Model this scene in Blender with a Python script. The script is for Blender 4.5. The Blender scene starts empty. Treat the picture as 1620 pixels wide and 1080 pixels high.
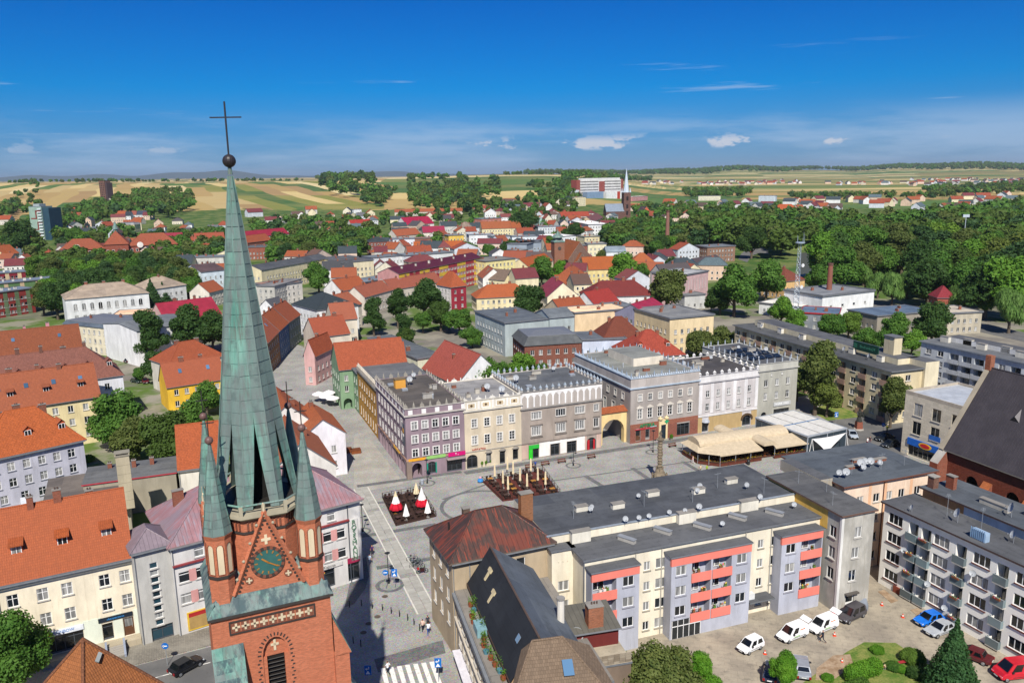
import bpy,math,random
import numpy as np
from mathutils import Vector,Matrix
random.seed(7)
RNG = np.random.default_rng(11)
S = bpy.context.scene
COL = S.collection
R_ = math.radians
# ---------------------------------------------------------------- camera
CAMH = 58.0
PITCH,ROLL,FPX = R_(11.8),R_(0.8),1260.0
cd = bpy.data.cameras.new('camera'); cam = bpy.data.objects.new('camera',cd); COL.objects.link(cam)
cd.sensor_width = 36.0; cd.lens = 28.0; cd.clip_start = 1.0; cd.clip_end = 60000.0
_f = Vector((0,math.cos(PITCH),-math.sin(PITCH))); _r0 = Vector((1,0,0)); _u0 = Vector((0,math.sin(PITCH),math.cos(PITCH)))
_r = _r0*math.cos(ROLL) - _u0*math.sin(ROLL); _u = _u0*math.cos(ROLL) + _r0*math.sin(ROLL)
cam.matrix_world = Matrix(((_r.x,_u.x,-_f.x,0),(_r.y,_u.y,-_f.y,0),(_r.z,_u.z,-_f.z,CAMH),(0,0,0,1)))
S.camera = cam
def P(x,y,z=0.0):
 """ground-plan surveying: the point at height z seen at photograph position x, y"""
 d = _f + _r*((x-810)/FPX) + _u*((540-y)/FPX)
 t = (z-CAMH)/d.z
 return Vector((d.x*t,d.y*t,z))
def Q(p):
 v = Vector(p)-Vector((0,0,CAMH)); w = v.dot(_f)
 return 810+FPX*v.dot(_r)/w,540-FPX*v.dot(_u)/w
ORG = {1: (0,240),2: (540,240),3: (1080,240),4: (0,480),5: (540,480),6: (1080,480),7: (0,720),8: (540,720),9: (1080,720)}
def z3(r,x,y): return ORG[r][0]+x/3,ORG[r][1]+y/3
# ---------------------------------------------------------------- light
SUN_AZ,SUN_EL = 177.5,46.5       # compass azimuth of the sun (0 = +Y, clockwise), elevation
sd = bpy.data.lights.new('sun','SUN'); sd.energy = 4.6; sd.angle = R_(0.5); sd.color = (1.0,0.955,0.88)
sun = bpy.data.objects.new('sun',sd); COL.objects.link(sun)
_sdir = Vector((math.sin(R_(SUN_AZ))*math.cos(R_(SUN_EL)),math.cos(R_(SUN_AZ))*math.cos(R_(SUN_EL)),math.sin(R_(SUN_EL))))
sun.rotation_euler = _sdir.to_track_quat('Z','Y').to_euler()
W = bpy.data.worlds.new('World'); S.world = W; W.use_nodes = True
def build_world():
 nt = W.node_tree; nt.nodes.clear(); L = nt.links.new
 def n(t,**k):
  o = nt.nodes.new(t)
  for a,b in k.items(): setattr(o,a,b)
  return o
 out = n('ShaderNodeOutputWorld'); bg = n('ShaderNodeBackground'); bg.inputs[1].default_value = 0.071
 sky = n('ShaderNodeTexSky',sky_type='NISHITA'); sky.sun_disc = False
 sky.sun_elevation = R_(SUN_EL); sky.sun_rotation = math.atan2(_sdir.x,_sdir.y)
 sky.altitude = 200; sky.air_density = 1.0; sky.dust_density = 0.12; sky.ozone_density = 4.5
 tc = n('ShaderNodeTexCoord'); sp = n('ShaderNodeSeparateXYZ'); L(tc.outputs['Generated'],sp.inputs[0])
 def mth(op,a,b=None,clamp=False):
  m = n('ShaderNodeMath',operation=op,use_clamp=clamp)
  for i,q in enumerate((a,b)):
   if q is None: continue
   if isinstance(q,(int,float)): m.inputs[i].default_value = q
   else: L(q,m.inputs[i])
  return m.outputs[0]
 def noise(scale,loc,sc,det,rough=0.55,rz=0.0):
  mp = n('ShaderNodeMapping'); mp.inputs['Rotation'].default_value = (0,0,rz); mp.inputs['Scale'].default_value = sc; mp.inputs['Location'].default_value = loc
  L(tc.outputs['Generated'],mp.inputs[0])
  t = n('ShaderNodeTexNoise'); t.inputs['Scale'].default_value = scale; t.inputs['Detail'].default_value = det; t.inputs['Roughness'].default_value = rough
  L(mp.outputs[0],t.inputs['Vector']); return t.outputs[0]
 def ramp(v,a,b,c=None,d=None):
  m = n('ShaderNodeMapRange',interpolation_type='SMOOTHSTEP'); L(v,m.inputs[0]); m.inputs[1].default_value = a; m.inputs[2].default_value = b
  return m.outputs[0]
 z = sp.outputs[2]
 cr = n('ShaderNodeValToRGB'); L(mth('MULTIPLY',z,4.0,True),cr.inputs[0]); e = cr.color_ramp.elements     # clear polarised air: deep blue above, paler low down
 for i,(q,c) in enumerate(((0.0,(.235,.43,.86)),(.12,(.19,.41,.80)),(.24,(.105,.41,.82)),(.4,(.010,.43,.88)),(.8,(.003,.345,.87)),(1.0,(.03,.36,.88)))):
  k = e[i] if i < 2 else e.new(q); k.position = q; k.color = (*c,1)
 hs = n('ShaderNodeMix',data_type='RGBA',blend_type='MULTIPLY'); hs.inputs[0].default_value = 1.0; L(sky.outputs[0],hs.inputs[6])
 up = n('ShaderNodeMix',data_type='RGBA'); L(ramp(z,.24,.75),up.inputs[0]); L(cr.outputs[0],up.inputs[6]); up.inputs[7].default_value = (.52,.7,1.05,1); L(up.outputs[2],hs.inputs[7])
 # thin veil of high cloud low over the horizon
 band = mth('MULTIPLY',ramp(z,-0.01,0.02),mth('SUBTRACT',1.0,ramp(z,0.04,0.082)))
 veil = ramp(mth('ADD',noise(3.1,(3.1,0.4,0),(1,1,8),9,0.62),mth('MULTIPLY',sp.outputs[0],0.14)),0.38,0.62)
 veil = mth('MULTIPLY',mth('MULTIPLY',veil,band),0.6)
 wisp = ramp(noise(3.4,(1.7,2.2,0.3),(1,1.0,20),7,.6),0.60,0.72)
 wisp = mth('MULTIPLY',mth('MULTIPLY',wisp,mth('MULTIPLY',ramp(z,0.02,0.05),mth('SUBTRACT',1.0,ramp(z,0.09,0.17)))),0.55)
 puff = ramp(noise(15,(0.35,1.2,0.0),(1,1,2.3),7,0.6,R_(9)),0.545,0.61)
 puff = mth('MULTIPLY',mth('MULTIPLY',puff,mth('MULTIPLY',ramp(z,0.026,0.031),mth('SUBTRACT',1.0,ramp(z,0.036,0.052)))),0.9)
 puff = mth('MULTIPLY',puff,ramp(mth('ADD',noise(2.3,(0.2,5.1,0),(1,1,1),1,.55,R_(9)),mth('MULTIPLY',sp.outputs[0],.3)),0.47,0.54))
 tot = mth('MAXIMUM',mth('MAXIMUM',veil,wisp),puff)
 cl = n('ShaderNodeMix',data_type='RGBA'); L(puff,cl.inputs[0]); cl.inputs[6].default_value = (4.3,5.9,8.2,1); cl.inputs[7].default_value = (6.6,7.0,7.9,1)
 mx = n('ShaderNodeMix',data_type='RGBA'); L(tot,mx.inputs[0]); L(hs.outputs[2],mx.inputs[6]); L(cl.outputs[2],mx.inputs[7])
 L(mx.outputs[2],bg.inputs[0]); L(bg.outputs[0],out.inputs[0])
build_world()
S.view_settings.view_transform = 'Standard'; S.view_settings.look = 'None'; S.view_settings.exposure = 0.45; S.view_settings.gamma = 1.0
S.cycles.max_bounces = 4; S.cycles.diffuse_bounces = 2; S.cycles.glossy_bounces = 2; S.cycles.transmission_bounces = 2; S.cycles.volume_bounces = 0; S.cycles.transparent_max_bounces = 4
S.cycles.use_denoising = True; S.cycles.caustics_reflective = False; S.cycles.caustics_refractive = False
# ---------------------------------------------------------------- helpers
def lin(hx,k=1.0):
 hx = hx.lstrip('#'); o = []
 for i in (0,2,4):
  c = int(hx[i:i+2],16)/255
  o.append((c/12.92 if c <= 0.04045 else ((c+0.055)/1.055)**2.4)*k)
 return (*o,1)
class MB:
 def __init__(s): s.v = []; s.f = []; s.m = []
 def poly(s,pts,mat):
  b = len(s.v); s.v += [tuple(p) for p in pts]; s.f.append(tuple(range(b,b+len(pts)))); s.m.append(mat)
 def box(s,x0,x1,y0,y1,z0,z1,mat,top=None,M=None,skip=''):
  c = [Vector(p) for p in ((x0,y0,z0),(x1,y0,z0),(x1,y1,z0),(x0,y1,z0),(x0,y0,z1),(x1,y0,z1),(x1,y1,z1),(x0,y1,z1))]
  if M is not None: c = [M @ p for p in c]
  b = len(s.v); s.v += [tuple(p) for p in c]
  for k,q in (('b',(3,2,1,0)),('t',(4,5,6,7)),('f',(0,1,5,4)),('r',(1,2,6,5)),('k',(2,3,7,6)),('l',(3,0,4,7))):
   if k in skip: continue
   s.f.append(tuple(b+i for i in q)); s.m.append(top if (k == 't' and top) else mat)
 def prism(s,pts,z0,z1,mat,top=None,M=None,ztop=None):
  """vertical prism over a counter-clockwise plan"""
  n = len(pts); lo = [Vector((p[0],p[1],z0)) for p in pts]; hi = [Vector((p[0],p[1],z1 if ztop is None else ztop[i])) for i,p in enumerate(pts)]
  if M is not None: lo = [M @ p for p in lo]; hi = [M @ p for p in hi]
  for i in range(n):
   j = (i+1) % n; s.poly([lo[i],lo[j],hi[j],hi[i]],mat)
  s.poly(hi,top or mat); s.poly(lo[::-1],mat)
 def frustum(s,n,r0,z0,r1,z1,mat,c=(0,0),rot=0.0,cap=True,M=None):
  a = [Vector((c[0]+r0*math.cos(rot+2*math.pi*i/n),c[1]+r0*math.sin(rot+2*math.pi*i/n),z0)) for i in range(n)]
  b = [Vector((c[0]+r1*math.cos(rot+2*math.pi*i/n),c[1]+r1*math.sin(rot+2*math.pi*i/n),z1)) for i in range(n)]
  if M is not None: a = [M @ p for p in a]; b = [M @ p for p in b]
  for i in range(n):
   j = (i+1) % n
   if r1 > 1e-4: s.poly([a[i],a[j],b[j],b[i]],mat)
   else: s.poly([a[i],a[j],b[i]],mat)
  if cap:
   if r1 > 1e-4: s.poly(b,mat)
   s.poly(a[::-1],mat)
 def lathe(s,prof,n,mat,c=(0,0),rot=0.0,M=None):
  for (r0,a0),(r1,a1) in zip(prof,prof[1:]): 
   if abs(r0) < 1e-4 and r1 > 0:
    A = Vector((c[0],c[1],a0)); b = [Vector((c[0]+r1*math.cos(rot+2*math.pi*i/n),c[1]+r1*math.sin(rot+2*math.pi*i/n),a1)) for i in range(n)]
    if M is not None: A = M @ A; b = [M @ p for p in b]
    for i in range(n): s.poly([A,b[(i+1) % n],b[i]],mat)
   else: s.frustum(n,r0,a0,r1,a1,mat,c,rot,False,M)
 def tube(s,p,q,r0,r1,n,mat,caps=True):
  p,q = Vector(p),Vector(q); d = q-p
  if d.length < 1e-6: return
  K = d.to_track_quat('Z','Y').to_matrix().to_4x4(); K.translation = p
  s.frustum(n,r0,0,r1,d.length,mat,cap=caps,M=K)
 def build(s,name,parent=None,loc=None,rz=None,smooth=False):
  return link(name,s.mesh(name,smooth),parent,loc,rz)
 def mesh(s,name,smooth=False):
  me = bpy.data.meshes.new(name); me.from_pydata(s.v,[],s.f)
  ms = []; ix = []
  for m in s.m:
   if m not in ms: ms.append(m)
   ix.append(ms.index(m))
  for m in ms: me.materials.append(m)
  me.polygons.foreach_set('material_index',ix)
  if smooth: me.polygons.foreach_set('use_smooth',[True]*len(ix))
  uvs(me); me.update(); return me
def uvs(me):
 nl = len(me.loops)
 if not nl: return
 co = np.empty(len(me.vertices)*3); me.vertices.foreach_get('co',co); co = co.reshape(-1,3)
 li = np.empty(nl,np.int32); me.loops.foreach_get('vertex_index',li)
 npn = np.empty(len(me.polygons)*3); me.polygons.foreach_get('normal',npn); npn = npn.reshape(-1,3)
 tot = np.empty(len(me.polygons),np.int32); me.polygons.foreach_get('loop_total',tot)
 N = np.repeat(npn,tot,0); p = co[li]
 t = np.stack([-N[:,1],N[:,0],np.zeros(nl)],1); ln = np.linalg.norm(t,axis=1)
 flat = ln < 0.15
 t[~flat] /= ln[~flat][:,None]; t[flat] = (1,0,0)
 b = np.cross(N,t); b[flat] = (0,1,0)
 uv = np.stack([(p*t).sum(1),(p*b).sum(1)],1).astype(np.float32)
 lay = me.uv_layers.new(name='UVMap'); lay.data.foreach_set('uv',uv.ravel())
def link(name,me,parent=None,loc=None,rz=None):
 o = bpy.data.objects.new(name,me); COL.objects.link(o)
 if parent is not None: o.parent = parent
 if loc is not None: o.location = loc
 if rz: o.rotation_euler.z = rz
 return o
def tag(o,label=None,cat=None,group=None,kind=None):
 if label: o['label'] = label
 if cat: o['category'] = cat
 if group: o['group'] = group
 if kind: o['kind'] = kind
 return o
def thing(name,label,cat,loc=(0,0,0),rz=0.0,group=None):
 o = bpy.data.objects.new(name,None); COL.objects.link(o); o.empty_display_size = 0.2
 o.location = loc; o.rotation_euler.z = rz
 return tag(o,label,cat,group)
def copy_tree(o,parent=None):
 c = o.copy(); COL.objects.link(c); c.parent = parent
 for ch in KIDS.get(o.name,[]): copy_tree(ch,c)
 return c
KIDS = {}
def remember(root):
 for o in [root]+list(root.children_recursive): KIDS[o.name] = list(o.children)
def rot2(v,a): return Vector((v[0]*math.cos(a)-v[1]*math.sin(a),v[0]*math.sin(a)+v[1]*math.cos(a)))
# ---------------------------------------------------------------- materials
MATS = {}
class NT:
 def __init__(s,name):
  s.mat = bpy.data.materials.new(name); s.mat.use_nodes = True; s.t = s.mat.node_tree; s.t.nodes.clear()
  s.out = s.n('ShaderNodeOutputMaterial'); s.b = s.n('ShaderNodeBsdfPrincipled'); s.l(s.b.outputs[0],s.out.inputs[0])
 def n(s,t,**k):
  o = s.t.nodes.new(t)
  for a,b in k.items(): setattr(o,a,b)
  return o
 def l(s,a,b): s.t.links.new(a,b)
 def set(s,sock,v):
  if hasattr(v,'links') or hasattr(v,'is_linked'): s.l(v,sock)
  else: sock.default_value = v
 def pos(s): return s.n('ShaderNodeNewGeometry').outputs['Position']
 def uv(s): return s.n('ShaderNodeUVMap').outputs[0]
 def obj(s): return s.n('ShaderNodeTexCoord').outputs['Object']
 def rnd(s): return s.n('ShaderNodeObjectInfo').outputs['Random']
 def map(s,v,sc=(1,1,1),rot=(0,0,0),loc=(0,0,0)):
  m = s.n('ShaderNodeMapping'); s.l(v,m.inputs[0]); m.inputs['Scale'].default_value = sc; m.inputs['Rotation'].default_value = rot; m.inputs['Location'].default_value = loc
  return m.outputs[0]
 def noise(s,v,sc,det=3,rough=0.55,col=False):
  t = s.n('ShaderNodeTexNoise'); s.l(v,t.inputs['Vector']); t.inputs['Scale'].default_value = sc; t.inputs['Detail'].default_value = det; t.inputs['Roughness'].default_value = rough
  return t.outputs[1 if col else 0]
 def vor(s,v,sc,feat='F1',out=0):
  t = s.n('ShaderNodeTexVoronoi',feature=feat); s.l(v,t.inputs['Vector']); t.inputs['Scale'].default_value = sc
  return t.outputs[out]
 def ramp(s,v,a,b,lo=0.0,hi=1.0):
  m = s.n('ShaderNodeMapRange',interpolation_type='SMOOTHSTEP'); s.l(v,m.inputs[0])
  for i,q in enumerate((a,b,lo,hi)): m.inputs[i+1].default_value = q
  return m.outputs[0]
 def mix(s,f,a,b,mode='MIX'):
  m = s.n('ShaderNodeMix',data_type='RGBA',blend_type=mode); s.set(m.inputs[0],f); s.set(m.inputs[6],a); s.set(m.inputs[7],b)
  return m.outputs[2]
 def math(s,op,a,b=0.0,clamp=False):
  m = s.n('ShaderNodeMath',operation=op,use_clamp=clamp); s.set(m.inputs[0],a); s.set(m.inputs[1],b); return m.outputs[0]
 def brick(s,v,w,h,mort=0.01,c1=(.8,.8,.8,1),c2=(.2,.2,.2,1),cm=(0,0,0,1),off=0.5):
  t = s.n('ShaderNodeTexBrick'); s.l(v,t.inputs['Vector']); t.inputs['Scale'].default_value = 1; t.inputs['Mortar Size'].default_value = mort
  t.inputs['Brick Width'].default_value = w; t.inputs['Row Height'].default_value = h; t.inputs['Mortar Smooth'].default_value = 0.1; t.offset = off
  for k,c in (('Color1',c1),('Color2',c2),('Mortar',cm)): s.set(t.inputs[k],c)
  return t
 def bump(s,h,dist=0.02,st=0.6):
  b = s.n('ShaderNodeBump'); b.inputs['Distance'].default_value = dist; b.inputs['Strength'].default_value = st; s.l(h,b.inputs['Height']); s.l(b.outputs[0],s.b.inputs['Normal'])
 def base(s,c,rough=0.85,metal=0.0,spec=0.3):
  s.set(s.b.inputs['Base Color'],c); s.set(s.b.inputs['Roughness'],rough); s.b.inputs['Metallic'].default_value = metal
  s.b.inputs['Specular IOR Level'].default_value = spec
  return s.mat
def cached(fn):
 def w(*a,**k):
  key = (fn.__name__,a,tuple(sorted(k.items())))
  if key not in MATS: MATS[key] = fn(*a,**k)
  return MATS[key]
 return w
def sc(c,k): return (c[0]*k,c[1]*k,c[2]*k,1)
@cached
def plaster(hx,dirt=0.85):
 t = NT('plaster '+hx); c = lin(hx); p = t.pos()
 a = t.noise(t.map(p,(1,1,.45)),.45,5,.62); s = t.noise(t.map(p,(2.2,2.2,.18)),1.0,4,.65)
 col = t.mix(t.ramp(a,.35,.7),sc(c,1-.22*dirt),sc(c,1.03))
 col = t.mix(t.math('MULTIPLY',t.ramp(s,.52,.75),.55*dirt),col,(c[0]*.62,c[1]*.6,c[2]*.56,1))
 t.bump(t.noise(p,9,3),.012,.35); return t.base(col,.9,spec=.15)
@cached
def paint(hx,rough=.5,spec=.3,metal=0.0):
 t = NT('paint '+hx); c = lin(hx); a = t.noise(t.pos(),1.6,3)
 return t.base(t.mix(t.ramp(a,.3,.75),sc(c,.86),sc(c,1.04)),rough,metal,spec)
@cached
def tile(hx,age=0.5):
 t = NT('roof tile '+hx); c = lin(hx,.66); c = (c[0]*.97+.01,c[1]*1.22+.015,c[2]*1.2+.014,1); uv = t.uv(); p = t.pos()
 b = t.brick(t.map(uv,(1,1,1)),.24,.34,.012,sc(c,1.14),sc(c,.80),sc(c,.42))
 a = t.noise(p,.35,5,.65); m = t.noise(p,1.9,4,.7)
 col = t.mix(t.math('MULTIPLY',t.ramp(a,.45,.75),.55*age),b.outputs[0],(c[0]*.5,c[1]*.55,c[2]*.6,1))
 col = t.mix(t.math('MULTIPLY',t.ramp(m,.6,.78),.8*age),col,(c[0]*.35,c[1]*.42,c[2]*.5,1))
 rn = t.rnd(); col = t.mix(t.math('MULTIPLY',rn,.25),col,sc(c,.7)); col = t.mix(t.ramp(t.math('FRACT',t.math('MULTIPLY',rn,5.7)),.45,1.0,0,.5),col,t.mix(.5,sc(c,.9),lin('#8a5a4a')))
 w = t.n('ShaderNodeTexWave',wave_type='BANDS',bands_direction='X',wave_profile='SIN'); t.l(uv,w.inputs[0]); w.inputs['Scale'].default_value = .3/.24*1.05
 s2 = t.n('ShaderNodeSeparateXYZ'); t.l(uv,s2.inputs[0]); row = t.math('FRACT',t.math('DIVIDE',s2.outputs[1],.34))
 t.bump(t.math('ADD',t.math('MULTIPLY',w.outputs[1],.5),t.math('SUBTRACT',1.0,row)),.05,.8)
 return t.base(col,.82,spec=.25)
@cached
def seam(hx,rust=None,per=.62,rough=.55):
 t = NT('sheet metal roof '+hx); c = lin(hx,.8); uv = t.uv(); p = t.pos()
 s2 = t.n('ShaderNodeSeparateXYZ'); t.l(uv,s2.inputs[0]); fr = t.math('FRACT',t.math('DIVIDE',s2.outputs[0],per))
 line = t.ramp(t.math('ABSOLUTE',t.math('SUBTRACT',fr,.5)),.44,.49)
 a = t.noise(p,.5,5,.65); st = t.noise(t.map(uv,(2.4,.22,1)),1.0,5,.7)
 col = t.mix(t.ramp(a,.35,.7),sc(c,.82),sc(c,1.08))
 if rust: col = t.mix(t.ramp(st,.5,.62),col,lin(rust)); col = t.mix(t.math('MULTIPLY',t.ramp(t.noise(p,.28,4),.5,.62),.7),col,lin(rust,.8))
 col = t.mix(t.math('MULTIPLY',line,.45),col,sc(c,.55))
 t.bump(line,.04,.8); return t.base(col,rough,spec=.4)
@cached
def bitumen(hx='#55565a'):
 t = NT('bitumen roof '+hx); c = lin(hx,1.12); c = (c[0]*1.06,c[1],c[2]*.92,1); uv = t.uv(); p = t.pos()
 b = t.brick(uv,7.0,1.0,.03,sc(c,1.12),sc(c,.86),sc(c,.62)); pt = t.brick(t.map(uv,(1,1,1),(0,0,.02),(1.3,2.1,0)),6.5,4.2,0.0,(1.16,1.15,1.12,1),(.84,.85,.88,1),(1,1,1,1))
 a = t.noise(p,.3,5,.65); d = t.noise(p,1.4,5,.7)
 col = t.mix(t.ramp(a,.38,.68),b.outputs[0],sc(c,1.28)); col = t.mix(1.0,col,pt.outputs[0],'MULTIPLY'); col = t.mix(t.math('MULTIPLY',t.ramp(d,.54,.7),.55),col,sc(c,.62))
 t.bump(t.noise(p,14,3),.01,.4); return t.base(col,.85,spec=.25)
@cached
def brickm(hx,var=.25,mort='#9a8878',bw=.25,bh=.08,rough=.9):
 t = NT('brick '+hx); c = lin(hx); uv = t.uv(); p = t.pos()
 b = t.brick(uv,bw,bh,.008,sc(c,1+var),sc(c,1-var),lin(mort,.75))
 a = t.noise(p,.4,5,.65); d = t.noise(p,2.3,5,.7)
 col = t.mix(t.ramp(a,.35,.7),t.mix(.75,sc(c,.78),b.outputs[0]),b.outputs[0]); col = t.mix(t.math('MULTIPLY',t.ramp(d,.55,.75),.5),col,sc(c,.5))
 t.bump(t.math('ADD',b.outputs[1],t.math('MULTIPLY',t.noise(p,11,3),-.6)),-.02,.7); return t.base(col,rough,spec=.15)
@cached
def copper(v=0):
 t = NT('copper patina %d' % v); p = t.pos(); r = t.rnd()
 g1,g2,br,dk = lin('#76a192'),lin('#4f7d70'),lin('#5f5a55'),lin('#2e4248')
 a = t.noise(t.map(p,(1.6,1.6,.16)),.9,5,.65); b = t.noise(t.map(p,(3.2,3.2,.16)),1.0,5,.7)
 col = t.mix(t.ramp(a,.35,.65),g2,g1); col = t.mix(t.math('MULTIPLY',t.ramp(b,.46,.66),.75),col,br)
 col = t.mix(t.ramp(r,.6,1.0,0,.38),col,br); col = t.mix(t.ramp(r,.0,.3,.3,0),col,lin('#5f8f80'))
 col = t.mix(t.math('MULTIPLY',t.ramp(t.noise(t.map(p,(.5,.5,.13),loc=(3,1,2)),1.0,4,.6),.36,.56),.7),col,lin('#6a706f'))
 if v == 1: col = t.mix(t.math('MULTIPLY',t.ramp(t.noise(t.map(p,(2.5,2.5,.3)),.5,5,.7),.42,.6),.85),col,dk)
 if v == 2: col = t.mix(t.math('MULTIPLY',t.ramp(t.noise(p,1.2,4),.4,.65),.6),col,lin('#4d5a58'))
 t.bump(t.noise(p,3,4),.02,.4); return t.base(col,.62,.0,.35)
@cached
def glass(hx='#20262b',curtain=.55,sp=.6):
 t = NT('window glass '+hx); r = t.rnd(); c = lin(hx); p = t.pos()
 cur = t.mix(t.math('FRACT',t.math('MULTIPLY',r,7.3)),(.30,.30,.29,1),(.52,.51,.48,1))
 fold = t.ramp(t.noise(t.map(p,(1,1,.1)),3.0,2),.4,.6)
 f = t.math('MULTIPLY',t.math('GREATER_THAN',r,1-curtain),t.math('ADD',.35,t.math('MULTIPLY',fold,.4)))
 col = t.mix(f,t.mix(t.math('FRACT',t.math('MULTIPLY',r,3.7)),c,sc(c,.35)),cur)
 return t.base(col,.06,0,sp)
@cached
def ground_mat(kind):
 t = NT(kind); p = t.pos(); rough = .9
 if kind == 'cobbles':
  c1,c2 = lin('#9a978f'),lin('#85827b')
  v = t.vor(p,6.5,'F1',1); e = t.vor(p,6.5,'DISTANCE_TO_EDGE',0)
  col = t.mix(t.ramp(t.noise(p,.22,4),.35,.7),c2,c1); col = t.mix(.16,col,v); col = t.mix(t.math('MULTIPLY',t.ramp(e,.0,.07,1,0),.45),col,lin('#4c4a45'))
  col = t.mix(t.math('MULTIPLY',t.ramp(t.noise(p,.9,5,.7),.55,.75),.45),col,lin('#aaa69b')); t.bump(t.ramp(e,0,.1),.02,.5)
 elif kind == 'setts dark':
  e = t.vor(p,8,'DISTANCE_TO_EDGE',0); v = t.vor(p,8,'F1',1)
  col = t.mix(.12,t.mix(t.ramp(t.noise(p,.6,4),.35,.7),lin('#4c4c4c'),lin('#5e5d5b')),v); t.bump(t.ramp(e,0,.1),.02,.5)
 elif kind == 'street setts':
  e = t.vor(p,7,'DISTANCE_TO_EDGE',0); v = t.vor(p,7,'F1',1)
  col = t.mix(t.ramp(t.noise(p,.3,5),.35,.7),lin('#948e82'),lin('#a8a296')); col = t.mix(.13,col,v); col = t.mix(t.math('MULTIPLY',t.ramp(e,0,.06,1,0),.35),col,lin('#5a5750')); t.bump(t.ramp(e,0,.1),.02,.4)
 elif kind == 'slab':
  c = t.mix(t.rnd(),lin('#9c9990'),lin('#b1aea4')); col = t.mix(t.ramp(t.noise(p,1.2,4),.4,.7),t.mix(.25,c,lin('#77736a')),c)
 elif kind == 'asphalt':
  col = t.mix(t.ramp(t.noise(p,.25,5),.35,.7),lin('#5e5d5b'),lin('#6f6d69')); col = t.mix(t.math('MULTIPLY',t.ramp(t.noise(p,1.5,5,.7),.55,.7),.4),col,lin('#4b4a48'))
 elif kind == 'brick paving':
  b = t.brick(t.map(p,(1,1,1),(0,0,.4)),.4,.2,.02,lin('#868074'),lin('#746f65'),lin('#57524a')); col = t.mix(t.math('MULTIPLY',t.ramp(t.noise(p,.3,5),.4,.7),.5),b.outputs[0],lin('#989284'))
 elif kind == 'yard':
  a = t.noise(p,.18,5,.65); col = t.mix(t.ramp(a,.35,.65),lin('#8d8475'),lin('#a89d89')); col = t.mix(t.math('MULTIPLY',t.ramp(t.noise(p,.8,5,.7),.5,.7),.6),col,lin('#6b655b'))
  b = t.brick(t.map(p,(1,1,1),(0,0,.25)),1.5,.75,.035,(1,1,1,1),(.9,.9,.9,1),(.7,.7,.7,1)); col = t.mix(.6,col,t.mix(1.0,col,b.outputs[0],'MULTIPLY'))
 elif kind == 'lawn':
  a = t.noise(p,.35,5,.7); col = t.mix(t.ramp(a,.35,.62),lin('#53702a'),lin('#8a8a4c')); col = t.mix(t.ramp(t.noise(p,5,3),.4,.7),col,t.mix(.5,col,lin('#3c5a1e'))); t.bump(t.noise(p,22,3),.06,.8)
 elif kind == 'dirt':
  a = t.noise(p,.8,5,.7); col = t.mix(t.ramp(a,.35,.65),lin('#8a7258'),lin('#a8937a')); t.bump(t.noise(p,5,4),.1,.6)
 elif kind == 'white line':
  col = t.mix(t.ramp(t.noise(p,2.5,5,.7),.5,.75),lin('#dedbd2'),lin('#a5a198'))
 elif kind == 'river':
  col = lin('#4a4a36'); rough = .5; t.bump(t.noise(p,1.5,3),.05,.3)
 return t.base(col,rough,0,.2 if rough > .5 else .5)
@cached
def leafm(kind):
 t = NT('leaves '+kind); r = t.rnd(); p = t.pos()
 a,b,y = {'dark': ('#2b471d','#476330','#5f7038'),'mid': ('#3e6424','#5f8334','#7b9542'),'light': ('#507a26','#6d9434','#849f40'),'willow': ('#5c7f3c','#7d9a52','#8fa55e'),'olive': ('#4c5a2a','#66703a','#7c7c44'),'bluish': ('#314d28','#48643a','#5c7446'),'conifer': ('#2e4f2c','#44683a','#56783f'),'bright': ('#4a7a1e','#68962a','#82a838'),'brown': ('#55502f','#6e6a40','#7d7a4a')}[kind]
 n_ = t.noise(p,.55,3,.6); m = t.noise(p,2.8,2)
 col = t.mix(t.ramp(n_,.35,.68),lin(a),lin(b)); col = t.mix(t.math('MULTIPLY',t.ramp(m,.5,.75),.6),col,lin(y)); col = t.mix(t.math('MULTIPLY',r,.55),col,lin(a)); 
 col = t.mix(t.ramp(r,.8,1.0,0,.35),col,lin('#7d8a34'))
 t.b.inputs['Roughness'].default_value = .7; t.b.inputs['Specular IOR Level'].default_value = .2; t.set(t.b.inputs['Base Color'],col)
 tr = t.n('ShaderNodeBsdfTranslucent'); t.l(t.mix(.5,col,lin('#8fae30')),tr.inputs[0]); ms = t.n('ShaderNodeMixShader'); ms.inputs[0].default_value = .3
 t.l(t.b.outputs[0],ms.inputs[1]); t.l(tr.outputs[0],ms.inputs[2]); t.l(ms.outputs[0],t.out.inputs[0]); return t.mat
@cached
def bark():
 t = NT('bark'); p = t.pos(); return t.base(t.mix(t.noise(p,4,3),lin('#4a3f33'),lin('#6d6253')),.95)
@cached
def lettering(hx): return paint(hx,.5)
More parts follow.
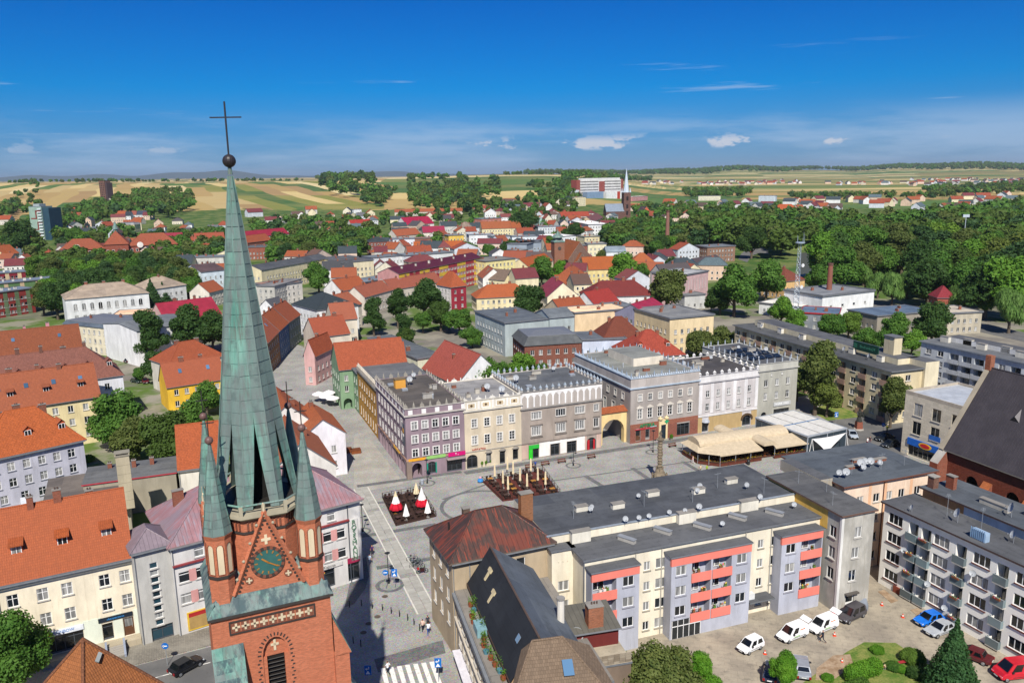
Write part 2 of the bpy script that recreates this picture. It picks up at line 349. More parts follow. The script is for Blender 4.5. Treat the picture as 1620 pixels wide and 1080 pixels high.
# ---------------------------------------------------------------- building kit
WHITE = lambda: paint('#e9e8e4')
WCACHE = {}
def win_mesh(w,h,style,fr,sill,sur):
 """frame mesh of a window whose opening is w x h; y < 0 is outside"""
 k = (round(w,2),round(h,2),style,fr,sill,sur)
 if k in WCACHE: return WCACHE[k]
 b = MB(); t = .07; x0,x1 = -w/2,w/2; m = fr; y0,y1 = .08,.15
 b.box(x0,x0+t,y0,y1,0,h,m,skip='kl'); b.box(x1-t,x1,y0,y1,0,h,m,skip='kr'); b.box(x0+t,x1-t,y0,y1,0,t,m,skip='kblr'); b.box(x0+t,x1-t,y0,y1,h-t,h,m,skip='ktlr')
 if style in ('T','cross','grid'):
  b.box(-.045,.045,y0+.005,y1,t,h-t,m,skip='kbt')
 if style == 'cross': b.box(x0+t,x1-t,y0+.012,y1,h*.62,h*.62+.06,m,skip='klr')
 if style == 'grid':
  for q in (.36,.66): b.box(x0+t,x1-t,y0+.012,y1,h*q,h*q+.05,m,skip='klr')
 if style == 'triple':
  for q in (-w/6,w/6): b.box(q-.04,q+.04,y0+.005,y1,t,h-t,m,skip='kbt')
 if style == 'half': b.box(x0+t,x1-t,y0+.012,y1,h*.72,h*.72+.09,m,skip='klr')
 if style == 'quad':
  for q in (-w/4,0,w/4): b.box(q-.04,q+.04,y0+.005,y1,t,h-t,m,skip='kbt')
 if sill is not None: b.box(x0-.1,x1+.1,-.14,.02,-.13,-.01,sill)
 if sur is not None:
  e = .16
  b.box(x0-e,x0,-.05,.03,0,h,sur,skip='k'); b.box(x1,x1+e,-.05,.03,0,h,sur,skip='k'); b.box(x0-e,x1+e,-.05,.03,h,h+e,sur,skip='k')
 g = MB(); g.poly([(x0+t,.12,t),(x1-t,.12,t),(x1-t,.12,h-t),(x0+t,.12,h-t)],None)
 WCACHE[k] = (b.mesh('window'),{},g); return WCACHE[k]
def put_window(par,loc,rz,w,h,style='T',fr=None,sill=None,sur=None,gl=None,pane=True):
 fr = fr or WHITE(); gl = gl or glass()
 me,panes,g = win_mesh(w,h,style,fr,sill,sur)
 if gl not in panes:
  g.m = [gl]; panes[gl] = g.mesh('pane')
 if pane:
  o = link('window',me,par,loc,rz); link('pane',panes[gl],o)
 else:
  kk = ('j',gl)
  if kk not in panes:
   m2 = MB(); m2.v = [tuple(v.co) for v in me.vertices]; m2.f = [tuple(p.vertices) for p in me.polygons]; m2.m = [me.materials[p.material_index] for p in me.polygons]
   bq = len(m2.v); m2.v += g.v; m2.f.append(tuple(bq+i for i in range(4))); m2.m.append(gl); panes[kk] = m2.mesh('window')
  o = link('window',panes[kk],par,loc,rz)
 return o
def facade(b,o,ex,n,w,z0,z1,holes,mat,rev=.17,revmat=None):
 """wall sheet with real openings. holes: (x centre, sill z, w, h, arch)"""
 o,ex,n = Vector(o),Vector(ex),Vector(n); revmat = revmat or mat
 def pt(x,z,y=0.0): return (o.x+ex.x*x-n.x*y,o.y+ex.y*x-n.y*y,z)
 hs = [(x-ww/2,x+ww/2,z,z+hh,a,dp) for (x,z,ww,hh,a,dp) in holes]
 xs = sorted({0.0,w,*[q for h in hs for q in h[:2]]}); zs = sorted({z0,z1,*[q for h in hs for q in h[2:4]]})
 if len(hs) == 0: b.poly([pt(0,z0),pt(w,z0),pt(w,z1),pt(0,z1)],mat); return
 for j in range(len(zs)-1):
  za,zb = zs[j],zs[j+1]
  if zb-za < 1e-5: continue
  run = None
  for i in range(len(xs)-1):
   xa,xb = xs[i],xs[i+1]
   if xb-xa < 1e-5: continue
   cx,cz = (xa+xb)/2,(za+zb)/2
   inside = any(h[0] < cx < h[1] and h[2] < cz < h[3] for h in hs)
   if inside:
    if run is not None: b.poly([pt(run,za),pt(xa,za),pt(xa,zb),pt(run,zb)],mat); run = None
   elif run is None: run = xa
  if run is not None: b.poly([pt(run,za),pt(w,za),pt(w,zb),pt(run,zb)],mat)
 for (xa,xb,za,zb,a,dp) in hs:
  d = dp or rev
  if not a:
   b.poly([pt(xa,zb),pt(xb,zb),pt(xb,zb,d),pt(xa,zb,d)],revmat)
   zt = zb
   b.poly([pt(xa,za),pt(xa,zt),pt(xa,zt,d),pt(xa,za,d)],revmat); b.poly([pt(xb,za,d),pt(xb,zt,d),pt(xb,zt),pt(xb,za)],revmat)
  else:
   r = (xb-xa)/2; cx = (xa+xb)/2; rr = r if a is True else a; zc = zb-rr; K = 8
   arc = [(cx+r*math.cos(math.pi*k/K),zc+rr*math.sin(math.pi*k/K)) for k in range(K+1)]
   b.poly([pt(xb,zb)]+[pt(*q) for q in arc[:K//2+1]],mat); b.poly([pt(*q) for q in arc[K//2:]]+[pt(xa,zb)],mat)
   for q,s in zip(arc,arc[1:]): b.poly([pt(*s),pt(*q),pt(*q,d),pt(*s,d)],revmat)
   b.poly([pt(xa,za),pt(xa,zc),pt(xa,zc,d),pt(xa,za,d)],revmat); b.poly([pt(xb,za,d),pt(xb,zc,d),pt(xb,zc),pt(xb,za)],revmat)
  b.poly([pt(xa,za,d),pt(xb,za,d),pt(xb,za),pt(xa,za)],revmat)
def rowspec(w,rows):
 """rows: (z, h, w, n or [x], kind, arch) -> list of openings"""
 out = []
 for r in rows:
  z,hh,ww,nn = r[:4]; kind = r[4] if len(r) > 4 else 'T'; arch = r[5] if len(r) > 5 else 0; mar = r[6] if len(r) > 6 else .06
  if isinstance(nn,int):
   m = w*mar; xs = [m+(w-2*m)*(i+.5)/nn for i in range(nn)]
  else: xs = [x*w if 0 < x < 1 else x for x in nn]
  for x in xs:
   if x-ww/2 > .05 and x+ww/2 < w-.05: out.append((x,z,ww,hh,kind,arch))
 return out
def auto_rows(w,h,ww=1.05,wh=1.45,fl=3.0,sp=2.7,kind='T',z0=.9):
 nf = max(1,int((h-z0-.4)/fl+.35)); n = max(1,int(w/sp))
 return [(z0+i*fl,min(wh,fl-1.2),ww,n,kind) for i in range(nf) if z0+i*fl+min(wh,fl-1.2) < h-.15]
def roof_z(kind,w,d,h,rh,x,y):
 if kind == 'gable': return h+rh*(1-abs(y-d/2)/(d/2))
 if kind == 'gabley': return h+rh*(1-abs(x-w/2)/(w/2))
 if kind in ('hip','pyramid'):
  m = min(w,d)/2; return h+rh*min(1,min(x,w-x,y,d-y)/m)
 if kind == 'shed': return h+rh*(y/d)
 if kind == 'mansard': return h+rh
 return h
def roof_mesh(kind,w,d,h,rh,mat,edge,oh=.35,og=.2,th=.16):
 b = MB()
 if kind in ('gable','gabley'):
  W_,D_ = (w,d) if kind == 'gable' else (d,w)
  s = rh/(D_/2)
  sec = [(-oh,h-oh*s+th),(D_/2,h+rh+th),(D_+oh,h-oh*s+th),(D_+oh,h-oh*s),(D_/2,h+rh+.02),(-oh,h-oh*s)]
  def T(x,y,z): return (x,y,z) if kind == 'gable' else (w-y,x,z)
  x0,x1 = -og,W_+og
  A = [T(x0,y,z) for y,z in sec]; B = [T(x1,y,z) for y,z in sec]
  for i,m in ((0,mat),(1,mat),(2,edge),(3,edge),(4,edge),(5,edge)):
   j = (i+1) % 6; b.poly([A[j],A[i],B[i],B[j]][::-1] if False else [A[i],B[i],B[j],A[j]],m)
  b.poly([A[0],A[1],A[4],A[5]],edge); b.poly([A[1],A[2],A[3],A[4]],edge)
  b.poly([B[1],B[0],B[5],B[4]],edge); b.poly([B[2],B[1],B[4],B[3]],edge)
  r = T(x0,D_/2,h+rh+th); q = T(x1,D_/2,h+rh+th); b.tube(r,q,.12,.12,6,mat)
 elif kind in ('hip','pyramid'):
  m = min(w,d)/2; s = rh/m; z = h-oh*s+th
  e = [(-oh,-oh,z),(w+oh,-oh,z),(w+oh,d+oh,z),(-oh,d+oh,z)]
  if w >= d: r0,r1 = (m,d/2,h+rh+th),(w-m,d/2,h+rh+th)
  else: r0,r1 = (w/2,m,h+rh+th),(w/2,d-m,h+rh+th)
  if w >= d: fs = [(e[0],e[1],r1,r0),(e[1],e[2],r1),(e[2],e[3],r0,r1),(e[3],e[0],r0)]
  else: fs = [(e[0],e[1],r0),(e[1],e[2],r1,r0),(e[2],e[3],r1),(e[3],e[0],r0,r1)]
  if abs(w-d) < .05: fs = [(e[0],e[1],r0),(e[1],e[2],r0),(e[2],e[3],r0),(e[3],e[0],r0)]
  for f in fs: b.poly(f,mat)
  lo = [(x,y,z-th-.05) for x,y,_ in e]
  for i in range(4): j = (i+1) % 4; b.poly([lo[i],lo[j],e[j],e[i]],edge)
  b.poly(lo[::-1],edge)
  rid = [(e[0],r0),(e[1],r1 if w >= d else r0),(e[2],r1),(e[3],r0 if w >= d else r1)]
  for a,c in rid: b.tube(a,c,.1,.1,5,mat)
  b.tube(r0,r1,.1,.1,5,mat)
 elif kind == 'flat':
  b.box(-oh,w+oh,-oh,d+oh,h-.02,h+.22,edge,top=mat)
  if rh > 0:
   t = .22
   b.box(-oh,w+oh,-oh,-oh+t,h+.22,h+.22+rh,edge); b.box(-oh,w+oh,d+oh-t,d+oh,h+.22,h+.22+rh,edge)
   b.box(-oh,-oh+t,-oh+t,d+oh-t,h+.22,h+.22+rh,edge); b.box(w+oh-t,w+oh,-oh+t,d+oh-t,h+.22,h+.22+rh,edge)
 elif kind == 'shed':
  s = rh/d; z0,z1 = h-oh*s,h+rh+oh*s; A = [(-og,-oh,z0),(w+og,-oh,z0),(w+og,d+oh,z1),(-og,d+oh,z1)]
  B = [(x,y,z+th) for x,y,z in A]; b.poly(B,mat); b.poly(A[::-1],edge)
  for i in range(4): j = (i+1) % 4; b.poly([A[i],A[j],B[j],B[i]],edge)
 elif kind == 'mansard':
  q = min(1.4,rh*.6); e = [(-oh,-oh,h),(w+oh,-oh,h),(w+oh,d+oh,h),(-oh,d+oh,h)]; tp = [(q,q,h+rh),(w-q,q,h+rh),(w-q,d-q,h+rh),(q,d-q,h+rh)]
  for i in range(4): j = (i+1) % 4; b.poly([e[i],e[j],tp[j],tp[i]],mat)
  ap = [(w*.3,d/2,h+rh+.7),(w*.7,d/2,h+rh+.7)]
  b.poly([tp[0],tp[1],ap[1],ap[0]],edge); b.poly([tp[1],tp[2],ap[1]],edge); b.poly([tp[2],tp[3],ap[0],ap[1]],edge); b.poly([tp[3],tp[0],ap[0]],edge); b.poly(e[::-1],edge)
  for i in range(4):
   j = (i+1) % 4; b.tube(tp[i],tp[j],.14,.14,4,edge)
 return b
CHM = {}
def chimney(par,x,y,z,hx='#8a4a35',w=.75,d=.5,h=1.6,pots=2):
 k = (hx,w,d,h,pots)
 if k not in CHM:
  b = MB(); m = brickm(hx) if hx not in ('#d8d2c2','#b9b2a4','#c98a94','#a8a49c') else plaster(hx); b.box(-w/2,w/2,-d/2,d/2,-1.2,h,m); b.box(-w/2-.07,w/2+.07,-d/2-.07,d/2+.07,h,h+.12,plaster('#8d8880'))
  for i in range(pots): b.frustum(6,.1,h+.12,.09,h+.4,paint('#5a4a42'),c=((i-(pots-1)/2)*.3,0))
  CHM[k] = b.mesh('chimney')
 return link('chimney',CHM[k],par,(x,y,z))
DRM = {}
def dormer(par,x,y,z,roofm,wallm,w=1.3,dep=2.2,h=1.3,kind='shed'):
 k = (roofm,wallm,w,dep,h,kind)
 if k not in DRM:
  b = MB(); b.box(-w/2,w/2,0,dep,-.4,h,wallm,skip='b')
  b.poly([(-w/2+.18,-.012,.15),(w/2-.18,-.012,.15),(w/2-.18,-.012,h-.2),(-w/2+.18,-.012,h-.2)],glass(curtain=.2))
  fr = WHITE()
  for xa,xb,za,zb in ((-w/2+.1,-w/2+.18,.07,h-.12),(w/2-.18,w/2-.1,.07,h-.12),(-.04,.04,.15,h-.2),(-w/2+.18,w/2-.18,.07,.15),(-w/2+.18,w/2-.18,h-.2,h-.12)): b.box(xa,xb,-.05,.01,za,zb,fr,skip='k')
  if kind == 'gable':
   for s in (-1,1): b.poly([(s*(w/2+.2),-.25,h-.1),(0,-.25,h+.65),(0,dep+1,h+.65),(s*(w/2+.2),dep+.4,h-.1)][::s],roofm)
   b.poly([(-w/2,0,h),(w/2,0,h),(0,0,h+.6)],wallm)
  else:
   b.box(-w/2-.15,w/2+.15,-.3,dep+.8,h,h+.12,roofm,M=Matrix.Rotation(R_(10),4,'X'))
  DRM[k] = b.mesh('dormer')
 return link('dormer',DRM[k],par,(x,y,z))
SKY = {}
def skylight(par,x,y,z,slope,w=.8,l=1.2,rz=0.0):
 k = (w,l)
 if k not in SKY:
  b = MB(); b.box(-w/2,w/2,-l/2,l/2,0,.1,paint('#8e9296'),top=glass('#5c7f9e',0)); SKY[k] = b.mesh('skylight')
 o = link('skylight',SKY[k],par,(x,y,z)); o.rotation_euler = (slope,0,rz); return o
HOUSES = []
def house(label,A,B=None,h=9.0,d=10.0,zp=None,w=None,ang=None,wall='#e0d8c4',roof='gable',rh=4.0,rcol='#b4552f',rmat=None,redge=None,
          fr='auto',le='auto',ri='auto',name='town_house',cat='house',group=None,chim=0,dorm=0,skyl=0,style='T',sill='#b8b4ac',sur=None,far=False,base=0.0,
          oh=.35,og=.2,wmat=None,rev=.17,gl=None,frame=None,chx='#8a4a35',dwall='#b4552f',fl=3.0,sp=2.7,wz=(1.05,1.45),sidemat=None,panes=None,doors=True,z0=.9,cornice=None,extra=None,corner='l'):
 """A, B: photograph positions of the front eave corners (at height zp). Builds a house as wall, roof, windows, chimneys."""
 zp = h if zp is None else zp
 a = P(*A,zp) if len(A) == 2 else Vector(A)
 if B is not None: q = P(*B,zp) if len(B) == 2 else Vector(B); v = q-a; w = w or math.hypot(v.x,v.y); ang = math.atan2(v.y,v.x) if ang is None else R_(ang)
 else: ang = R_(ang)
 if corner == 'r': a = a-Vector((math.cos(ang)*w,math.sin(ang)*w,0))
 root = thing(name,label,cat,(a.x,a.y,base),ang,group)
 h = h-base
 wm = wmat or plaster(wall); em = redge or paint('#6d6f73'); rm = rmat or (tile(rcol) if roof not in ('flat',) else bitumen(rcol))
 cen = Vector((a.x+math.cos(ang)*w/2-math.sin(ang)*d/2,a.y+math.sin(ang)*w/2+math.cos(ang)*d/2,0)); dist = cen.length
 b = MB(); wins = []
 sides = (((0,0),(1,0),(0,-1),w,fr),((w,0),(0,1),(1,0),d,ri),((w,d),(-1,0),(0,1),w,None),((0,d),(0,-1),(-1,0),d,le))
 cl = rot2((-a.x,-a.y),-ang)   # camera in plan, local
 for i,(o,ex,n,L_,rows) in enumerate(sides):
  vis = ((cl.x-o[0])*n[0]+(cl.y-o[1])*n[1]) > 0
  hl = []
  if vis and rows is not None:
   if rows == 'auto': rows = auto_rows(L_,h,wz[0],wz[1],fl,sp,style,z0)
   for (x,z,ww,hh,kind,arch) in rowspec(L_,rows):
    if far: wins.append((i,x,z,ww,hh,kind)); continue
    dp = {'void': 2.6,'shop': .35,'door': .3,'loggia': 1.2}.get(kind,rev)
    hl.append((x,z,ww,hh,arch,dp)); wins.append((i,x,z,ww,hh,kind))
  facade(b,(*o,0),(*ex,0),(*n,0),L_,0,h,hl,sidemat if (sidemat and i in (1,3)) else wm,rev)
 if roof == 'gable':
  for x in (0,w): b.poly([(x,0,h),(x,d/2,h+rh),(x,d,h)][::(-1 if x == 0 else 1)][::-1],sidemat or wm)
 if roof == 'gabley':
  b.poly([(0,0,h),(w,0,h),(w/2,0,h+rh)],wm); b.poly([(w,d,h),(0,d,h),(w/2,d,h+rh)],wm)
 if roof == 'shed':
  b.poly([(0,0,h),(0,d,h),(0,d,h+rh)],wm); b.poly([(w,d,h),(w,0,h),(w,d,h+rh)],wm); b.poly([(w,d,h),(0,d,h),(0,d,h+rh),(w,d,h+rh)],wm)
 wo = b.build('wall',root)
 if cornice:
  c = MB(); m = plaster(cornice) if isinstance(cornice,str) else cornice
  for zz,pr,ht in ((h-.35,.22,.33),):
   c.box(-pr,w+pr,-pr,-.002,zz,zz+ht,m); c.box(-pr,-.002,0,d,zz,zz+ht,m); c.box(w+.002,w+pr,0,d,zz,zz+ht,m)
  c.build('cornice',root)
 ro = roof_mesh(roof,w,d,h,rh,rm,em,oh,og).build('roof',root)
 near = dist < 185 if panes is None else panes
 sm = plaster(sill) if sill else None; su = plaster(sur) if sur else None
 wb = MB()
 for (i,x,z,ww,hh,kind) in wins:
  o,ex,n,L_,_ = sides[i]
  px,py = o[0]+ex[0]*x,o[1]+ex[1]*x; rz = math.atan2(ex[1],ex[0])
  if far:
   M = Matrix.Translation((px,py,z)) @ Matrix.Rotation(rz,4,'Z'); wb.box(-ww/2,ww/2,-.03,.05,0,hh,WHITE(),M=M,skip='kb')
   wb.poly([M @ Vector(q) for q in ((-ww/2+.12,-.045,.12),(ww/2-.12,-.045,.12),(ww/2-.12,-.045,hh-.12),(-ww/2+.12,-.045,hh-.12))],glass(curtain=0))
  elif kind == 'void':
   k = MB(); k.poly([(-ww/2-.5,2.58,0),(ww/2+.5,2.58,0),(ww/2+.5,2.58,hh),(-ww/2-.5,2.58,hh)],plaster('#6a5f58')); k.build('passage_wall',root,(px,py,z),rz)
  elif kind == 'shop':
   k = MB(); f = frame or paint('#4b4f55'); t = .08
   nn = max(1,round(ww/1.1))
   for q in range(nn+1): k.box(-ww/2+(ww-t)*q/nn,-ww/2+(ww-t)*q/nn+t,.2,.28,0,hh,f)
   k.box(-ww/2,ww/2,.202,.278,hh-.1,hh,f); k.box(-ww/2,ww/2,.202,.278,0,.25,f); k.box(-ww/2,ww/2,.202,.278,hh*.74,hh*.74+.07,f)
   so = k.build('shop_window',root,(px,py,z),rz); g = MB(); g.poly([(-ww/2,.25,.25),(ww/2,.25,.25),(ww/2,.25,hh-.1),(-ww/2,.25,hh-.1)],gl or glass('#1d2225',.15)); g.build('pane',so)
  elif kind == 'door':
   k = MB(); f = frame or paint('#5d3f2c'); k.box(-ww/2,ww/2,.18,.26,0,hh,f); k.box(-ww/2+.15,ww/2-.15,.15,.2,hh*.5,hh-.2,glass(curtain=.2)); do = k.build('door',root,(px,py,z),rz); k = MB(); k.tube((ww*.32,.1,hh*.45),(ww*.32,.18,hh*.45),.03,.03,6,paint('#c9c9c9')); k.build('handle',do)
  elif kind == 'loggia':
   pass
  else:
   put_window(root,(px,py,z),rz,ww,hh,kind if isinstance(kind,str) else 'T',frame,sm,su,gl,pane=near)
 if far and wb.f: tag(wb.build('windows',root),kind='stuff')
 rr = random.Random(int(abs(a.x*13+a.y*7)))
 for c in range(chim if isinstance(chim,int) else len(chim)):
  if isinstance(chim,int):
   x = w*(.15+.7*(c+.5)/chim)+rr.uniform(-.5,.5); y = d*(.5 if roof in ('gable','hip') else rr.uniform(.25,.75))+rr.uniform(-.4,.8)
  else: x,y = chim[c][0]*w,chim[c][1]*d
  chimney(ro,x,y,roof_z(roof,w,d,h,rh,x,y),chx,rr.choice((.7,.9,1.2)),.55,rr.choice((1.1,1.5)),2)
 for c in range(dorm):
  x = w*(c+.5)/dorm; y = d*.16; dormer(ro,x,y,roof_z(roof,w,d,h,rh,x,y)-.1,rm,plaster(dwall),kind='gable' if roof == 'hip' else 'shed')
 for c in range(skyl):
  x = w*(c+.5)/skyl+rr.uniform(-.5,.5); y = d*.28; skylight(ro,x,y,roof_z(roof,w,d,h,rh,x,y)+.18,math.atan2(rh,d/2))
 if dist < 190 and roof != 'flat' and not far:
  g = MB(); ez = h-.12-oh*(rh/(min(w,d)/2) if roof == 'hip' else (rh/(d/2) if roof == 'gable' else 0)) if roof in ('gable','hip') else h; g.box(-og,w+og,-oh-.12,-oh,ez-.02,ez+.1,paint('#7a7d80')); g.build('gutter',root) if roof != 'gabley' else None
  g = MB(); g.tube((.12,-.1,0),(.12,-.1,h-.1),.06,.06,6,paint('#7a7d80')); g.build('downpipe',root)
 if extra: extra(root,ro,w,d,h)
 HOUSES.append((root,w,d,h,ang,dist))
 return root,ro,w,d,h
def text_obj(name,txt,par,loc,rz,size,mat,ext=.03,align='CENTER',rx=math.pi/2,ry=0.0):
 cu = bpy.data.curves.new(name,'FONT'); cu.body = txt; cu.size = size; cu.extrude = ext; cu.align_x = align; cu.align_y = 'CENTER'
 o = bpy.data.objects.new(name,cu); COL.objects.link(o)
 dg = bpy.context.evaluated_depsgraph_get(); me = bpy.data.meshes.new_from_object(o.evaluated_get(dg)); bpy.data.objects.remove(o); bpy.data.curves.remove(cu)
 me.materials.clear(); me.materials.append(mat)
 q = link(name,me,par,loc); q.rotation_euler = (rx,ry,rz); return q
# ---------------------------------------------------------------- terrain, paving
def sstep(a,b,x):
 t = min(1,max(0,(x-a)/(b-a))); return t*t*(3-2*t)
def terrain_z(x,y):
 d = math.hypot(x,y); az = math.degrees(math.atan2(x,y))
 if d < 800: return 0.0
 wl = 1-sstep(2,13,az) if az > 0 else 1
 wob = 5*math.sin(x*.0019+1)+4*math.sin(y*.0013+x*.0007)+3*math.sin(x*.0041+2)
 zl = (52+wob)*sstep(950,2900,d+120*math.sin(az*.22)); zr = (64+10*math.sin(az*.5)+6*math.sin(az*1.3))*sstep(3900,8200,d) + 5*sstep(900,2500,d)
 return zl*wl+zr*(1-wl)
def field_mat():
 t = NT('land'); p = t.pos()
 def lay(rot,w,h,off,warp=26):
  q = t.n('ShaderNodeVectorMath',operation='ADD'); nz = t.noise(p,.0016,2,.5,True); sca = t.n('ShaderNodeVectorMath',operation='SCALE'); t.l(nz,sca.inputs[0]); sca.inputs['Scale'].default_value = warp*4
  t.l(p,q.inputs[0]); t.l(sca.outputs[0],q.inputs[1])
  b = t.brick(t.map(q.outputs[0],(1,1,0),(0,0,rot),off),w,h,0.0,(0,0,0,1),(1,1,1,1),(0,0,0,1),.37)
  r = t.n('ShaderNodeValToRGB'); r.color_ramp.interpolation = 'CONSTANT'; t.l(b.outputs[0],r.inputs[0]); e = r.color_ramp.elements
  cols = [(0,'#a8905c'),(.16,'#c4ae76'),(.3,'#4b6a34'),(.42,'#a28857'),(.53,'#cbb988'),(.64,'#3c5f30'),(.74,'#987d55'),(.84,'#767a3c'),(.92,'#b09b6a')]
  e[0].position = 0; e[0].color = lin(cols[0][1]); e[1].position = cols[1][0]; e[1].color = lin(cols[1][1])
  for q_,c in cols[2:]: k = e.new(q_); k.color = lin(c)
  return r.outputs[0]
 f1 = lay(R_(66),420,38,(90,30,0)); f2 = lay(R_(18),900,240,(10,300,0),60)
 sx = t.n('ShaderNodeSeparateXYZ'); t.l(p,sx.inputs[0]); L_ = t.n('ShaderNodeVectorMath',operation='LENGTH'); t.l(p,L_.inputs[0]); d = L_.outputs['Value']
 azf = t.math('DIVIDE',sx.outputs[0],t.math('MAXIMUM',sx.outputs[1],1.0))
 fld = t.mix(t.ramp(t.math('ADD',azf,t.math('MULTIPLY',t.noise(p,.0011,2),.12)),-.10,-.098),f1,f2)
 rows = t.noise(t.map(p,(.004,.05,1),(0,0,R_(-28))),1.0,3); fld = t.mix(t.math('MULTIPLY',t.ramp(rows,.4,.7),.25),fld,lin('#9c8450'))
 fld = t.mix(t.math('MULTIPLY',t.ramp(t.noise(p,.004,4),.45,.7),.3),fld,lin('#b89b66')); fld = t.mix(t.math('MULTIPLY',t.ramp(azf,.05,.25),t.ramp(t.noise(t.map(p,(.0006,.003,1),(0,0,.3)),1.0,3),.42,.56,0,.75)),fld,lin('#4d6a38'))
 a = t.noise(p,.02,4,.6); b2 = t.noise(p,.06,4,.65)
 town = t.mix(t.ramp(a,.46,.54),lin('#767067'),lin('#54692f')); town = t.mix(t.ramp(b2,.45,.62),town,lin('#8d8778')); 
 town = t.mix(t.ramp(d,330,520),town,t.mix(t.ramp(b2,.4,.6),lin('#3f5a28'),lin('#68703f')))
 col = t.mix(t.ramp(t.math('ADD',d,t.math('MULTIPLY',a,260)),1480,1500),town,fld)
 return t.base(col,.95,0,.1)
def build_terrain():
 rr = [0,40,80,120,170,240,330,450,600,750,850,950,1050,1150,1270,1400,1550,1700,1900,2100,2350,2600,2900,3300,3800,4400,5200,6200,7200,8200,9500,12000,16000,22000]
 n = 300; v = [(0,0,0)]; f = []
 for r in rr[1:]:
  for k in range(n):
   a = 2*math.pi*k/n; x,y = r*math.sin(a),r*math.cos(a); v.append((x,y,terrain_z(x,y)))
 for k in range(n): f.append((0,1+(k+1) % n,1+k))
 for i in range(len(rr)-2):
  o = 1+i*n
  for k in range(n): j = (k+1) % n; f.append((o+k,o+j,o+n+j,o+n+k))
 me = bpy.data.meshes.new('terrain'); me.from_pydata(v,[],f); me.materials.append(field_mat()); me.polygons.foreach_set('use_smooth',[True]*len(f)); me.update()
 tag(link('terrain',me),'town ground rising to striped wheat fields',kind='structure')
build_terrain()
def sheet(name,px,z,mat,th=0.0,kind='structure',par=None):
 pts = [P(*q,z) if len(q) == 2 else Vector(q) for q in px]; b = MB()
 A = sum(pts[i].x*pts[(i+1) % len(pts)].y-pts[(i+1) % len(pts)].x*pts[i].y for i in range(len(pts)))
 if A < 0: pts = pts[::-1]
 if th: b.prism([(p.x,p.y) for p in pts],z-th,z,mat)
 else: b.poly(pts,mat)
 o = b.build(name,par); 
 if kind and par is None: o['kind'] = kind
 return o
GA = R_(22)                                 # market grid
EX,EY = Vector((math.cos(GA),math.sin(GA),0)),Vector((-math.sin(GA),math.cos(GA),0))
M0 = P(645,757); M0.z = 0                  # corner of the market row
def mk(s,t,z=0.0): return Vector((M0.x+EX.x*s+EY.x*t,M0.y+EX.y*s+EY.y*t,z))
sheet('market_square',[(470,1120),(790,1120),(760,880),(1300,790),(1520,770),(1470,590),(1250,630),(1000,670),(700,720),(610,670),(510,560),(430,530),(410,600),(490,720),(520,900)],.012,ground_mat('cobbles'))
sheet('church_street',[(-150,900),(330,880),(560,860),(575,1120),(560,1250),(-150,1250)],.008,ground_mat('street setts'))
sheet('road',[(212,1053),(330,1023),(470,985),(560,1130),(560,1300),(100,1300),(60,1100)],.02,ground_mat('asphalt'))
sheet('pavement',[(100,1085),(215,1050),(330,1020),(470,982),(470,940),(330,960),(230,1015),(90,1040)],.13,ground_mat('brick paving'),.12)
sheet('courtyard',[(960,1180),(1000,990),(1320,940),(1400,880),(1800,1100),(1800,1250)],.012,ground_mat('yard'))
sheet('green_verge',[(1280,650),(1330,628),(1385,640),(1400,655),(1310,665)],.03,ground_mat('lawn'))
sheet('car_park',[(1310,664),(1440,650),(1480,720),(1340,720)],.022,ground_mat('asphalt'))
lawn = sheet('garden_lawn',[(1255,1130),(1262,1085),(1340,1030),(1367,1015),(1417,1016),(1447,1036),(1482,1060),(1520,1130)],.04,ground_mat('lawn'),.05)
sheet('bare_earth',[(1290,1075),(1292,1056),(1318,1036),(1345,1034),(1350,1050),(1322,1072)],.05,ground_mat('dirt'),.01)
for q in ([(1389,935),(1399,932),(1421,949),(1410,953)],[(1440,964),(1452,961),(1471,974),(1459,979)]): sheet('flower_bed',q,.06,ground_mat('dirt'),.05)
sheet('parking_lane',[(560,690),(590,700),(640,765),(560,780)],.018,ground_mat('street setts'))
# light slab stripe down the street, one slab at a time
def slab_stripe():
 a0,a1 = P(676,968),P(571,772); root = thing('slab_stripe','pale double row of granite slabs running down the street','paving',(0,0,0)); root['kind'] = 'structure'
 d = (a1-a0); L_ = d.length; d.normalize(); nrm = Vector((-d.y,d.x,0)); n = int(L_/1.15); m = ground_mat('slab'); me = {}
 b = MB(); b.box(-.55,.55,-.55,.55,0,.02,m); sl = b.mesh('slab'); ang = math.atan2(d.y,d.x)
 for i in range(n):
  if i % 11 == 9: continue
  for k in (-1,1):
   p = a0+d*(i+.5)*L_/n+nrm*k*.6; link('slab',sl,root,(p.x,p.y,.018),ang)
 b = MB(); ed = paint('#c9c5b8',.9)
 for k in (-1,1):
  p,q = a0+nrm*k*1.32,a1+nrm*k*1.32; w = nrm*.12
  b.poly([p-w+Vector((0,0,.03)),q-w+Vector((0,0,.03)),q+w+Vector((0,0,.03)),p+w+Vector((0,0,.03))],ed)
 b.build('edging',root)
slab_stripe()
SD = ground_mat('setts dark')
def band(a,b_,w,z=.024):
 p,q = P(*a),P(*b_); d = (q-p).normalized(); n = Vector((-d.y,d.x,0))*w/2
 sheet('dark_band',[tuple(v)[:2]+(z,) for v in (p-n,q-n,q+n,p+n)],z,SD)
band((565,769),(730,746),1.3); band((735,748),(1100,692),1.8,.028); band((575,798),(640,790),1.0); band((572,848),(690,829),1.1); band((596,898),(700,880),1.1)
band((862,762),(1105,728),.45); band((925,752),(975,782),1.0,.028); band((1000,740),(1030,760),1.0,.028); band((1080,730),(1118,752),1.0,.028); band((700,790),(772,765),.5,.028)
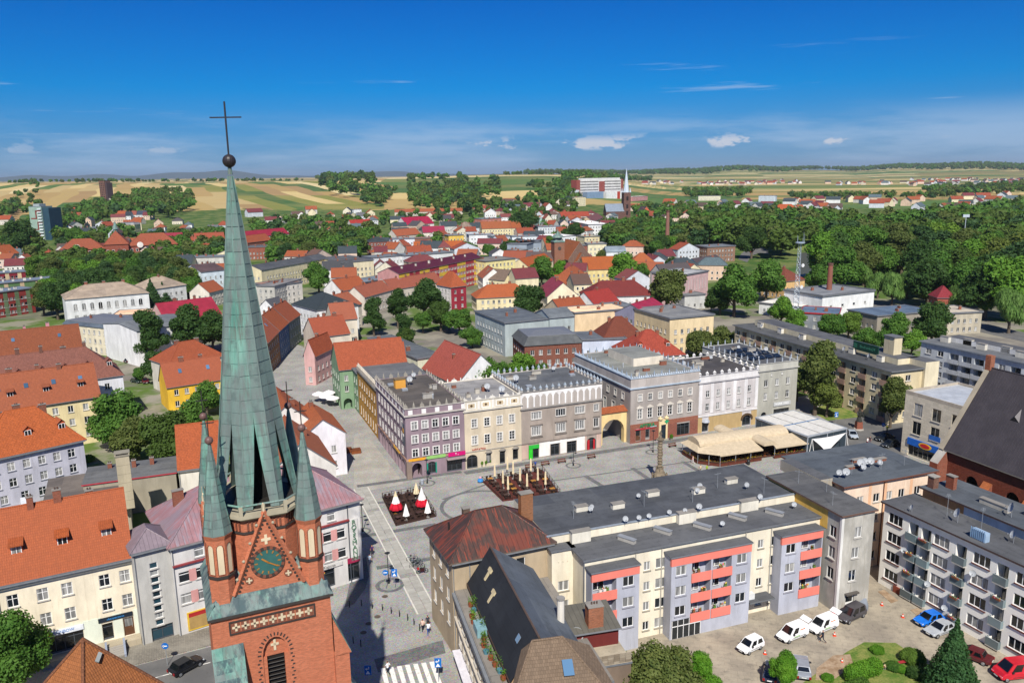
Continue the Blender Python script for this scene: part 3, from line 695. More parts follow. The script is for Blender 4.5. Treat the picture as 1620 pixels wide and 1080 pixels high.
def ring(px,py,r0,r1,z=.03,a0=0.0,a1=6.2832,n=40):
 c = P(px,py); b = MB()
 for i in range(n):
  t0,t1 = a0+(a1-a0)*i/n,a0+(a1-a0)*(i+1)/n
  b.poly([(c.x+r*math.cos(t),c.y+r*math.sin(t),z) for r,t in ((r0,t0),(r1,t0),(r1,t1),(r0,t1))],SD)
 tag(b.build('dark_ring'),kind='structure')
ring(760,800,6.6,7.3); ring(617,925,1.5,2.1,.032); ring(676,764,1.2,1.6,.032); ring(907,736,1.2,1.6,.032); ring(1033,715,1.2,1.6,.032); ring(574,840,1.0,1.4,.032)
sheet('dark_threshold',[(560,955),(578,930),(584,910),(579,880),(560,890),(545,960)],.026,SD)
# zebra crossing with dark apron
sheet('crossing_apron',[(592,1042),(700,1012),(705,1032),(598,1063)],.026,SD)
zc = thing('zebra_crossing','white striped zebra crossing at the foot of the street','crossing'); zc['kind'] = 'structure'
for i in range(7):
 t0 = i/7; x0 = 602+t0*90; x1 = x0+7.4; y0 = 1057-t0*12; b = MB()
 pts = [P(x0,y0),P(x1,y0-1),P(x1+9+i*1.3,1092),P(x0+9+i*1.3,1092)]
 b.poly([(p.x,p.y,.034) for p in pts],ground_mat('white line')); b.build('stripe',zc)
for a in ((244,1072),(262,1067),(326,1049),(345,1044)):
 p = P(*a); b = MB(); b.box(-.9,.9,-.07,.07,0,.004,ground_mat('white line')); tag(b.build('lane_dash',None,(p.x,p.y,.024),R_(26)),kind='structure')
for a in ((597,975),(583,986),(609,943),(575,1000)):
 p = P(*a); b = MB(); b.frustum(20,.42,0,.42,.012,paint('#5a4f45',.8)); tag(b.build('manhole_cover',None,(p.x,p.y,.014)),'round rusty manhole cover in the paving','manhole','manhole covers in the street')
# ---------------------------------------------------------------- church tower
def church():
 TX,TY = -20.1,58.6; ta = R_(24)
 T = thing('church_tower','tall red brick church tower with green copper spire and corner turrets','church tower',(TX,TY,0),ta)
 BR = brickm('#bd6c4c',.2,'#b88f78'); BD = brickm('#7c3d28',.15); DKB = paint('#3c3531',.8); CO = copper(0); CO1 = copper(1); CO2 = copper(2); ST = plaster('#a59c86'); CREAM = plaster('#d3c1a2')
 hw = 4.35; ZE = 26.7
 b = MB(); holes = [(hw,12.0,1.9,12.2,1.6,.55)]
 def face(o,ex,n,hl): facade(b,o,ex,n,2*hw,0,ZE,hl,BR,.55)
 face((-hw,-hw,0),(1,0,0),(0,-1,0),[(hw,14.0,1.9,10.0,1.5,.55)]); face((hw,-hw,0),(0,1,0),(1,0,0),[]); face((hw,hw,0),(-1,0,0),(0,1,0),[]); face((-hw,hw,0),(0,-1,0),(-1,0,0),[])
 body = b.build('body',T)
 # louvred lancet window
 L_ = MB(); L_.poly([(-.95,.5,14),(.95,.5,14),(.95,.5,22.6),(-.95,.5,22.6)],paint('#2a2522')); 
 L_.box(-.95,.95,.38,.5,22.3,24.1,BR); lw = L_.build('lancet_window',T,(0,-hw,0))
 for i in range(24):
  z = 14.2+i*.34; s = MB(); s.box(-.62,.62,-.12,.12,-.02,.02,paint('#4a4642',.7),M=Matrix.Rotation(R_(-35),4,'X'))
  s.build('louvre',lw,(0,.3,z))
 for sx in (-1,1):
  s = MB(); s.box(sx*.95-.3,sx*.95+.3,.1,.5,14,22.4,BR); s.build('jamb',lw)
 # dark glazed brick edging round the arch, brick by brick
 for sx in (-1,1):
  for i in range(27):
   z = 14.2+i*.31; s = MB(); s.box(-.09,.09,-.03,.05,0,.11,DKB); s.build('glazed_brick',lw,(sx*(1.16+(.12 if i % 2 else 0)),0,z))
 for i in range(15):
  a = math.pi*(i+.5)/15; s = MB(); s.box(-.05,.05,-.03,.05,-.13,.13,DKB); o = s.build('glazed_brick',lw,(math.cos(a)*1.2,0,22.5+math.sin(a)*1.75)); o.rotation_euler.y = math.pi/2-a
 cr = MB(); cr.box(-.09,.09,.3,.36,22.7,23.6,CREAM); cr.box(-.3,.3,.3,.36,23.1,23.28,CREAM); cr.build('relief_cross',lw)
 # frieze of pale crosses
 fz = MB(); fz.box(-3.1,3.1,-.03,.02,25.0,25.95,BD); 
 for z in (24.95,25.92): fz.box(-3.15,3.15,-.09,.02,z,z+.1,DKB)
 for x in (-3.15,3.05): fz.box(x,x+.1,-.09,.02,25.05,25.92,DKB)
 f = fz.build('frieze',T,(0,-hw,0)); cm = MB(); cm.box(-.08,.08,-.08,-.03,-.3,.3,CREAM); cm.box(-.28,.28,-.08,-.032,-.08,.08,CREAM); ce = cm.mesh('cross')
 tm = MB(); tm.box(-.04,.04,-.07,-.03,-.36,.36,BR); te = tm.mesh('frieze_bar')
 for i in range(9):
  link('cross',ce,f,(-2.65+i*.66,0,25.5)); 
  if i < 8: link('frieze_bar',te,f,(-2.32+i*.66,0,25.48))
 # buttress left with copper cap, diagonal buttress right
 def butt(name,x0,x1,y0,y1,zt,drop):
  b = MB(); b.prism([(x0,y0),(x1,y0),(x1,y1),(x0,y1)],0,zt,BR,ztop=None); o = b.build(name,T)
  c = MB(); th = .12; pts = [(x0-.1,y0-.12,zt),(x1+.1,y0-.12,zt),(x1+.1,y1,zt+drop),(x0-.1,y1,zt+drop)]
  c.poly([(x,y,z+th) for x,y,z in pts],CO1); c.poly(pts[::-1],CO1)
  for i in range(4): j = (i+1) % 4; c.poly([pts[i],pts[j],(pts[j][0],pts[j][1],pts[j][2]+th),(pts[i][0],pts[i][1],pts[i][2]+th)],CO)
  co = c.build('copper_cap',o); nx = 3; L = math.hypot(y1-y0,drop)
  for i in range(nx):
   for k in range(4):
    s = MB(); w_ = (x1-x0+.2)/nx-.02; l_ = L/4-.02; s.box(-w_/2,w_/2,-l_/2,l_/2,0,.03,random.choice((CO,CO1)))
    sh = s.build('copper_sheet',co,(x0-.1+(i+.5)*(x1-x0+.2)/nx,y0-.06+(y1-y0+.06)*(k+.5)/4,zt+th+drop*(k+.5)/4+.01)); sh.rotation_euler.x = math.atan2(drop,y1-y0)
  return o
 butt('buttress',-hw-.05,-hw+2.0,-hw-1.5,-hw-.002,20.6,3.4)
 M = MB(); X = hw
 # right buttress: projects to the right, cap slopes away to the right
 b = MB(); b.box(X+.002,X+1.15,-hw-.35,-hw+1.6,0,21.4,BR); o = b.build('buttress',T); c = MB()
 pts = [(X+.002,-hw-.45,24.6),(X+1.3,-hw-.45,21.4),(X+1.3,-hw+1.7,21.4),(X+.002,-hw+1.7,24.6)]; lo = [(p[0],p[1],21.4) for p in pts]
 c.poly(pts,CO); c.poly([lo[0],pts[1],pts[0]],BR); c.poly([lo[3],pts[3],pts[2]],BR); cap = c.build('copper_cap',o)
 for i in range(3):
  for k in range(4):
   s = MB(); s.box(-.42,.42,-.33,.33,0,.03,random.choice((CO,CO,CO1))); u = (k+.5)/4; sh = s.build('copper_sheet',cap,(X+.04+1.25*u,-hw-.1+i*.7,24.6-3.2*u+.02)); sh.rotation_euler.y = math.atan2(3.2,1.3)
 b = MB(); b.box(X+.01,X+1.75,-hw-.2,-hw+1.5,0,17.2,BR); b.prism([(X+1.152,-hw-.3),(X+1.9,-hw-.3),(X+1.9,-hw+1.6),(X+1.152,-hw+1.6)],17.2,17.25,CO,ztop=[18.8,17.3,17.3,18.8]); b.build('lower_buttress',T)
 # copper skirt roof
 sk = MB(); e = hw+.22; i_ = hw-1.55; z0,z1 = ZE-.1,ZE+2.7
 E4 = [(-e,-e),(e,-e),(e,e),(-e,e)]; I4 = [(-i_,-i_),(i_,-i_),(i_,i_),(-i_,i_)]
 for k in range(4):
  j = (k+1) % 4; sk.poly([(*E4[k],z0),(*E4[j],z0),(*I4[j],z1),(*I4[k],z1)],CO1); sk.poly([(*E4[k],z0-.22),(*E4[j],z0-.22),(*E4[j],z0),(*E4[k],z0)],DKB)
 sk.poly([(*p,z0-.22) for p in E4[::-1]],DKB); sk.poly([(*p,z1) for p in I4],ST)
 so = sk.build('skirt_roof',T); run = e-i_; sl = math.atan2(z1-z0,run); rows = 3
 for side,cols in ((0,13),(3,9)):
  Rz = Matrix.Rotation(side*math.pi/2,4,'Z')
  for r in range(rows):
   for k in range(cols):
    u = (r+.5)/rows; half = e-run*u; xw = 2*half/cols; x = -half+(k+.5)*xw+(.0 if r % 2 else 0)
    s = MB(); hl = math.hypot(run,z1-z0)/rows; s.box(-xw/2+.012,xw/2-.012,-hl/2+.01,hl/2-.01,0,.02+.02*random.random(),CO1 if random.random() < .7 else CO)
    p = Rz @ Vector((x,-e+run*u,z0+(z1-z0)*u+.01)); o = s.build('copper_sheet',so,p); o.rotation_euler = (Rz @ Matrix.Rotation(sl,4,'X')).to_euler()
 # octagon drum
 ap = 3.55; ro = ap/math.cos(math.pi/8); zd = 33.6
 b = MB(); b.frustum(8,ro,ZE+.5,ro,zd,BR,rot=math.pi/8); dr = b.build('octagon_drum',T)
 b = MB(); b.frustum(8,ro+.12,zd-1.3,ro+.12,zd-1.15,DKB,rot=math.pi/8); b.frustum(8,ro+.14,zd-.25,ro+.5,zd,ST,rot=math.pi/8); b.frustum(8,ro+.5,zd,ro+.5,zd+.22,ST,rot=math.pi/8); b.build('cornice',T)
 dn = MB(); dn.box(-.06,.06,-.1,.04,0,.7,BD); dm = dn.mesh('dentil')
 for k in range(8):
  a = k*math.pi/4-math.pi/2; cx,cy = math.cos(a),math.sin(a)
  if cy > .8: continue
  for q in range(9):
   t = (q-4)*.29; o = link('dentil',dm,dr,(cx*ap-cy*t,cy*ap+cx*t,zd-1.08)); o.rotation_euler.z = a+math.pi/2
 # balustrade rail with posts
 b = MB()
 rp = [Vector(((ro+.3)*math.cos(math.pi/8+k*math.pi/4),(ro+.3)*math.sin(math.pi/8+k*math.pi/4),zd+.95)) for k in range(8)]
 for k in range(8): b.tube(rp[k],rp[(k+1) % 8],.09,.09,4,CO)
 bo = b.build('balustrade',T)
 for k in range(8):
  for q in (0,.5):
   p = rp[k].lerp(rp[(k+1) % 8],q); s = MB(); s.box(-.13,.13,-.13,.13,-.75,.02,ST); s.build('baluster',bo,p)
 # gables on four faces with clock on the front
 for gi,rot in enumerate((0,math.pi/2,math.pi,-math.pi/2)):
  Rz = Matrix.Rotation(rot,4,'Z'); gw = 2.55; gz0,gz1 = ZE+1.1,33.9; y = -ap-.32
  b = MB(); tri = [(-gw,gz0),(gw,gz0),(0,gz1)]
  b.poly([Rz @ Vector((x,y,z)) for x,z in tri],BR); b.poly([Rz @ Vector((x,y+.4,z)) for x,z in tri[::-1]],BR)
  for i in range(3):
   (xa,za),(xb,zb) = tri[i],tri[(i+1) % 3]; b.poly([Rz @ Vector(q) for q in ((xa,y,za),(xa,y+.4,za),(xb,y+.4,zb),(xb,y,zb))],BR)
  g = b.build('gable',T)
  if gi == 2: continue
  n_ = 18
  for sx in (-1,1):
   c = MB(); d_ = Vector((-sx*gw,0,gz1-gz0)); c.tube(Rz @ Vector((sx*gw,y-.08,gz0)),Rz @ Vector((0,y-.08,gz1+.1)),.17,.15,4,BR); c.build('coping',g)
   for i in range(n_):
    t = (i+.5)/n_; q = Rz @ Vector((sx*(gw-.33)*(1-t),y-.05,gz0+.1+(gz1-gz0-.55)*t)); s = MB(); s.box(-.08,.08,-.05,.05,-.05,.05,DKB); o = s.build('glazed_brick',g,q); o.rotation_euler.z = rot
   for i in range(4):
    t = (i+.8)/4.6; q = Rz @ Vector((sx*gw*(1-t)+sx*.14,y-.12,gz0+(gz1-gz0)*t+.16)); s = MB(); s.lathe([(0,-.12),(.12,-.02),(.13,.06),(0,.16)],6,ST); s.build('crocket',g,q)
  s = MB(); s.lathe([(.0,.7),(.06,.6),(.09,0),(0,-.1)],6,CREAM); s.build('finial',g,Rz @ Vector((0,y-.05,gz1+.1)))
  if gi == 0:
   cz = 29.95; r = 1.02
   K = Matrix.Rotation(math.pi/2,4,'X'); K.translation = (0,y-.02,cz)
   c = MB(); c.frustum(32,r,0,r,.06,paint('#33605b',.6),M=K); ck = c.build('clock_face',T)
   c = MB()
   for i in range(32):
    a0,a1 = 2*math.pi*i/32,2*math.pi*(i+1)/32
    for (ra,rb,za,zb) in ((r,r+.22,.1,.1),(r+.22,r+.22,.1,0),(r,r,.1,.0)):
     c.poly([K @ Vector((q*math.cos(a),q*math.sin(a),z)) for q,a,z in ((ra,a0,za),(rb,a0,zb),(rb,a1,zb),(ra,a1,za))],DKB if i % 2 else BD)
   c.build('clock_surround',ck)
   for i in range(12):
    a = i*math.pi/6; s = MB(); s.box(.72,.95,-.05,.05,.06,.09,paint('#9a6b35',.5),M=K @ Matrix.Rotation(a,4,'Z')); s.build('hour_mark',ck)
   for a,l,w_ in ((R_(140),.55,.06),(R_(-32),.82,.045)):
    s = MB(); s.box(-.12,l,-w_,w_,.09,.12,paint('#a8702f',.5),M=K @ Matrix.Rotation(a,4,'Z')); s.build('clock_hand',ck)
   s = MB(); q = Vector((0,y-.03,31.75)); s.box(-.1,.1,-.03,.03,-.38,.38,CREAM); s.box(-.34,.34,-.031,.031,-.1,.1,CREAM); s.build('gable_cross',g,q)
   for sx in (-1,1):
    K2 = Matrix.Rotation(math.pi/2,4,'X'); K2.translation = (sx*1.42,y-.02,28.75); s = MB(); s.frustum(12,.3,0,.3,.05,BD,M=K2); s.box(-.06,.06,-.22,.22,.05,.08,CREAM,M=K2); s.box(-.22,.22,-.06,.06,.05,.079,CREAM,M=K2); s.build('rosette',g)
 # corner turrets
 tp = 3.25
 for (sx,sy) in ((-1,-1),(1,-1),(-1,1),(1,1)):
  b = MB(); cx,cy = sx*tp,sy*tp; rt = .95
  b.frustum(8,rt*.98,ZE+.4,rt*.98,32.7,BR,c=(cx,cy),rot=math.pi/8); b.frustum(8,rt+.08,29.4,rt+.1,29.6,DKB,c=(cx,cy),rot=math.pi/8); b.frustum(8,rt,32.4,rt+.14,32.75,BR,c=(cx,cy),rot=math.pi/8)
  t = b.build('turret',T)
  if sy < 0 or sx < 0:
   for k in range(8):
    a = k*math.pi/4; nx,ny = math.cos(a),math.sin(a)
    if ny > .3: continue
    p = MB(); pts = [(-.21,0),(.21,0)]+[(.21*math.cos(q*math.pi/6),2.0+.3*math.sin(q*math.pi/6)) for q in range(7)]
    p.poly([(x,-.012,z) for x,z in pts],CREAM)
    for (p0,p1) in zip(pts,pts[1:]+pts[:1]):
     p.poly([(p0[0]*1.25,-.06,p0[1]*1.02-.02),(p1[0]*1.25,-.06,p1[1]*1.02-.02),(p1[0],-.012,p1[1]),(p0[0],-.012,p0[1])],BD)
    apx = rt*.98*math.cos(math.pi/8)+.01
    o = p.build('blind_arch',t,(cx+nx*apx,cy+ny*apx,29.75)); o.rotation_euler.z = a+math.pi/2
  zc0,zc1 = 32.75,39.5; c = MB(); c.frustum(8,1.06,zc0,.09,zc1,CO2,c=(cx,cy),rot=math.pi/8); cs = c.build('turret_spire',T)
  if sy < 0 or sx < 0:
   for k in range(8):
    a = k*math.pi/4
    if math.sin(a) > .4: continue
    rws = 11
    for r in range(rws):
     u0,u1 = r/rws,(r+1)/rws; R0,R1 = 1.06+(.09-1.06)*u0,1.06+(.09-1.06)*u1; hb0,hb1 = R0*math.sin(math.pi/8)*.97,R1*math.sin(math.pi/8)*.97; p0,p1 = R0*math.cos(math.pi/8),R1*math.cos(math.pi/8); o_ = .012+.02*random.random()
     nx,ny = math.cos(a),math.sin(a)
     def q(pp,t_,u): return (cx+nx*(pp+o_)-ny*t_,cy+ny*(pp+o_)+nx*t_,zc0+(zc1-zc0)*u)
     s = MB(); e_ = .006; s.poly([q(p0,-hb0,u0+e_),q(p0,hb0,u0+e_),q(p1,hb1,u1-e_),q(p1,-hb1,u1-e_)],CO2 if random.random() < .6 else CO); s.build('copper_sheet',cs)
  s = MB(); s.lathe([(0,zc1+.55)]+[(.3*math.sin(q*math.pi/8),zc1+.25-.3*math.cos(q*math.pi/8)*-1) for q in range(1,8)]+[(0,zc1-.05)],12,paint('#6a4f4a',.5),c=(cx,cy)); s.build('ball',T,smooth=True)
  s = MB(); s.box(cx-.035,cx+.035,cy-.035,cy+.035,zc1+.5,zc1+2.3,paint('#33302e')); s.box(cx-.45,cx+.45,cy-.03,cy+.03,zc1+1.5,zc1+1.57,paint('#33302e')); s.build('cross',T)
 # main spire: octagon, tall triangular openings on each face, copper sheets
 zb,zt,Rb,Rt = 33.85,58.2,3.25,.16
 def SP(k,u,t,off=0.0):   # face k, height fraction u, lateral t in -1..1
  a = k*math.pi/4-math.pi/2; R0 = Rb+(Rt-Rb)*u; R0 *= 1-.06*math.sin(math.pi*u); p = R0*math.cos(math.pi/8)+off; hb = R0*math.sin(math.pi/8); nx,ny = math.cos(a),math.sin(a)
  return (nx*p-ny*t*hb,ny*p+nx*t*hb,zb+(zt-zb)*u)
 sp_ = MB(); NU = 32; uo = .265
 def ow(u): return .52*(1-u/uo) if u < uo else 0
 for k in range(8):
  for r in range(NU):
   u0,u1 = r/NU,(r+1)/NU
   for sg in (-1,1):
    if ow(u0) > 0:
     sp_.poly([SP(k,u0,sg*ow(u0)),SP(k,u0,sg),SP(k,u1,sg),SP(k,u1,sg*ow(u1))][::sg],CO)
   if ow(u0) <= 0: sp_.poly([SP(k,u0,-1),SP(k,u0,1),SP(k,u1,1),SP(k,u1,-1)],CO)
 sp_.frustum(8,1.1,zb,.9,zb+6.5,paint('#1c1a18',.9))
 sps = sp_.build('spire',T)
 # inner timber visible through openings
 b = MB()
 for k in range(8):
  a = k*math.pi/4+math.pi/8; b.tube((2.9*math.cos(a),2.9*math.sin(a),zb),(.8*math.cos(a),.8*math.sin(a),zb+15),.13,.1,4,paint('#3a322b'))
 b.frustum(8,3.1,zb-.02,3.1,zb,paint('#2b2825'),rot=math.pi/8); b.build('spire_frame',T)
 cnt = 0; back = MB()
 for k in range(8):
  vis = k in (0,1,7,6)
  rowsn = 27
  for r in range(rowsn):
   u0,u1 = r/rowsn,(r+1)/rowsn; wid = 2*(Rb+(Rt-Rb)*u0)*math.sin(math.pi/8)
   nc = 3 if wid > 1.9 else (2 if wid > .9 else 1)
   if ow(u0) > 0 or ow(u1) > 0:
    segs = [(-1,-max(ow(u0),.02),-max(ow(u1),.02)),(1,max(ow(u0),.02),max(ow(u1),.02))]
    quads = [((sg,u0),(a0,u0),(a1,u1),(sg,u1)) for sg,a0,a1 in segs]
   else:
    quads = []
    for c in range(nc): ta_,tb_ = -1+2*c/nc,-1+2*(c+1)/nc; quads.append(((ta_,u0),(tb_,u0),(tb_,u1),(ta_,u1)))
   for qd in quads:
    o_ = .015+.03*random.random(); e_ = .0015; pts = []
    ct = sum(x for x,_ in qd)/4
    for i,(t_,u_) in enumerate(qd): pts.append(SP(k,u_+(e_ if i < 2 else -e_),ct+(t_-ct)*.97,o_))
    if vis and cnt < 290:
     s = MB(); s.poly(pts,CO if random.random() < .8 else CO2); s.build('copper_sheet',sps); cnt += 1
    else: back.poly(pts,CO)
 tag(back.build('copper_sheeting',sps),kind='stuff')
 s = MB(); 
 for k in range(8):
  a = k*math.pi/4-math.pi/2+math.pi/8
  for r in range(16):
   u0,u1 = r/16,(r+1)/16; f_ = lambda u: (Rb+(Rt-Rb)*u)*(1-.06*math.sin(math.pi*u))+.02
   s.tube((f_(u0)*math.cos(a),f_(u0)*math.sin(a),zb+(zt-zb)*u0),(f_(u1)*math.cos(a),f_(u1)*math.sin(a),zb+(zt-zb)*u1),.05,.05,5,CO,False)
 s.build('hip_roll',sps)
 zb2 = 59.25; s = MB(); s.lathe([(0,.5)]+[(.47*math.sin(q*math.pi/10),.47*math.cos(q*math.pi/10)) for q in range(1,10)]+[(0,-.5)],16,paint('#2f2a2c',.45)); s.frustum(8,.17,-.95,.12,-.35,CO); s.build('ball',T,(0,0,zb2),smooth=False)
 s = MB(); CR = paint('#2d2b2e',.5); s.box(-.05,.05,-.05,.05,.4,4.1,CR); s.box(-1.12,1.12,-.04,.04,2.97,3.06,CR); s.build('cross',T,(0,0,zb2),R_(-24))
 # nave roof in the bottom left corner: hipped tile roof of the choir
 NR = tile('#b4602f',1.0); a = P(131,1010,14.5)
 n = thing('church_roof','old mossy orange tiled church roof coming to a point at the picture bottom','roof',(a.x,a.y,0),R_(24))
 b = MB(); e = [(9.3,-.4,5),(.4,9.3,5),(-9.3,.4,5),(-.4,-9.3,5)]; apx = (0,0,14.5)
 for i in range(4): b.poly([e[i],e[(i+1) % 4],apx],NR)
 b.poly(e[::-1],NR); r = b.build('roof',n)
 w_ = MB(); w_.prism([(q[0]*.93,q[1]*.93) for q in e],0,5.1,BR); w_.build('wall',n)
 for i in range(4): s = MB(); s.tube(apx,e[i],.16,.16,6,tile('#8a4a2c')); s.build('ridge_tiles',r)
 s = MB(); s.box(-.18,.18,-.5,.5,0,.14,paint('#9aa09c')); o = s.build('roof_vent',r,(1.2,-1.0,12.75)); o.rotation_euler = (R_(30),R_(38),0)
church()
# ---------------------------------------------------------------- market row
PIN = {}
def pinnacle(kind,hx):
 k = (kind,hx)
 if k in PIN: return PIN[k]
 b = MB(); m = plaster(hx,.8)
 if kind == 'spike': b.box(-.3,.3,-.2,.2,0,.45,m); b.lathe([(.34,.45),(.3,.55),(.2,.6),(.26,.85),(.1,1.25),(.0,1.75)],8,m); b.lathe([(.36,.45),(0,.451)],8,m)
 elif kind == 'crest':
  b.box(-.55,.55,-.13,.13,0,.35,m)
  pts = [(.55*math.cos(a*math.pi/10),.35+.75*math.sin(a*math.pi/10)) for a in range(11)]
  b.poly([(x,-.13,z) for x,z in pts],m); b.poly([(x,.13,z) for x,z in pts[::-1]],m)
  for p,q in zip(pts,pts[1:]): b.poly([(p[0],-.13,p[1]),(p[0],.13,p[1]),(q[0],.13,q[1]),(q[0],-.13,q[1])],m)
  b.lathe([(.0,1.5),(.12,1.3),(.1,1.1),(.14,1.0)],6,m)
 elif kind == 'lunette':
  r = .85; pts = [(r*math.cos(a*math.pi/10),r*.8*math.sin(a*math.pi/10)) for a in range(11)]
  b.poly([(x,-.15,z) for x,z in pts],m); b.poly([(x,.15,z) for x,z in pts[::-1]],m)
  for p,q in zip(pts,pts[1:]): b.poly([(p[0],-.19,p[1]),(p[0],.19,p[1]),(q[0],.19,q[1]),(q[0],-.19,q[1])],m)
  b.box(-.09,.09,-.1,.1,r*.75,r*.75+.35,m)
 elif kind == 'tent': b.box(-.28,.28,-.2,.2,0,.75,m); b.frustum(4,.5,.75,.02,1.55,paint('#98a2aa'),rot=math.pi/4); b.lathe([(0,1.75),(.06,1.65),(0,1.5)],5,m)
 elif kind == 'blade': b.box(-.14,.14,-.14,.14,0,.9,m); b.frustum(4,.26,.9,.16,1.05,m,rot=math.pi/4); b.frustum(4,.15,1.05,.02,1.75,paint('#8f9cab'),rot=math.pi/4)
 elif kind == 'merlon': b.box(-.42,.42,-.18,.18,0,.55,m); b.lathe([(.28,.55),(.5,.75),(.42,.95),(.2,1.05),(.12,1.25),(0,1.4)],10,m); b.box(-.5,.5,-.2,.2,.55,.62,m)
 elif kind == 'post': b.box(-.13,.13,-.13,.13,0,.7,m); b.frustum(4,.18,.7,.02,1.0,m,rot=math.pi/4)
 PIN[k] = b.mesh('pinnacle'); return PIN[k]
def crown(ro,x0,x1,y0,y1,z,kinds,hx,step,sides='fblr',name='pinnacle',sz=.78):
 def run(ax,ay,bx,by,rz):
  L = math.hypot(bx-ax,by-ay); n = max(1,round(L/step))
  for i in range(n+1):
   t = i/n; o = link(name,pinnacle(kinds[i % len(kinds)],hx),ro,(ax+(bx-ax)*t,ay+(by-ay)*t,z),rz); o.scale = (sz,sz,sz)
 if 'f' in sides: run(x0,y0,x1,y0,0)
 if 'b' in sides: run(x0,y1,x1,y1,0)
 if 'l' in sides: run(x0,y0+step,x0,y1-step,math.pi/2)
 if 'r' in sides: run(x1,y0+step,x1,y1-step,math.pi/2)
def attic(root,w,d,h,ah,mat,bandm,posts=None,sides='flr',nm='attic',th=.35,pr=.0):
 b = MB(); z0,z1 = h,h+ah
 b.box(-pr,w+pr,-pr,th,z0,z1,mat); b.box(-pr,w+pr,d-th,d+pr,z0,z1,mat); b.box(-pr,th,th,d-th,z0,z1,mat); b.box(w-th,w+pr,th,d-th,z0,z1,mat)
 o = b.build(nm,root); c = MB()
 for zz,p,hh in ((z0-.02,.28,.26),(z1-.02,.16,.16)):
  c.box(-p,w+p,-p,-pr-.002,zz,zz+hh,bandm); 
  c.box(-p,-pr-.002,-pr,d,zz,zz+hh,bandm); c.box(w+pr+.002,w+p,-pr,d,zz,zz+hh,bandm)
 c.build('cornice',root); return o
def rooftop(ro,w,d,h,n,seed,dish=1):
 """vent stacks, hatches, dishes and aerials on a flat roof"""
 r = random.Random(seed)
 for i in range(n):
  x,y = r.uniform(1.5,w-1.5),r.uniform(2,d-1.5); k = r.choice(('chim','vent','hatch','chim'))
  if k == 'chim': chimney(ro,x,y,h+.2,r.choice(('#8a4a35','#b9b2a4','#a8a49c')),r.choice((.9,1.6,2.2)),.6,r.choice((.7,1.0)),r.choice((0,2,3)))
  elif k == 'vent': b = MB(); b.frustum(8,.12,0,.12,.9,paint('#a9adb0')); b.frustum(8,.22,.9,.05,1.1,paint('#a9adb0')); b.build('vent_pipe',ro,(x,y,h+.2))
  else: b = MB(); b.box(-.6,.6,-.5,.5,0,.45,paint('#8b9096'),top=paint('#9aa0a6')); b.build('roof_hatch',ro,(x,y,h+.2))
 for i in range(dish): sat_dish(ro,r.uniform(1.5,w-1.5),r.uniform(1.5,d-1.5),h+.2,r.uniform(.9,1.5))
DISH = []
def sat_dish(par,x,y,z,ht=1.2,rz=None,r=.45):
 if not DISH:
  b = MB(); g = paint('#a5a8aa',.5); K = Matrix.Translation((0,-.12,1.0)) @ Matrix.Rotation(R_(65),4,'X')
  b.lathe([(0,-.1),(.2,-.08),(.38,-.02),(.45,.03)],14,g,M=K); b.tube((0,0,0),(0,0,1.0),.035,.035,5,paint('#8a8d90')); b.tube((0,-.15,.8),(0,-.65,1.05),.02,.02,4,paint('#777a7d')); b.box(-.06,.06,-.72,-.6,1.0,1.1,paint('#777a7d'))
  DISH.append(b.mesh('satellite_dish'))
 o = link('satellite_dish',DISH[0],par,(x,y,z),R_(-20)+random.uniform(-.3,.3) if rz is None else rz); o.scale = (ht,)*3; return o
def aerial(par,x,y,z,h=2.6):
 b = MB(); m = paint('#8d9296'); b.tube((0,0,0),(0,0,h),.03,.025,5,m); b.tube((-.6,0,h-.2),(.6,0,h-.2),.015,.015,4,m)
 for i in range(6): b.tube((-.5+i*.2,-.3+.02*i,h-.2),(-.5+i*.2,.3-.02*i,h-.2),.01,.01,4,m)
 b.build('aerial',par,(x,y,z),random.uniform(0,3))
def signboard(par,x,z,w,h,hx,txt=None,thx='#ffffff',size=None,y=-.12,rz=0.0,name='sign',loc=None):
 b = MB(); b.box(-w/2,w/2,-.06,.06,-h/2,h/2,paint(hx)); o = b.build(name,par,loc or (x,y,z),rz)
 if txt: text_obj('lettering',txt,o,(0,-.07,0),0,size or h*.75,lettering(thx),.012)
 return o
BT = lambda hx='#4a4d52': bitumen(hx)
TOPZ = {}
def tenement(label,s0,s1,h,ah,d,wall,fr,le=None,ri=None,amat='#cfc8bb',bmat='#a39e95',roofc='#4d5055',pk=('spike',),phx='#a8a296',step=1.7,sides='fblr',fl='',**k):
 def ex(root,ro,w,d_,ht):
  h_ = ht-ah+.3
  attic(root,w,d_,h_,ah,plaster(amat),plaster(bmat),pr=.03); crown(ro,.18,w-.18,.18,d_-.18,h_+ah,pk,phx,step,sides)
  rooftop(ro,w,d_,ht,int(w*d_/45),int(s0*10)+3,2)
 a = mk(s0,0)
 q = house(label,tuple(a),tuple(mk(s1,0)),h=h+ah-.3,d=d,zp=0,wall=wall,roof='flat',rh=0,rcol=roofc,fr=fr,le=le,ri=ri,oh=-.3,name='tenement',cat='building',group='tenements along the market square',extra=ex,panes=True,**k)
 TOPZ[id(q[1])] = ah-.3; return (*q[:4],h)
S_ = [0,12.0,24.3,42.9,50.0,67.6,84.0,95.4]
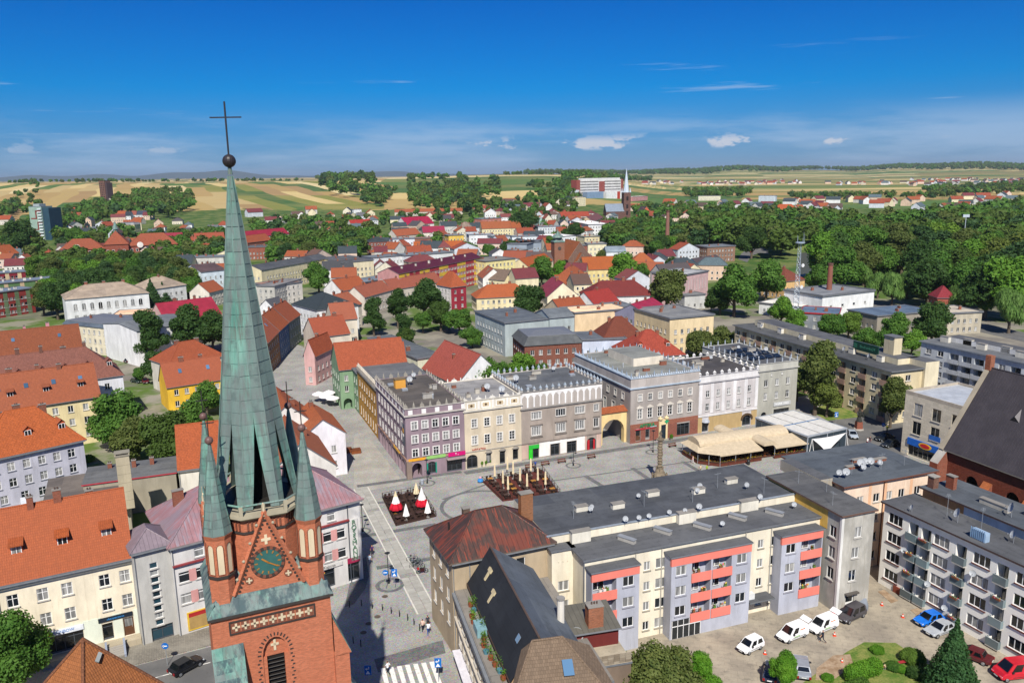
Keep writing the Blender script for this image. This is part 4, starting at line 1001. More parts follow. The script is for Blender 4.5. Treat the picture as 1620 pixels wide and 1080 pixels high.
# 1 purple corner house with arcade
win3 = lambda zs,n,ww=1.15,hh=1.6,st='cross': [(z,hh,ww,n,st) for z in zs]
r1,ro1,w1,d1,h1 = tenement('mauve four storey corner tenement with arcade and grey stone parapet crests',S_[0],S_[1]-.02,12.6,1.5,25.5,'#8f7d84',
 fr=win3((4.2,7.0,9.8),5)+[(0.05,2.9,2.0,[2.0],'void',True),(.3,2.5,1.9,[5.0],'shop',.7),(.1,2.6,3.2,[9.7],'shop')],
 le=[(4.2,1.6,1.0,8,'cross'),(7.0,1.6,1.0,8,'cross'),(9.8,1.6,1.0,8,'cross'),(.05,3.0,2.3,8,'void',True)],pk=('crest','spike'),phx='#9c968a',step=1.75,amat='#8f7d84',bmat='#b9b3aa',sur='#e2dfd8',sill='#6a6468',roofc='#4b4846')
b = MB(); b.box(-.1,w1+.0,-.12,-.003,3.55,3.95,plaster('#b6927f')); b.box(-.12,-.003,-.1,d1,3.55,3.95,plaster('#b6927f')); b.build('string_course',r1)
b = MB()
for i in range(5): b.box(.6+i*2.7,1.5+i*2.7 if i < 4 else w1,-.06,-.032,h1+.3,h1+1.2,plaster('#e6e3de'))
for i in range(9): b.box(-.06,-.032,.5+i*2.95,1.4+i*2.95,h1+.3,h1+1.2,plaster('#e6e3de'))
b.build('attic_panels',r1)
b = MB(); b.box(-.04,-.003,.8,3.0,6.4,10.8,plaster('#5f636a')); so = b.build('sundial',r1)
b = MB(); b.lathe([(0,.05),(.55,.04),(.55,0)],16,paint('#c08a3a'),M=Matrix.Translation((-.045,1.9,9.3)) @ Matrix.Rotation(-math.pi/2,4,'Y')); b.lathe([(0,.06),(.6,.05),(.6,0)],16,paint('#e2ded6'),M=Matrix.Translation((-.05,1.9,8.4)) @ Matrix.Rotation(-math.pi/2,4,'Y') @ Matrix.Scale(.6,4,(1,0,0))); b.build('sun_emblem',so)
signboard(r1,2.0,3.72,3.4,.5,'#e0a02c'); signboard(r1,5.9,3.75,3.9,.62,'#8dbb6a'); signboard(r1,10.2,3.7,3.6,.8,'#c4146c','T ..','#ffffff',.6)
signboard(r1,0,0,4.6,.45,'#d9a43a',None,y=0,rz=-math.pi/2,loc=(-.2,7.5,3.75))
b = MB(); b.box(8.0,11.9,-1.0,-.1,2.85,3.0,paint('#9b8f8a')); b.build('awning',r1)
for x in (4.1,5.9): b = MB(); b.box(x-.12,x+.12,-.05,.25,.4,2.6,paint('#1f8a72')); b.build('shutter',r1)
b = MB(); b.box(-.1,.9,-.35,.35,0,3.5,plaster('#8a7a70')); b.build('corner_buttress',r1,(-.05,-.1,0))
# roof boxes
b = MB(); b.box(0,2.2,0,1.6,0,1.9,plaster('#e0a24a')); b.box(-.1,2.3,-.1,1.7,1.9,2.05,paint('#7d6a4a')); b.build('stair_head',ro1,(2.2,16,h1+1.4))
# 2 cream house
r2,ro2,w2,d2,h2 = tenement('cream tenement with rounded white lunettes along its parapet',S_[1],S_[2]-.02,12.0,2.2,16,'#cdbfa6',
 fr=[(8.6,1.7,1.15,4,'grid'),(5.0,1.8,1.15,4,'grid'),(.05,2.9,2.3,[1.45],'shop',.9),(.6,2.3,1.1,[5.0],'shop',.5),(.05,2.9,1.2,[8.0],'shop',.5),(.5,2.5,1.2,[10.9],'shop',.5)],le=None,pk=('lunette','post'),phx='#ddd8cd',step=1.53,amat='#d9d0bd',bmat='#c9c3b6',sur='#e4e0d6',roofc='#77787a',sides='fb')
b = MB()
for i in range(5): b.box(i*w2/4-.22 if i else 0,i*w2/4+.22 if i < 4 else w2,-.1,-.002,h2+.3,h2+2.0,plaster('#e4e0d8'))
b.box(0,w2,-.14,-.003,3.55,3.75,plaster('#b8b0a2')); b.build('pilasters',r2)
for i in range(4):
 b = MB(); x = (i+.5)*w2/4; b.box(x-.95,x+.95,-.05,-.003,h2+.55,h2+1.75,plaster('#efece4')); b.box(x-.7,x+.7,-.06,-.051,h2+.72,h2+1.58,plaster('#c7b493')); b.frustum(4,.3,0,.3,.03,paint('#5a4632'),M=Matrix.Translation((x,-.06,h2+1.15)) @ Matrix.Rotation(math.pi/2,4,'X')); b.build('relief_panel',r2)

text_obj('lettering','NOTATKA',r2,(2.9,-.14,3.95),0,.62,lettering('#b22a2a'),.03)
for x in (5.0,8.0,10.9):
 b = MB(); b.lathe([(0,.5),(.5,.35),(.8,0)],8,plaster('#8b857c'),M=Matrix.Translation((x,-.06,2.95)) @ Matrix.Scale(.5,4,(0,1,0))); b.build('door_hood',r2)
# 3 grey-brown wide house
r3,ro3,w3,d3,h3 = tenement('wide grey brown tenement with white blind arcade under small tented pinnacles',S_[2],S_[3],10.9,3.6,17,'#a09489',
 fr=[(8.6,1.5,2.2,[.18,.48,.72],'quad'),(8.6,1.5,1.1,[.93],'T'),(5.1,1.9,2.1,[.18,.48,.72],'quad'),(5.1,1.9,1.1,[.93],'T'),(.05,2.7,2.3,[2.7],'shop'),(.05,2.7,2.0,[7.6],'shop'),(.05,2.7,2.2,[11.5],'shop'),(.05,2.8,2.2,[16.2],'shop',1.0)],ri=[(8.4,1.5,1.0,4),(5,1.7,1.0,4)],pk=('tent',),phx='#b9b6b0',step=1.45,amat='#b3aaa1',bmat='#8f8a84',sur='#c9c3ba',roofc='#505459')
b = MB(); b.box(0,w3,-.06,-.032,h3+2.9,h3+3.4,plaster('#e6e3de'))
for i in range(13): x = i*w3/13; b.box(x-.16 if i else 0,x+.16,-.06,-.003,h3+.35,h3+2.9,plaster('#e9e6e2'))
b.box(w3-.2,w3,-.06,-.003,h3+.35,h3+2.9,plaster('#e9e6e2')); b.build('arcade_pilasters',r3)
for i in range(13):
 x = (i+.5)*w3/13; b = MB(); r = .5; K = 8
 arc = [(x+r*math.cos(q*math.pi/K),h3+2.3+r*math.sin(q*math.pi/K)) for q in range(K+1)]
 b.poly([(x+.72,-.05,h3+2.92),*[(p[0],-.05,p[1]) for p in arc[:K//2+1]],],plaster('#e9e6e2')); b.poly([*[(p[0],-.05,p[1]) for p in arc[K//2:]],(x-.72,-.05,h3+2.92)],plaster('#e9e6e2'))
 b.build('blind_arch',r3)
 if i % 2 == 0: b = MB(); b.box(x-.13,x+.13,-.02,-.002,h3+1.3,h3+2.1,paint('#2e2a28')); b.build('attic_slot',r3)
b = MB(); b.box(0,w3*.8,-.06,-.003,.0,3.4,plaster('#e7e2da'),skip='b') if False else b.box(0,w3,-.14,-.003,3.45,3.7,plaster('#8a7f76')); b.build('string_course',r3)
b = MB(); b.box(1.55,3.9,-.16,-.05,2.3,3.1,paint('#2fae3c')); b.build('sign',r3); b = MB(); b.box(1.6,2.4,-.12,.18,.1,2.3,paint('#36c22e')); b.build('cash_machine',r3)
for x,hx in ((7.6,'#ece9e4'),(11.5,'#e6e2dc')): b = MB(); b.box(x-1.2,x+1.2,-.12,-.01,2.75,3.25,paint(hx)); b.build('sign',r3)
b = MB(); b.box(15.3,15.8,.1,.2,.1,2.3,paint('#b3262e')); b.box(16.7,17.1,.1,.2,.1,2.3,paint('#b3262e')); b.build('door_poster',r3)
for (xa,xb,c) in ((.02,1.5,'#c3a999'),(3.95,6.4,'#e9e5de'),(8.8,10.3,'#e9e5de'),(12.7,14.6,'#e9e5de'),(14.7,15.0,'#c9ad9f'),(17.4,18.5,'#c9ad9f')): b = MB(); b.box(xa,xb,-.03,-.002,.3,3.4,plaster(c)); b.build('shopfront_panel',r3)
for x in (.18*w3,.48*w3,.72*w3,.93*w3):
 ww = 1.4 if x < .9*w3 else .8; b = MB(); b.box(x-ww,x+ww,-.2,-.003,7.25,7.45,plaster('#7d746c')); b.box(x-ww,x+ww,-.16,-.003,4.6,4.85,plaster('#7d746c')); b.build('window_hood',r3)
# 4 gate arch
g0,g1 = S_[3]+.05,S_[4]-.05
gt = thing('gate_arch','yellow arched gateway with orange tiled coping between two grey tenements','archway',tuple(mk(g0,1.5)),GA); gw = g1-g0
b = MB(); YL = plaster('#e3c78e'); facade(b,(0,0,0),(1,0,0),(0,-1,0),gw,0,7.2,[(gw/2+.2,.0,5.4,5.6,2.7,1.2)],YL,1.2); facade(b,(0,1.2,0),(1,0,0),(0,-1,0),gw,0,7.2,[(gw/2+.2,.0,5.4,5.6,2.7,.001)],YL,.001); b.build('wall',gt)
b = MB(); b.prism([(-.1,-.35),(gw+.1,-.35),(gw+.1,1.6),(-.1,1.6)],7.2,7.3,tile('#c25a2e'),ztop=[7.35,7.35,8.1,8.1]); b.build('coping',gt)
# 5 pharmacy house
r4,ro4,w4,d4,h4 = tenement('grey tenement with red brick pharmacy ground floor and light blue roof spikes',S_[4],S_[5]-.02,12.3,2.3,27,'#a39b94',
 fr=[(9.4,1.5,1.0,6,'cross'),(5.4,2.2,1.15,6,'grid'),(.4,2.4,1.2,[2.0],'door'),(.8,1.9,1.0,[4.4],'shop'),(.05,3.0,1.4,[8.3],'shop',.6),(.05,2.9,3.3,[13.7],'shop')],
 le=[(9.4,1.4,1.0,7,'cross'),(5.2,2.6,1.3,6,'cross',.65)],pk=('blade',),phx='#98a5b2',step=2.0,amat='#b2aaa3',bmat='#a9b6c2',sur='#ddd6cb',roofc='#6b6f6e',frame=None)
b = MB(); b.box(0,w4,-.05,-.003,0,.35,brickm('#8a4a3c')); 
for xa,xb in ((.0,1.35),(2.65,3.85),(4.95,7.2),(9.4,12.0),(15.4,w4)): b.box(xa,xb,-.055,-.002,.35,3.6,brickm('#8a4a3c'))
b.box(0,w4,-.06,-.002,3.3,4.3,brickm('#96543f')); b.build('brick_plinth',r4)
b = MB(); b.box(7.2,9.4,-.35,-.06,0,4.6,plaster('#dcc79a')); b.box(7.7,8.9,-.36,-.34,.1,3.4,glass('#25303a',0)); b.lathe([(.45,0),(.55,.35),(.2,.6),(0,.9)],8,plaster('#dcc79a'),c=(7.5,-.25),M=Matrix.Translation((0,0,4.6))); b.lathe([(.45,0),(.55,.35),(.2,.6),(0,.9)],8,plaster('#dcc79a'),c=(9.1,-.25),M=Matrix.Translation((0,0,4.6))); b.build('portal',r4)
text_obj('lettering','APTEKA',r4,(4.2,-.2,3.75),0,1.05,lettering('#0d8f5c'),.06)
b = MB(); b.box(8.9,9.2,-.5,-.36,3.6,4.6,paint('#18a06a')); b.box(8.55,9.55,-.49,-.37,3.95,4.25,paint('#18a06a')); b.build('pharmacy_cross',r4)
b = MB(); b.box(1.2,6.2,-.2,-.07,2.95,3.15,paint('#b3303c')); b.box(5.0,6.6,-.22,-.08,3.2,3.42,paint('#8fb0ad')); b.build('sign',r4)
for i in range(6):
 x = w4*.06+(w4*.88)*(i+.5)/6; b = MB(); m = plaster('#d8d0c2'); b.box(x-.85,x+.85,-.16,-.003,7.75,7.9,m); b.prism([(x-.85,-.14),(x+.85,-.14),(x+.85,-.003),(x-.85,-.003)],7.9,7.92,m); b.poly([(x-.9,-.14,7.9),(x+.9,-.14,7.9),(x,-.14,8.45)],m); b.poly([(x-.9,-.16,7.9),(x,-.16,8.5),(x,-.01,8.5),(x-.9,-.01,7.9)],m); b.poly([(x+.9,-.01,7.9),(x,-.01,8.5),(x,-.16,8.5),(x+.9,-.16,7.9)],m); b.build('pediment',r4)
b = MB()
for k_,y_ in (('f',.1),): 
 for x_ in np.arange(.4,w4,.55): b.box(x_-.12,x_+.12,-.04,.3,h4+2.3,h4+2.75,plaster('#c3ccd4'))
for y_ in np.arange(.4,d4,.55): b.box(-.04,.3,y_-.12,y_+.12,h4+2.3,h4+2.75,plaster('#b5c3d0'))
tag(b.build('parapet_teeth',r4),kind='stuff')
b = MB(); b.box(0,8,0,12,0,1.9,plaster('#d9cfbc'),top=bitumen('#6b6f6e')); b.build('roof_storey',ro4,(6.5,10,h4+2.2))
# 6 white house, 7 grey end house
r5,ro5,w5,d5,h5 = tenement('white tenement with broad pilasters and mushroom shaped merlons',S_[5],S_[6]-.02,11.6,1.6,17,'#c6c0bd',
 fr=[(8.2,1.5,.95,5,'cross'),(5.0,1.7,.95,5,'cross'),(.1,2.4,1.7,[2.0],'shop'),(.1,2.6,2.4,[13.5],'shop',1.0)],pk=('merlon',),phx='#d9d6d2',step=2.0,amat='#d4d1ce',bmat='#b3b0b0',roofc='#3f3e40',sur=None)
b = MB()
for i in range(6): x = .05+i*(w5-.9)/5; b.box(x,x+.85,-.1,-.003,4.4,h5-.3,plaster('#dddad8'))
b.box(0,w5,-.16,-.003,3.7,4.1,plaster('#d6d3d0')); b.build('pilasters',r5)
b = MB(); b.box(0,w5,-.04,-.003,.2,3.7,plaster('#b79d70')) if False else [b.box(xa,xb,-.04,-.002,0,3.6,plaster('#b79d70')) for xa,xb in ((0,1.1),(2.9,12.2),(14.8,w5))]; b.build('ochre_plinth',r5)
b = MB(); b.lathe([(1.0,0),(.8,.5),(0,.8)],8,paint('#a9adb3'),M=Matrix.Translation((2.0,-.1,2.5))); b.build('round_awning',r5)
for a_ in range(9):
 t_ = math.pi*(a_+.5)/9; b = MB(); b.box(-.3,.3,-.2,.05,-.22,.22,plaster('#5a4a38')); o = b.build('arch_stone',r5,(13.5+1.45*math.cos(t_),-.05,1.7+1.15*math.sin(t_))); o.rotation_euler.y = math.pi/2-t_
r6,ro6,w6,d6,h6 = tenement('plain grey end tenement with solar panels and pale roof spikes',S_[6],S_[7],12.6,1.7,22,'#aaa89c',
 fr=[(8.8,1.6,1.05,[.2,.48,.76],'T'),(5.6,1.7,1.0,[.2,.48,.76],'cross'),(11.3,.6,.4,[.33,.6],'T'),(.05,2.6,1.5,[2.0],'door',.7),(.05,2.9,4.6,[7.2],'shop')],ri=None,pk=('blade',),phx='#b0b6bc',step=2.1,amat='#b5b3a8',bmat='#a7a59d',roofc='#46494e')
signboard(r6,7.2,4.2,5.0,.95,'#b9bab8','ROMA GRILL','#f4f4f2',.7)
for i in range(4):
 for j in range(3):
  b = MB(); b.box(0,1.9,0,1.6,0,.06,paint('#1b2430',.15,.6)); o = b.build('solar_panel',ro6,(1.0+i*2.35,4+j*4.2,h6+1.85)); o.rotation_euler.x = R_(18)
# the street row running back from the mauve house: ochre, then green with arches
def srow(label,t0,t1,h,wall,**k):
 a = mk(0,t1); q = dict(h=h,d=14,w=14,zp=0,ang=22+0,wall=wall,roof='flat',rh=0,name='tenement',cat='building',group='houses along the side street'); q.update(k)
 q['d'] = t1-t0; return house(label,tuple(mk(0.15,t0+.05)),**q)
ry,roy,wy,dy,hy = srow('ochre yellow tenement with white toothed parapet behind the mauve house',25.6,47,11.5,'#b78a45',le=[(8.2,1.5,.95,7),(5.2,1.5,.95,7),(1.0,2.2,1.0,7)],fr=None,rcol='#55585c')
b = MB(); b.box(-.1,.3,0,dy,hy+.1,hy+1.2,plaster('#cfc4ae')); b.build('attic',ry); crown(roy,.1,wy,.1,dy-.1,hy+1.2,('post',),'#cfc6b4',1.0,'l')
b = MB(); b.box(.0,.02,0,5,0,3.4,plaster('#e6c25c')); 
srow('sage green link house between the ochre tenement and the corner',47.1,53,10.5,'#7f9a7a',fr=None,le=[(7.4,1.5,.95,2),(4.6,1.5,.95,2),(1,2,.9,2)],rcol='#55585c')
house('sage green corner tenement with orange roof and arched passage',tuple(mk(-3.2,53.1)),w=17.5,ang=22,zp=0,h=10.5,d=12,wall='#7f9a7a',roof='gable',rh=5.6,rcol='#c0532f',name='tenement',cat='building',group='houses along the side street',chim=2,fr=[(7.4,1.5,.95,[1.6],'T'),(4.6,1.5,.95,[1.6],'T'),(.1,2.7,2.2,[1.7],'void',True)],le=[(7.4,1.5,.95,4),(4.6,1.5,.95,4),(.1,2.7,2.2,3,'void',True)])
# ---------------------------------------------------------------- blocks round the market
def gutterpipe(root,x,y,z0,z1,hx='#7b7f83'):
 b = MB(); b.tube((x,y,z0),(x,y,z1),.07,.07,6,paint(hx)); b.build('downpipe',root)
def dishes(par,pts):
 for x,y,z,s in pts: sat_dish(par,x,y,z,s)
# pink balcony block
LIL,CRM,SAL = plaster('#b0b2bc',.8),plaster('#e4dac3',.8),plaster('#de7d6e',.3)
def balcony_bay(root,x0,x1,y,h,cells):
 """bay standing forward of the wall; cells: (kind, width share)"""
 w = x1-x0; B = thing_part('bay',root,(x0,y,0)); b = MB(); fl = 2.75; zs = [h-1.1-1.55-fl*i for i in range(4)]; hl = []; cur = 0; items = []
 tot = sum(c[1] for c in cells)
 for kind,sh in cells:
  cw = w*sh/tot; cx = cur+cw/2; cur += cw
  for k,z in enumerate(zs):
   if z < 1.2 and kind == 'L': continue
   if kind == 'W' and k < 4 and z > .6: hl.append((cx,z+.15,1.5,1.3,0,.16)); items.append(('W',cx,z+.15))
   elif kind == 'L' and k < 3: hl.append((cx,z-1.0,cw-.3,2.55,0,1.3)); items.append(('L',cx,z,cw))
 facade(b,(0,0,0),(1,0,0),(0,-1,0),w,0,h-1.1,hl,LIL); b.box(0,w,0,-y-.003,0,h-.003,LIL,skip='fbt')
 b.build('bay_wall',root,(x0,y,0))
 c = MB(); c.box(-.02,w+.02,-.03,.3,h-1.1,h,SAL); c.build('salmon_band',root,(x0,y,0))
 c = MB(); c.box(-.15,w+.15,-.15,-y-.01,h,h+.2,paint('#6f747a'),top=BT()); c.build('bay_roof',root,(x0,y,0))
 for it in items:
  if it[0] == 'W': put_window(root,(x0+it[1],y,it[2]),0,1.5,1.3,'T',None,plaster('#9a9aa2'))
  else:
   _,cx,z,cw = it
   c = MB(); c.poly([(-cw/2+.15,1.28,-1.0),(cw/2-.15,1.28,-1.0),(cw/2-.15,1.28,1.55),(-cw/2+.15,1.28,1.55)],LIL); c.build('loggia_wall',root,(x0+cx,y,z))
   put_window(root,(x0+cx-cw*.12,y+1.05,z-.2),0,cw*.5,1.5,'T')
   c = MB(); c.box(-cw/2+.08,cw/2-.08,-.12,.02,-1.15,.05,SAL); c.build('balcony_parapet',root,(x0+cx,y,z))
   r = random.Random(int(cx*100+z*10))
   for q in range(r.randint(0,3)):
    s = MB(); xx = r.uniform(-cw*.35,cw*.35); s.box(xx-.18,xx+.18,.15,.4,-.05,.25,paint(r.choice(('#b8b1a2','#7d5a3c','#d8d4cc','#5a7a3a')))); 
    for t in range(8): a = r.uniform(0,6.28); s.poly([(xx,.28,.2),(xx+.25*math.cos(a),.28+.2*math.sin(a),.3+.2*r.random()),(xx+.2*math.cos(a+.8),.28+.2*math.sin(a+.8),.25+.3*r.random())],leafm('mid') if r.random() < .6 else paint(r.choice(('#d8432f','#e8c53a','#e46aa0'))))
    s.build('flower_pot',root,(x0+cx,y,z))
def thing_part(*a): return None
def block_pink():
 A = P(925,887,12.1); q = P(1300,817,12.1); 
 root,ro,w,d,h = house('cream apartment block with grey bays and salmon pink balconies',tuple(A),tuple(q),h=12.1,d=13.5,wmat=CRM,roof='flat',rh=0,rcol='#4c4f54',oh=.3,name='apartment_block',cat='building',le=None,
  fr=[(z,1.35,1.5,[.30,.79],'T') for z in (1.0,3.75,6.5,9.25)]+[(z,1.2,.9,[.243,.725],'T') for z in (1.0,3.75,6.5,9.25)],sill='#a39c8c')
 W_ = w
 def xs(px,py): p = P(px,py,11.3); v = rot2((p.x-A.x,p.y-A.y),-root.rotation_euler.z); return v.x
 y = -1.75
 balcony_bay(root,.15,xs(1013,893),y,11.2,[('L',1.15),('W',1)]); balcony_bay(root,xs(1065,884),xs(1200,865),y,11.2,[('W',1),('L',1.1),('L',1.1),('W',1)]); balcony_bay(root,xs(1248,855),min(xs(1313,842),w+1.4),y,11.2,[('W',1),('L',1.2)])
 # glazed shop under the middle bay, canopy between bays
 c = MB(); x0 = xs(1068,884); c.box(x0,x0+4.2,y-.06,y-.02,.1,2.6,glass('#30383c',0)); 
 for i in range(6): c.box(x0+i*.83,x0+i*.83+.07,y-.1,y-.03,.1,2.6,WHITE())
 c.box(x0,x0+4.2,y-.1,y-.03,1.75,1.85,WHITE()); c.build('shop_window',root)
 c = MB(); x1 = xs(1200,865); c.box(x1+.1,x1+4.0,-1.9,-.01,2.6,2.8,paint('#6b6e70'),top=BT()); c.build('entrance_canopy',root)
 c = MB(); c.box(x1+.4,x1+1.3,-1.2,-.5,2.8,3.6,paint('#d6d6d2')); c.build('air_conditioner',root)
 # upper roof level behind a low cream wall with chimneys
 c = MB(); y0 = 5.2; c.box(-2.7,w+.2,y0,d+4.5,h+.2,h+1.3,CRM,top=BT('#43474d')); c.box(-2.9,w+.3,y0-.12,y0+.1,h+1.3,h+1.45,paint('#8d949b')); c.build('upper_roof',ro)
 for x,yy,ww,zz in ((1.5,4.6,2.6,.2),(17,4.7,2.6,.2),(27,5.0,2.8,.2),(4.5,11,1.7,1.3),(9.5,10,1.8,1.3),(16,12,1.8,1.3),(22.5,10.5,1.8,1.3),(29,12,1.8,1.3)): chimney(ro,x,yy,h+zz,'#d8d2c2',ww,.75,1.5 if zz < 1 else .7,0)
 for x,yy in ((7,2.5),(12.5,3.1),(18,2.4),(24,3.2),(29.5,2.6)): c = MB(); c.box(-.3,.3,-1.2,1.2,0,.5,plaster('#a8a49c')); c.box(-.36,.36,-1.26,1.26,.5,.6,paint('#8a8d90')); c.build('vent_block',ro,(x,yy,h+.2),R_(30))
 for x,yy,zz in ((5.2,9.6,1.3),(5.8,10.4,1.3),(8,4.9,1.3),(10,4.9,1.3),(11.5,4.9,1.3),(14.6,5.0,1.3),(16.8,4.8,1.3),(19,4.8,1.3),(22,10,1.3),(23,11,1.3),(28.5,4.6,1.3),(29.5,9,1.3),(13.5,11.5,1.3),(33,3,.2),(20.5,1.5,.2)): sat_dish(ro,x,yy,h+zz,random.uniform(.6,.9))
 for x,yy in ((2.5,9),(13,9),(20,8),(26,11),(31,7)): aerial(ro,x,yy,h+1.3,2.4)
 # set-back strip at the left end
 p = P(873,873,12.1); p2 = P(908,867,12.1)
 r2 = house('narrow cream stair wing at the end of the salmon balcony block',tuple(p),tuple(p2),h=12.1,d=9,wmat=CRM,roof='flat',rh=0,rcol='#4c4f54',oh=.2,name='stair_wing',cat='building',fr=[(z,1.35,1.45,[.52],'T') for z in (1.2,3.9,6.6)],le=None,ri=None,sill='#a39c8c')
 for i in range(3): c = MB(); c.lathe([(.07,0),(.07,.05),(0,.06)],8,paint('#c9c0a8'),M=Matrix.Translation((r2[2]*(.3+.2*i),-.01,10.6)) @ Matrix.Rotation(math.pi/2,4,'X')); c.build('vent',r2[0])
 gutterpipe(root,-.1,-.1,0,12)
 for x_ in (xs(1017,892),xs(1060,885),xs(1204,865),xs(1244,856)): gutterpipe(root,x_,-.1,0,12,'#a8a49a')
block_pink()
# rust roofed corner house
RUST = seam('#4a3831','#7d3a28',.62,.6)
rr_,rro,rw,rd,rh_ = house('stucco corner house with rusty dark red sheet metal hip roof',(715,885),(872,853),h=13,d=9.5,wall='#b3a186',roof='hip',rh=3.4,rmat=RUST,redge=paint('#6a5d52'),oh=.55,name='corner_house',cat='house',
 fr=[(10.1,1.3,1.2,[.68],'plain'),(7.0,1.5,1.0,[.7],'T'),(10.3,1.2,1.0,[.55],'T')],le=[(10,1.6,1.0,3),(6.8,1.7,1.0,3),(3.6,1.7,1.0,3)])
chimney(rro,rw*.93,rd*.62,rh_+1.6,'#96623f',1.7,1.0,2.6,0); chimney(rro,rw*.33,rd*.75,rh_+1.3,'#5d4a40',.9,.7,1.7,0)
c = MB(); c.box(0,.7,0,.7,0,.08,paint('#e8e8e6')); o = c.build('skylight',rro,(5.2,6.2,rh_+2.7)); o.rotation_euler.x = R_(-35)
for i,(x,y) in enumerate(((1.5,5.6),(9.3,6.8))): c = MB(); c.tube((0,0,0),(0,0,1.4),.14,.14,8,paint('#2c2725')); c.build('flue',rro,(x,y,rh_+.8))
gutterpipe(rr_,2.2,-.08,8,13)
# black roofed house along the street with flat terrace
def black_house():
 p = P(700,884,8.7); q = P(762,1082,8.7); a = R_(-75); p = p+Vector((math.cos(a),math.sin(a),0))*8.9; L = 21.5
 root,ro,w,d,h = house('old street house with black bitumen gable roof and plants along its terrace',tuple(p),w=L,ang=math.degrees(a),h=8.7,d=11.6,wall='#b3a794',roof='flat',rh=.0,rcol='#6d6b68',oh=.12,name='street_house',cat='house',
  fr=[(6.0,1.8,1.1,9,'cross'),(2.9,1.8,1.1,9,'cross')],ri=None,le=None,sur='#d3c9b8')
 # gable roof stands back from the street wall
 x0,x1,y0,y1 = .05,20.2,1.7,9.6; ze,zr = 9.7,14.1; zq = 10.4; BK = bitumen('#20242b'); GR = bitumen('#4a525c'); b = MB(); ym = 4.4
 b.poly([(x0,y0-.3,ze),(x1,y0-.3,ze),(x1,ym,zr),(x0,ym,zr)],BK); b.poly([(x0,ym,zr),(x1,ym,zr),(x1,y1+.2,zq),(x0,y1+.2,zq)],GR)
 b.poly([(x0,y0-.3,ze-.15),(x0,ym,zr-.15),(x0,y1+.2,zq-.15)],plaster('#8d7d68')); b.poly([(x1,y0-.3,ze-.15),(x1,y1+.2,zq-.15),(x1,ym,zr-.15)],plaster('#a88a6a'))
 b.box(x0,x1,y0-.36,y0-.24,ze-.15,ze+.05,paint('#4b3a30')); b.tube((x0,ym,zr+.02),(x1,ym,zr+.02),.12,.12,6,paint('#5a4a40'))
 g = b.build('gable_roof',ro); b = MB(); b.box(x0+.2,x1-.2,y0,y1,8.8,ze,plaster('#49525e'),skip='tb'); b.build('upper_wall',root)
 sl = math.atan2(zr-ze,ym-y0)
 for t,v,c in ((.18,.6,'#c8b892'),(.36,.42,'#c8b892')):
  s = MB(); s.box(-.22,.22,-.75,.75,0,.22,paint(c)); s.box(-.5,.5,.35,.8,0,.25,paint(c)); o = s.build('roof_ladder',g,(x0+(x1-x0)*t,y0+(ym-y0)*v,ze+(zr-ze)*v+.05)); o.rotation_euler = (sl,0,0)
 skylight(g,x0+(x1-x0)*.84,y0+(ym-y0)*.45,ze+(zr-ze)*.45+.05,sl,.8,1.9)
 s = MB(); s.frustum(10,.42,0,.38,3.2,plaster('#d6d0c4')); s.frustum(10,.46,3.2,.46,3.4,plaster('#8e8a84')); s.build('chimney',g,(x0+13.0,y1-.6,zq-.1))
 r = random.Random(4)
 for i in range(13):
  s = MB(); xx = 4+i*1.2; ht = r.uniform(.6,1.8); s.frustum(8,.26,0,.32,.45,paint(r.choice(('#8a4a30','#5a5550','#4f7d8a'))))
  pot = s.build('terrace_plant',root,(xx,r.uniform(.5,1.2),h+.2)); s = MB()
  for t in range(70):
   u = r.uniform(.3,ht+.3); aa = r.uniform(0,6.28); rr = .45*math.sqrt(r.random())*(1.1-.5*u/(ht+.4)); px_,py_ = rr*math.cos(aa),rr*math.sin(aa); e = .16
   s.poly([(px_,py_,u),(px_+r.uniform(-e,e),py_+r.uniform(-e,e),u+r.uniform(0,.2)),(px_+r.uniform(-e,e),py_+r.uniform(-e,e),u+r.uniform(-.1,.15))],leafm('mid' if i % 3 else 'bright'))
  s.build('foliage',pot)
 b = MB(); b.box(8.5,10.7,.3,1.4,h+.25,h+1.2,paint('#7fa3a8')); b.build('water_tank',root)
 b = MB(); b.box(0,L,-.45,-.004,8.3,8.75,paint('#7d8082')); b.box(0,L,-.3,-.003,5.3,5.6,plaster('#c9bfae')); b.build('cornice',root)
 b = MB(); b.box(2,L,-1.0,-.01,2.2,2.35,paint('#d8d4d8')); b.build('shop_canopy',root)
black_house()
# brown tiled hip roof at the bottom edge, lean-to and roof terrace with brick stack
p = P(842,1013,14.2); 
o = thing('street_house','brown tiled hip roof house with blue skylight at the picture bottom','house',(p.x,p.y,0),R_(8)); b = MB(); BT_ = tile('#8f6a55'); FL,FR,BR_,BL = (-4.6,-7.5,8.4),(9.0,-7.5,8.4),(6.0,1.5,12.2),(-.9,1.2,12.6); r0,r1 = (0,0,14.2),(3.0,.2,14.2)
for q in ((FL,FR,r1,r0),(FR,BR_,r1),(BR_,BL,r0,r1),(BL,FL,r0)): b.poly(q,BT_)
b.poly([FL,BL,BR_,FR],paint('#5a5048')); ro_ = b.build('roof',o); b = MB()
for q,w_ in (((FL,r0)),((FR,r1)),((r0,r1))): b.tube(q,w_,.12,.12,6,BT_)
b.build('ridge_tiles',ro_); b = MB(); b.prism([(-4.2,-7.2),(8.6,-7.2),(5.7,1.2),(-.8,1.0)],0,8.4,plaster('#8f8577'),ztop=[8.3,8.3,12.0,12.4]); b.build('wall',o)
skylight(ro_,3.0,-2.4,12.6,math.atan2(5.8,7.5),1.0,1.5)
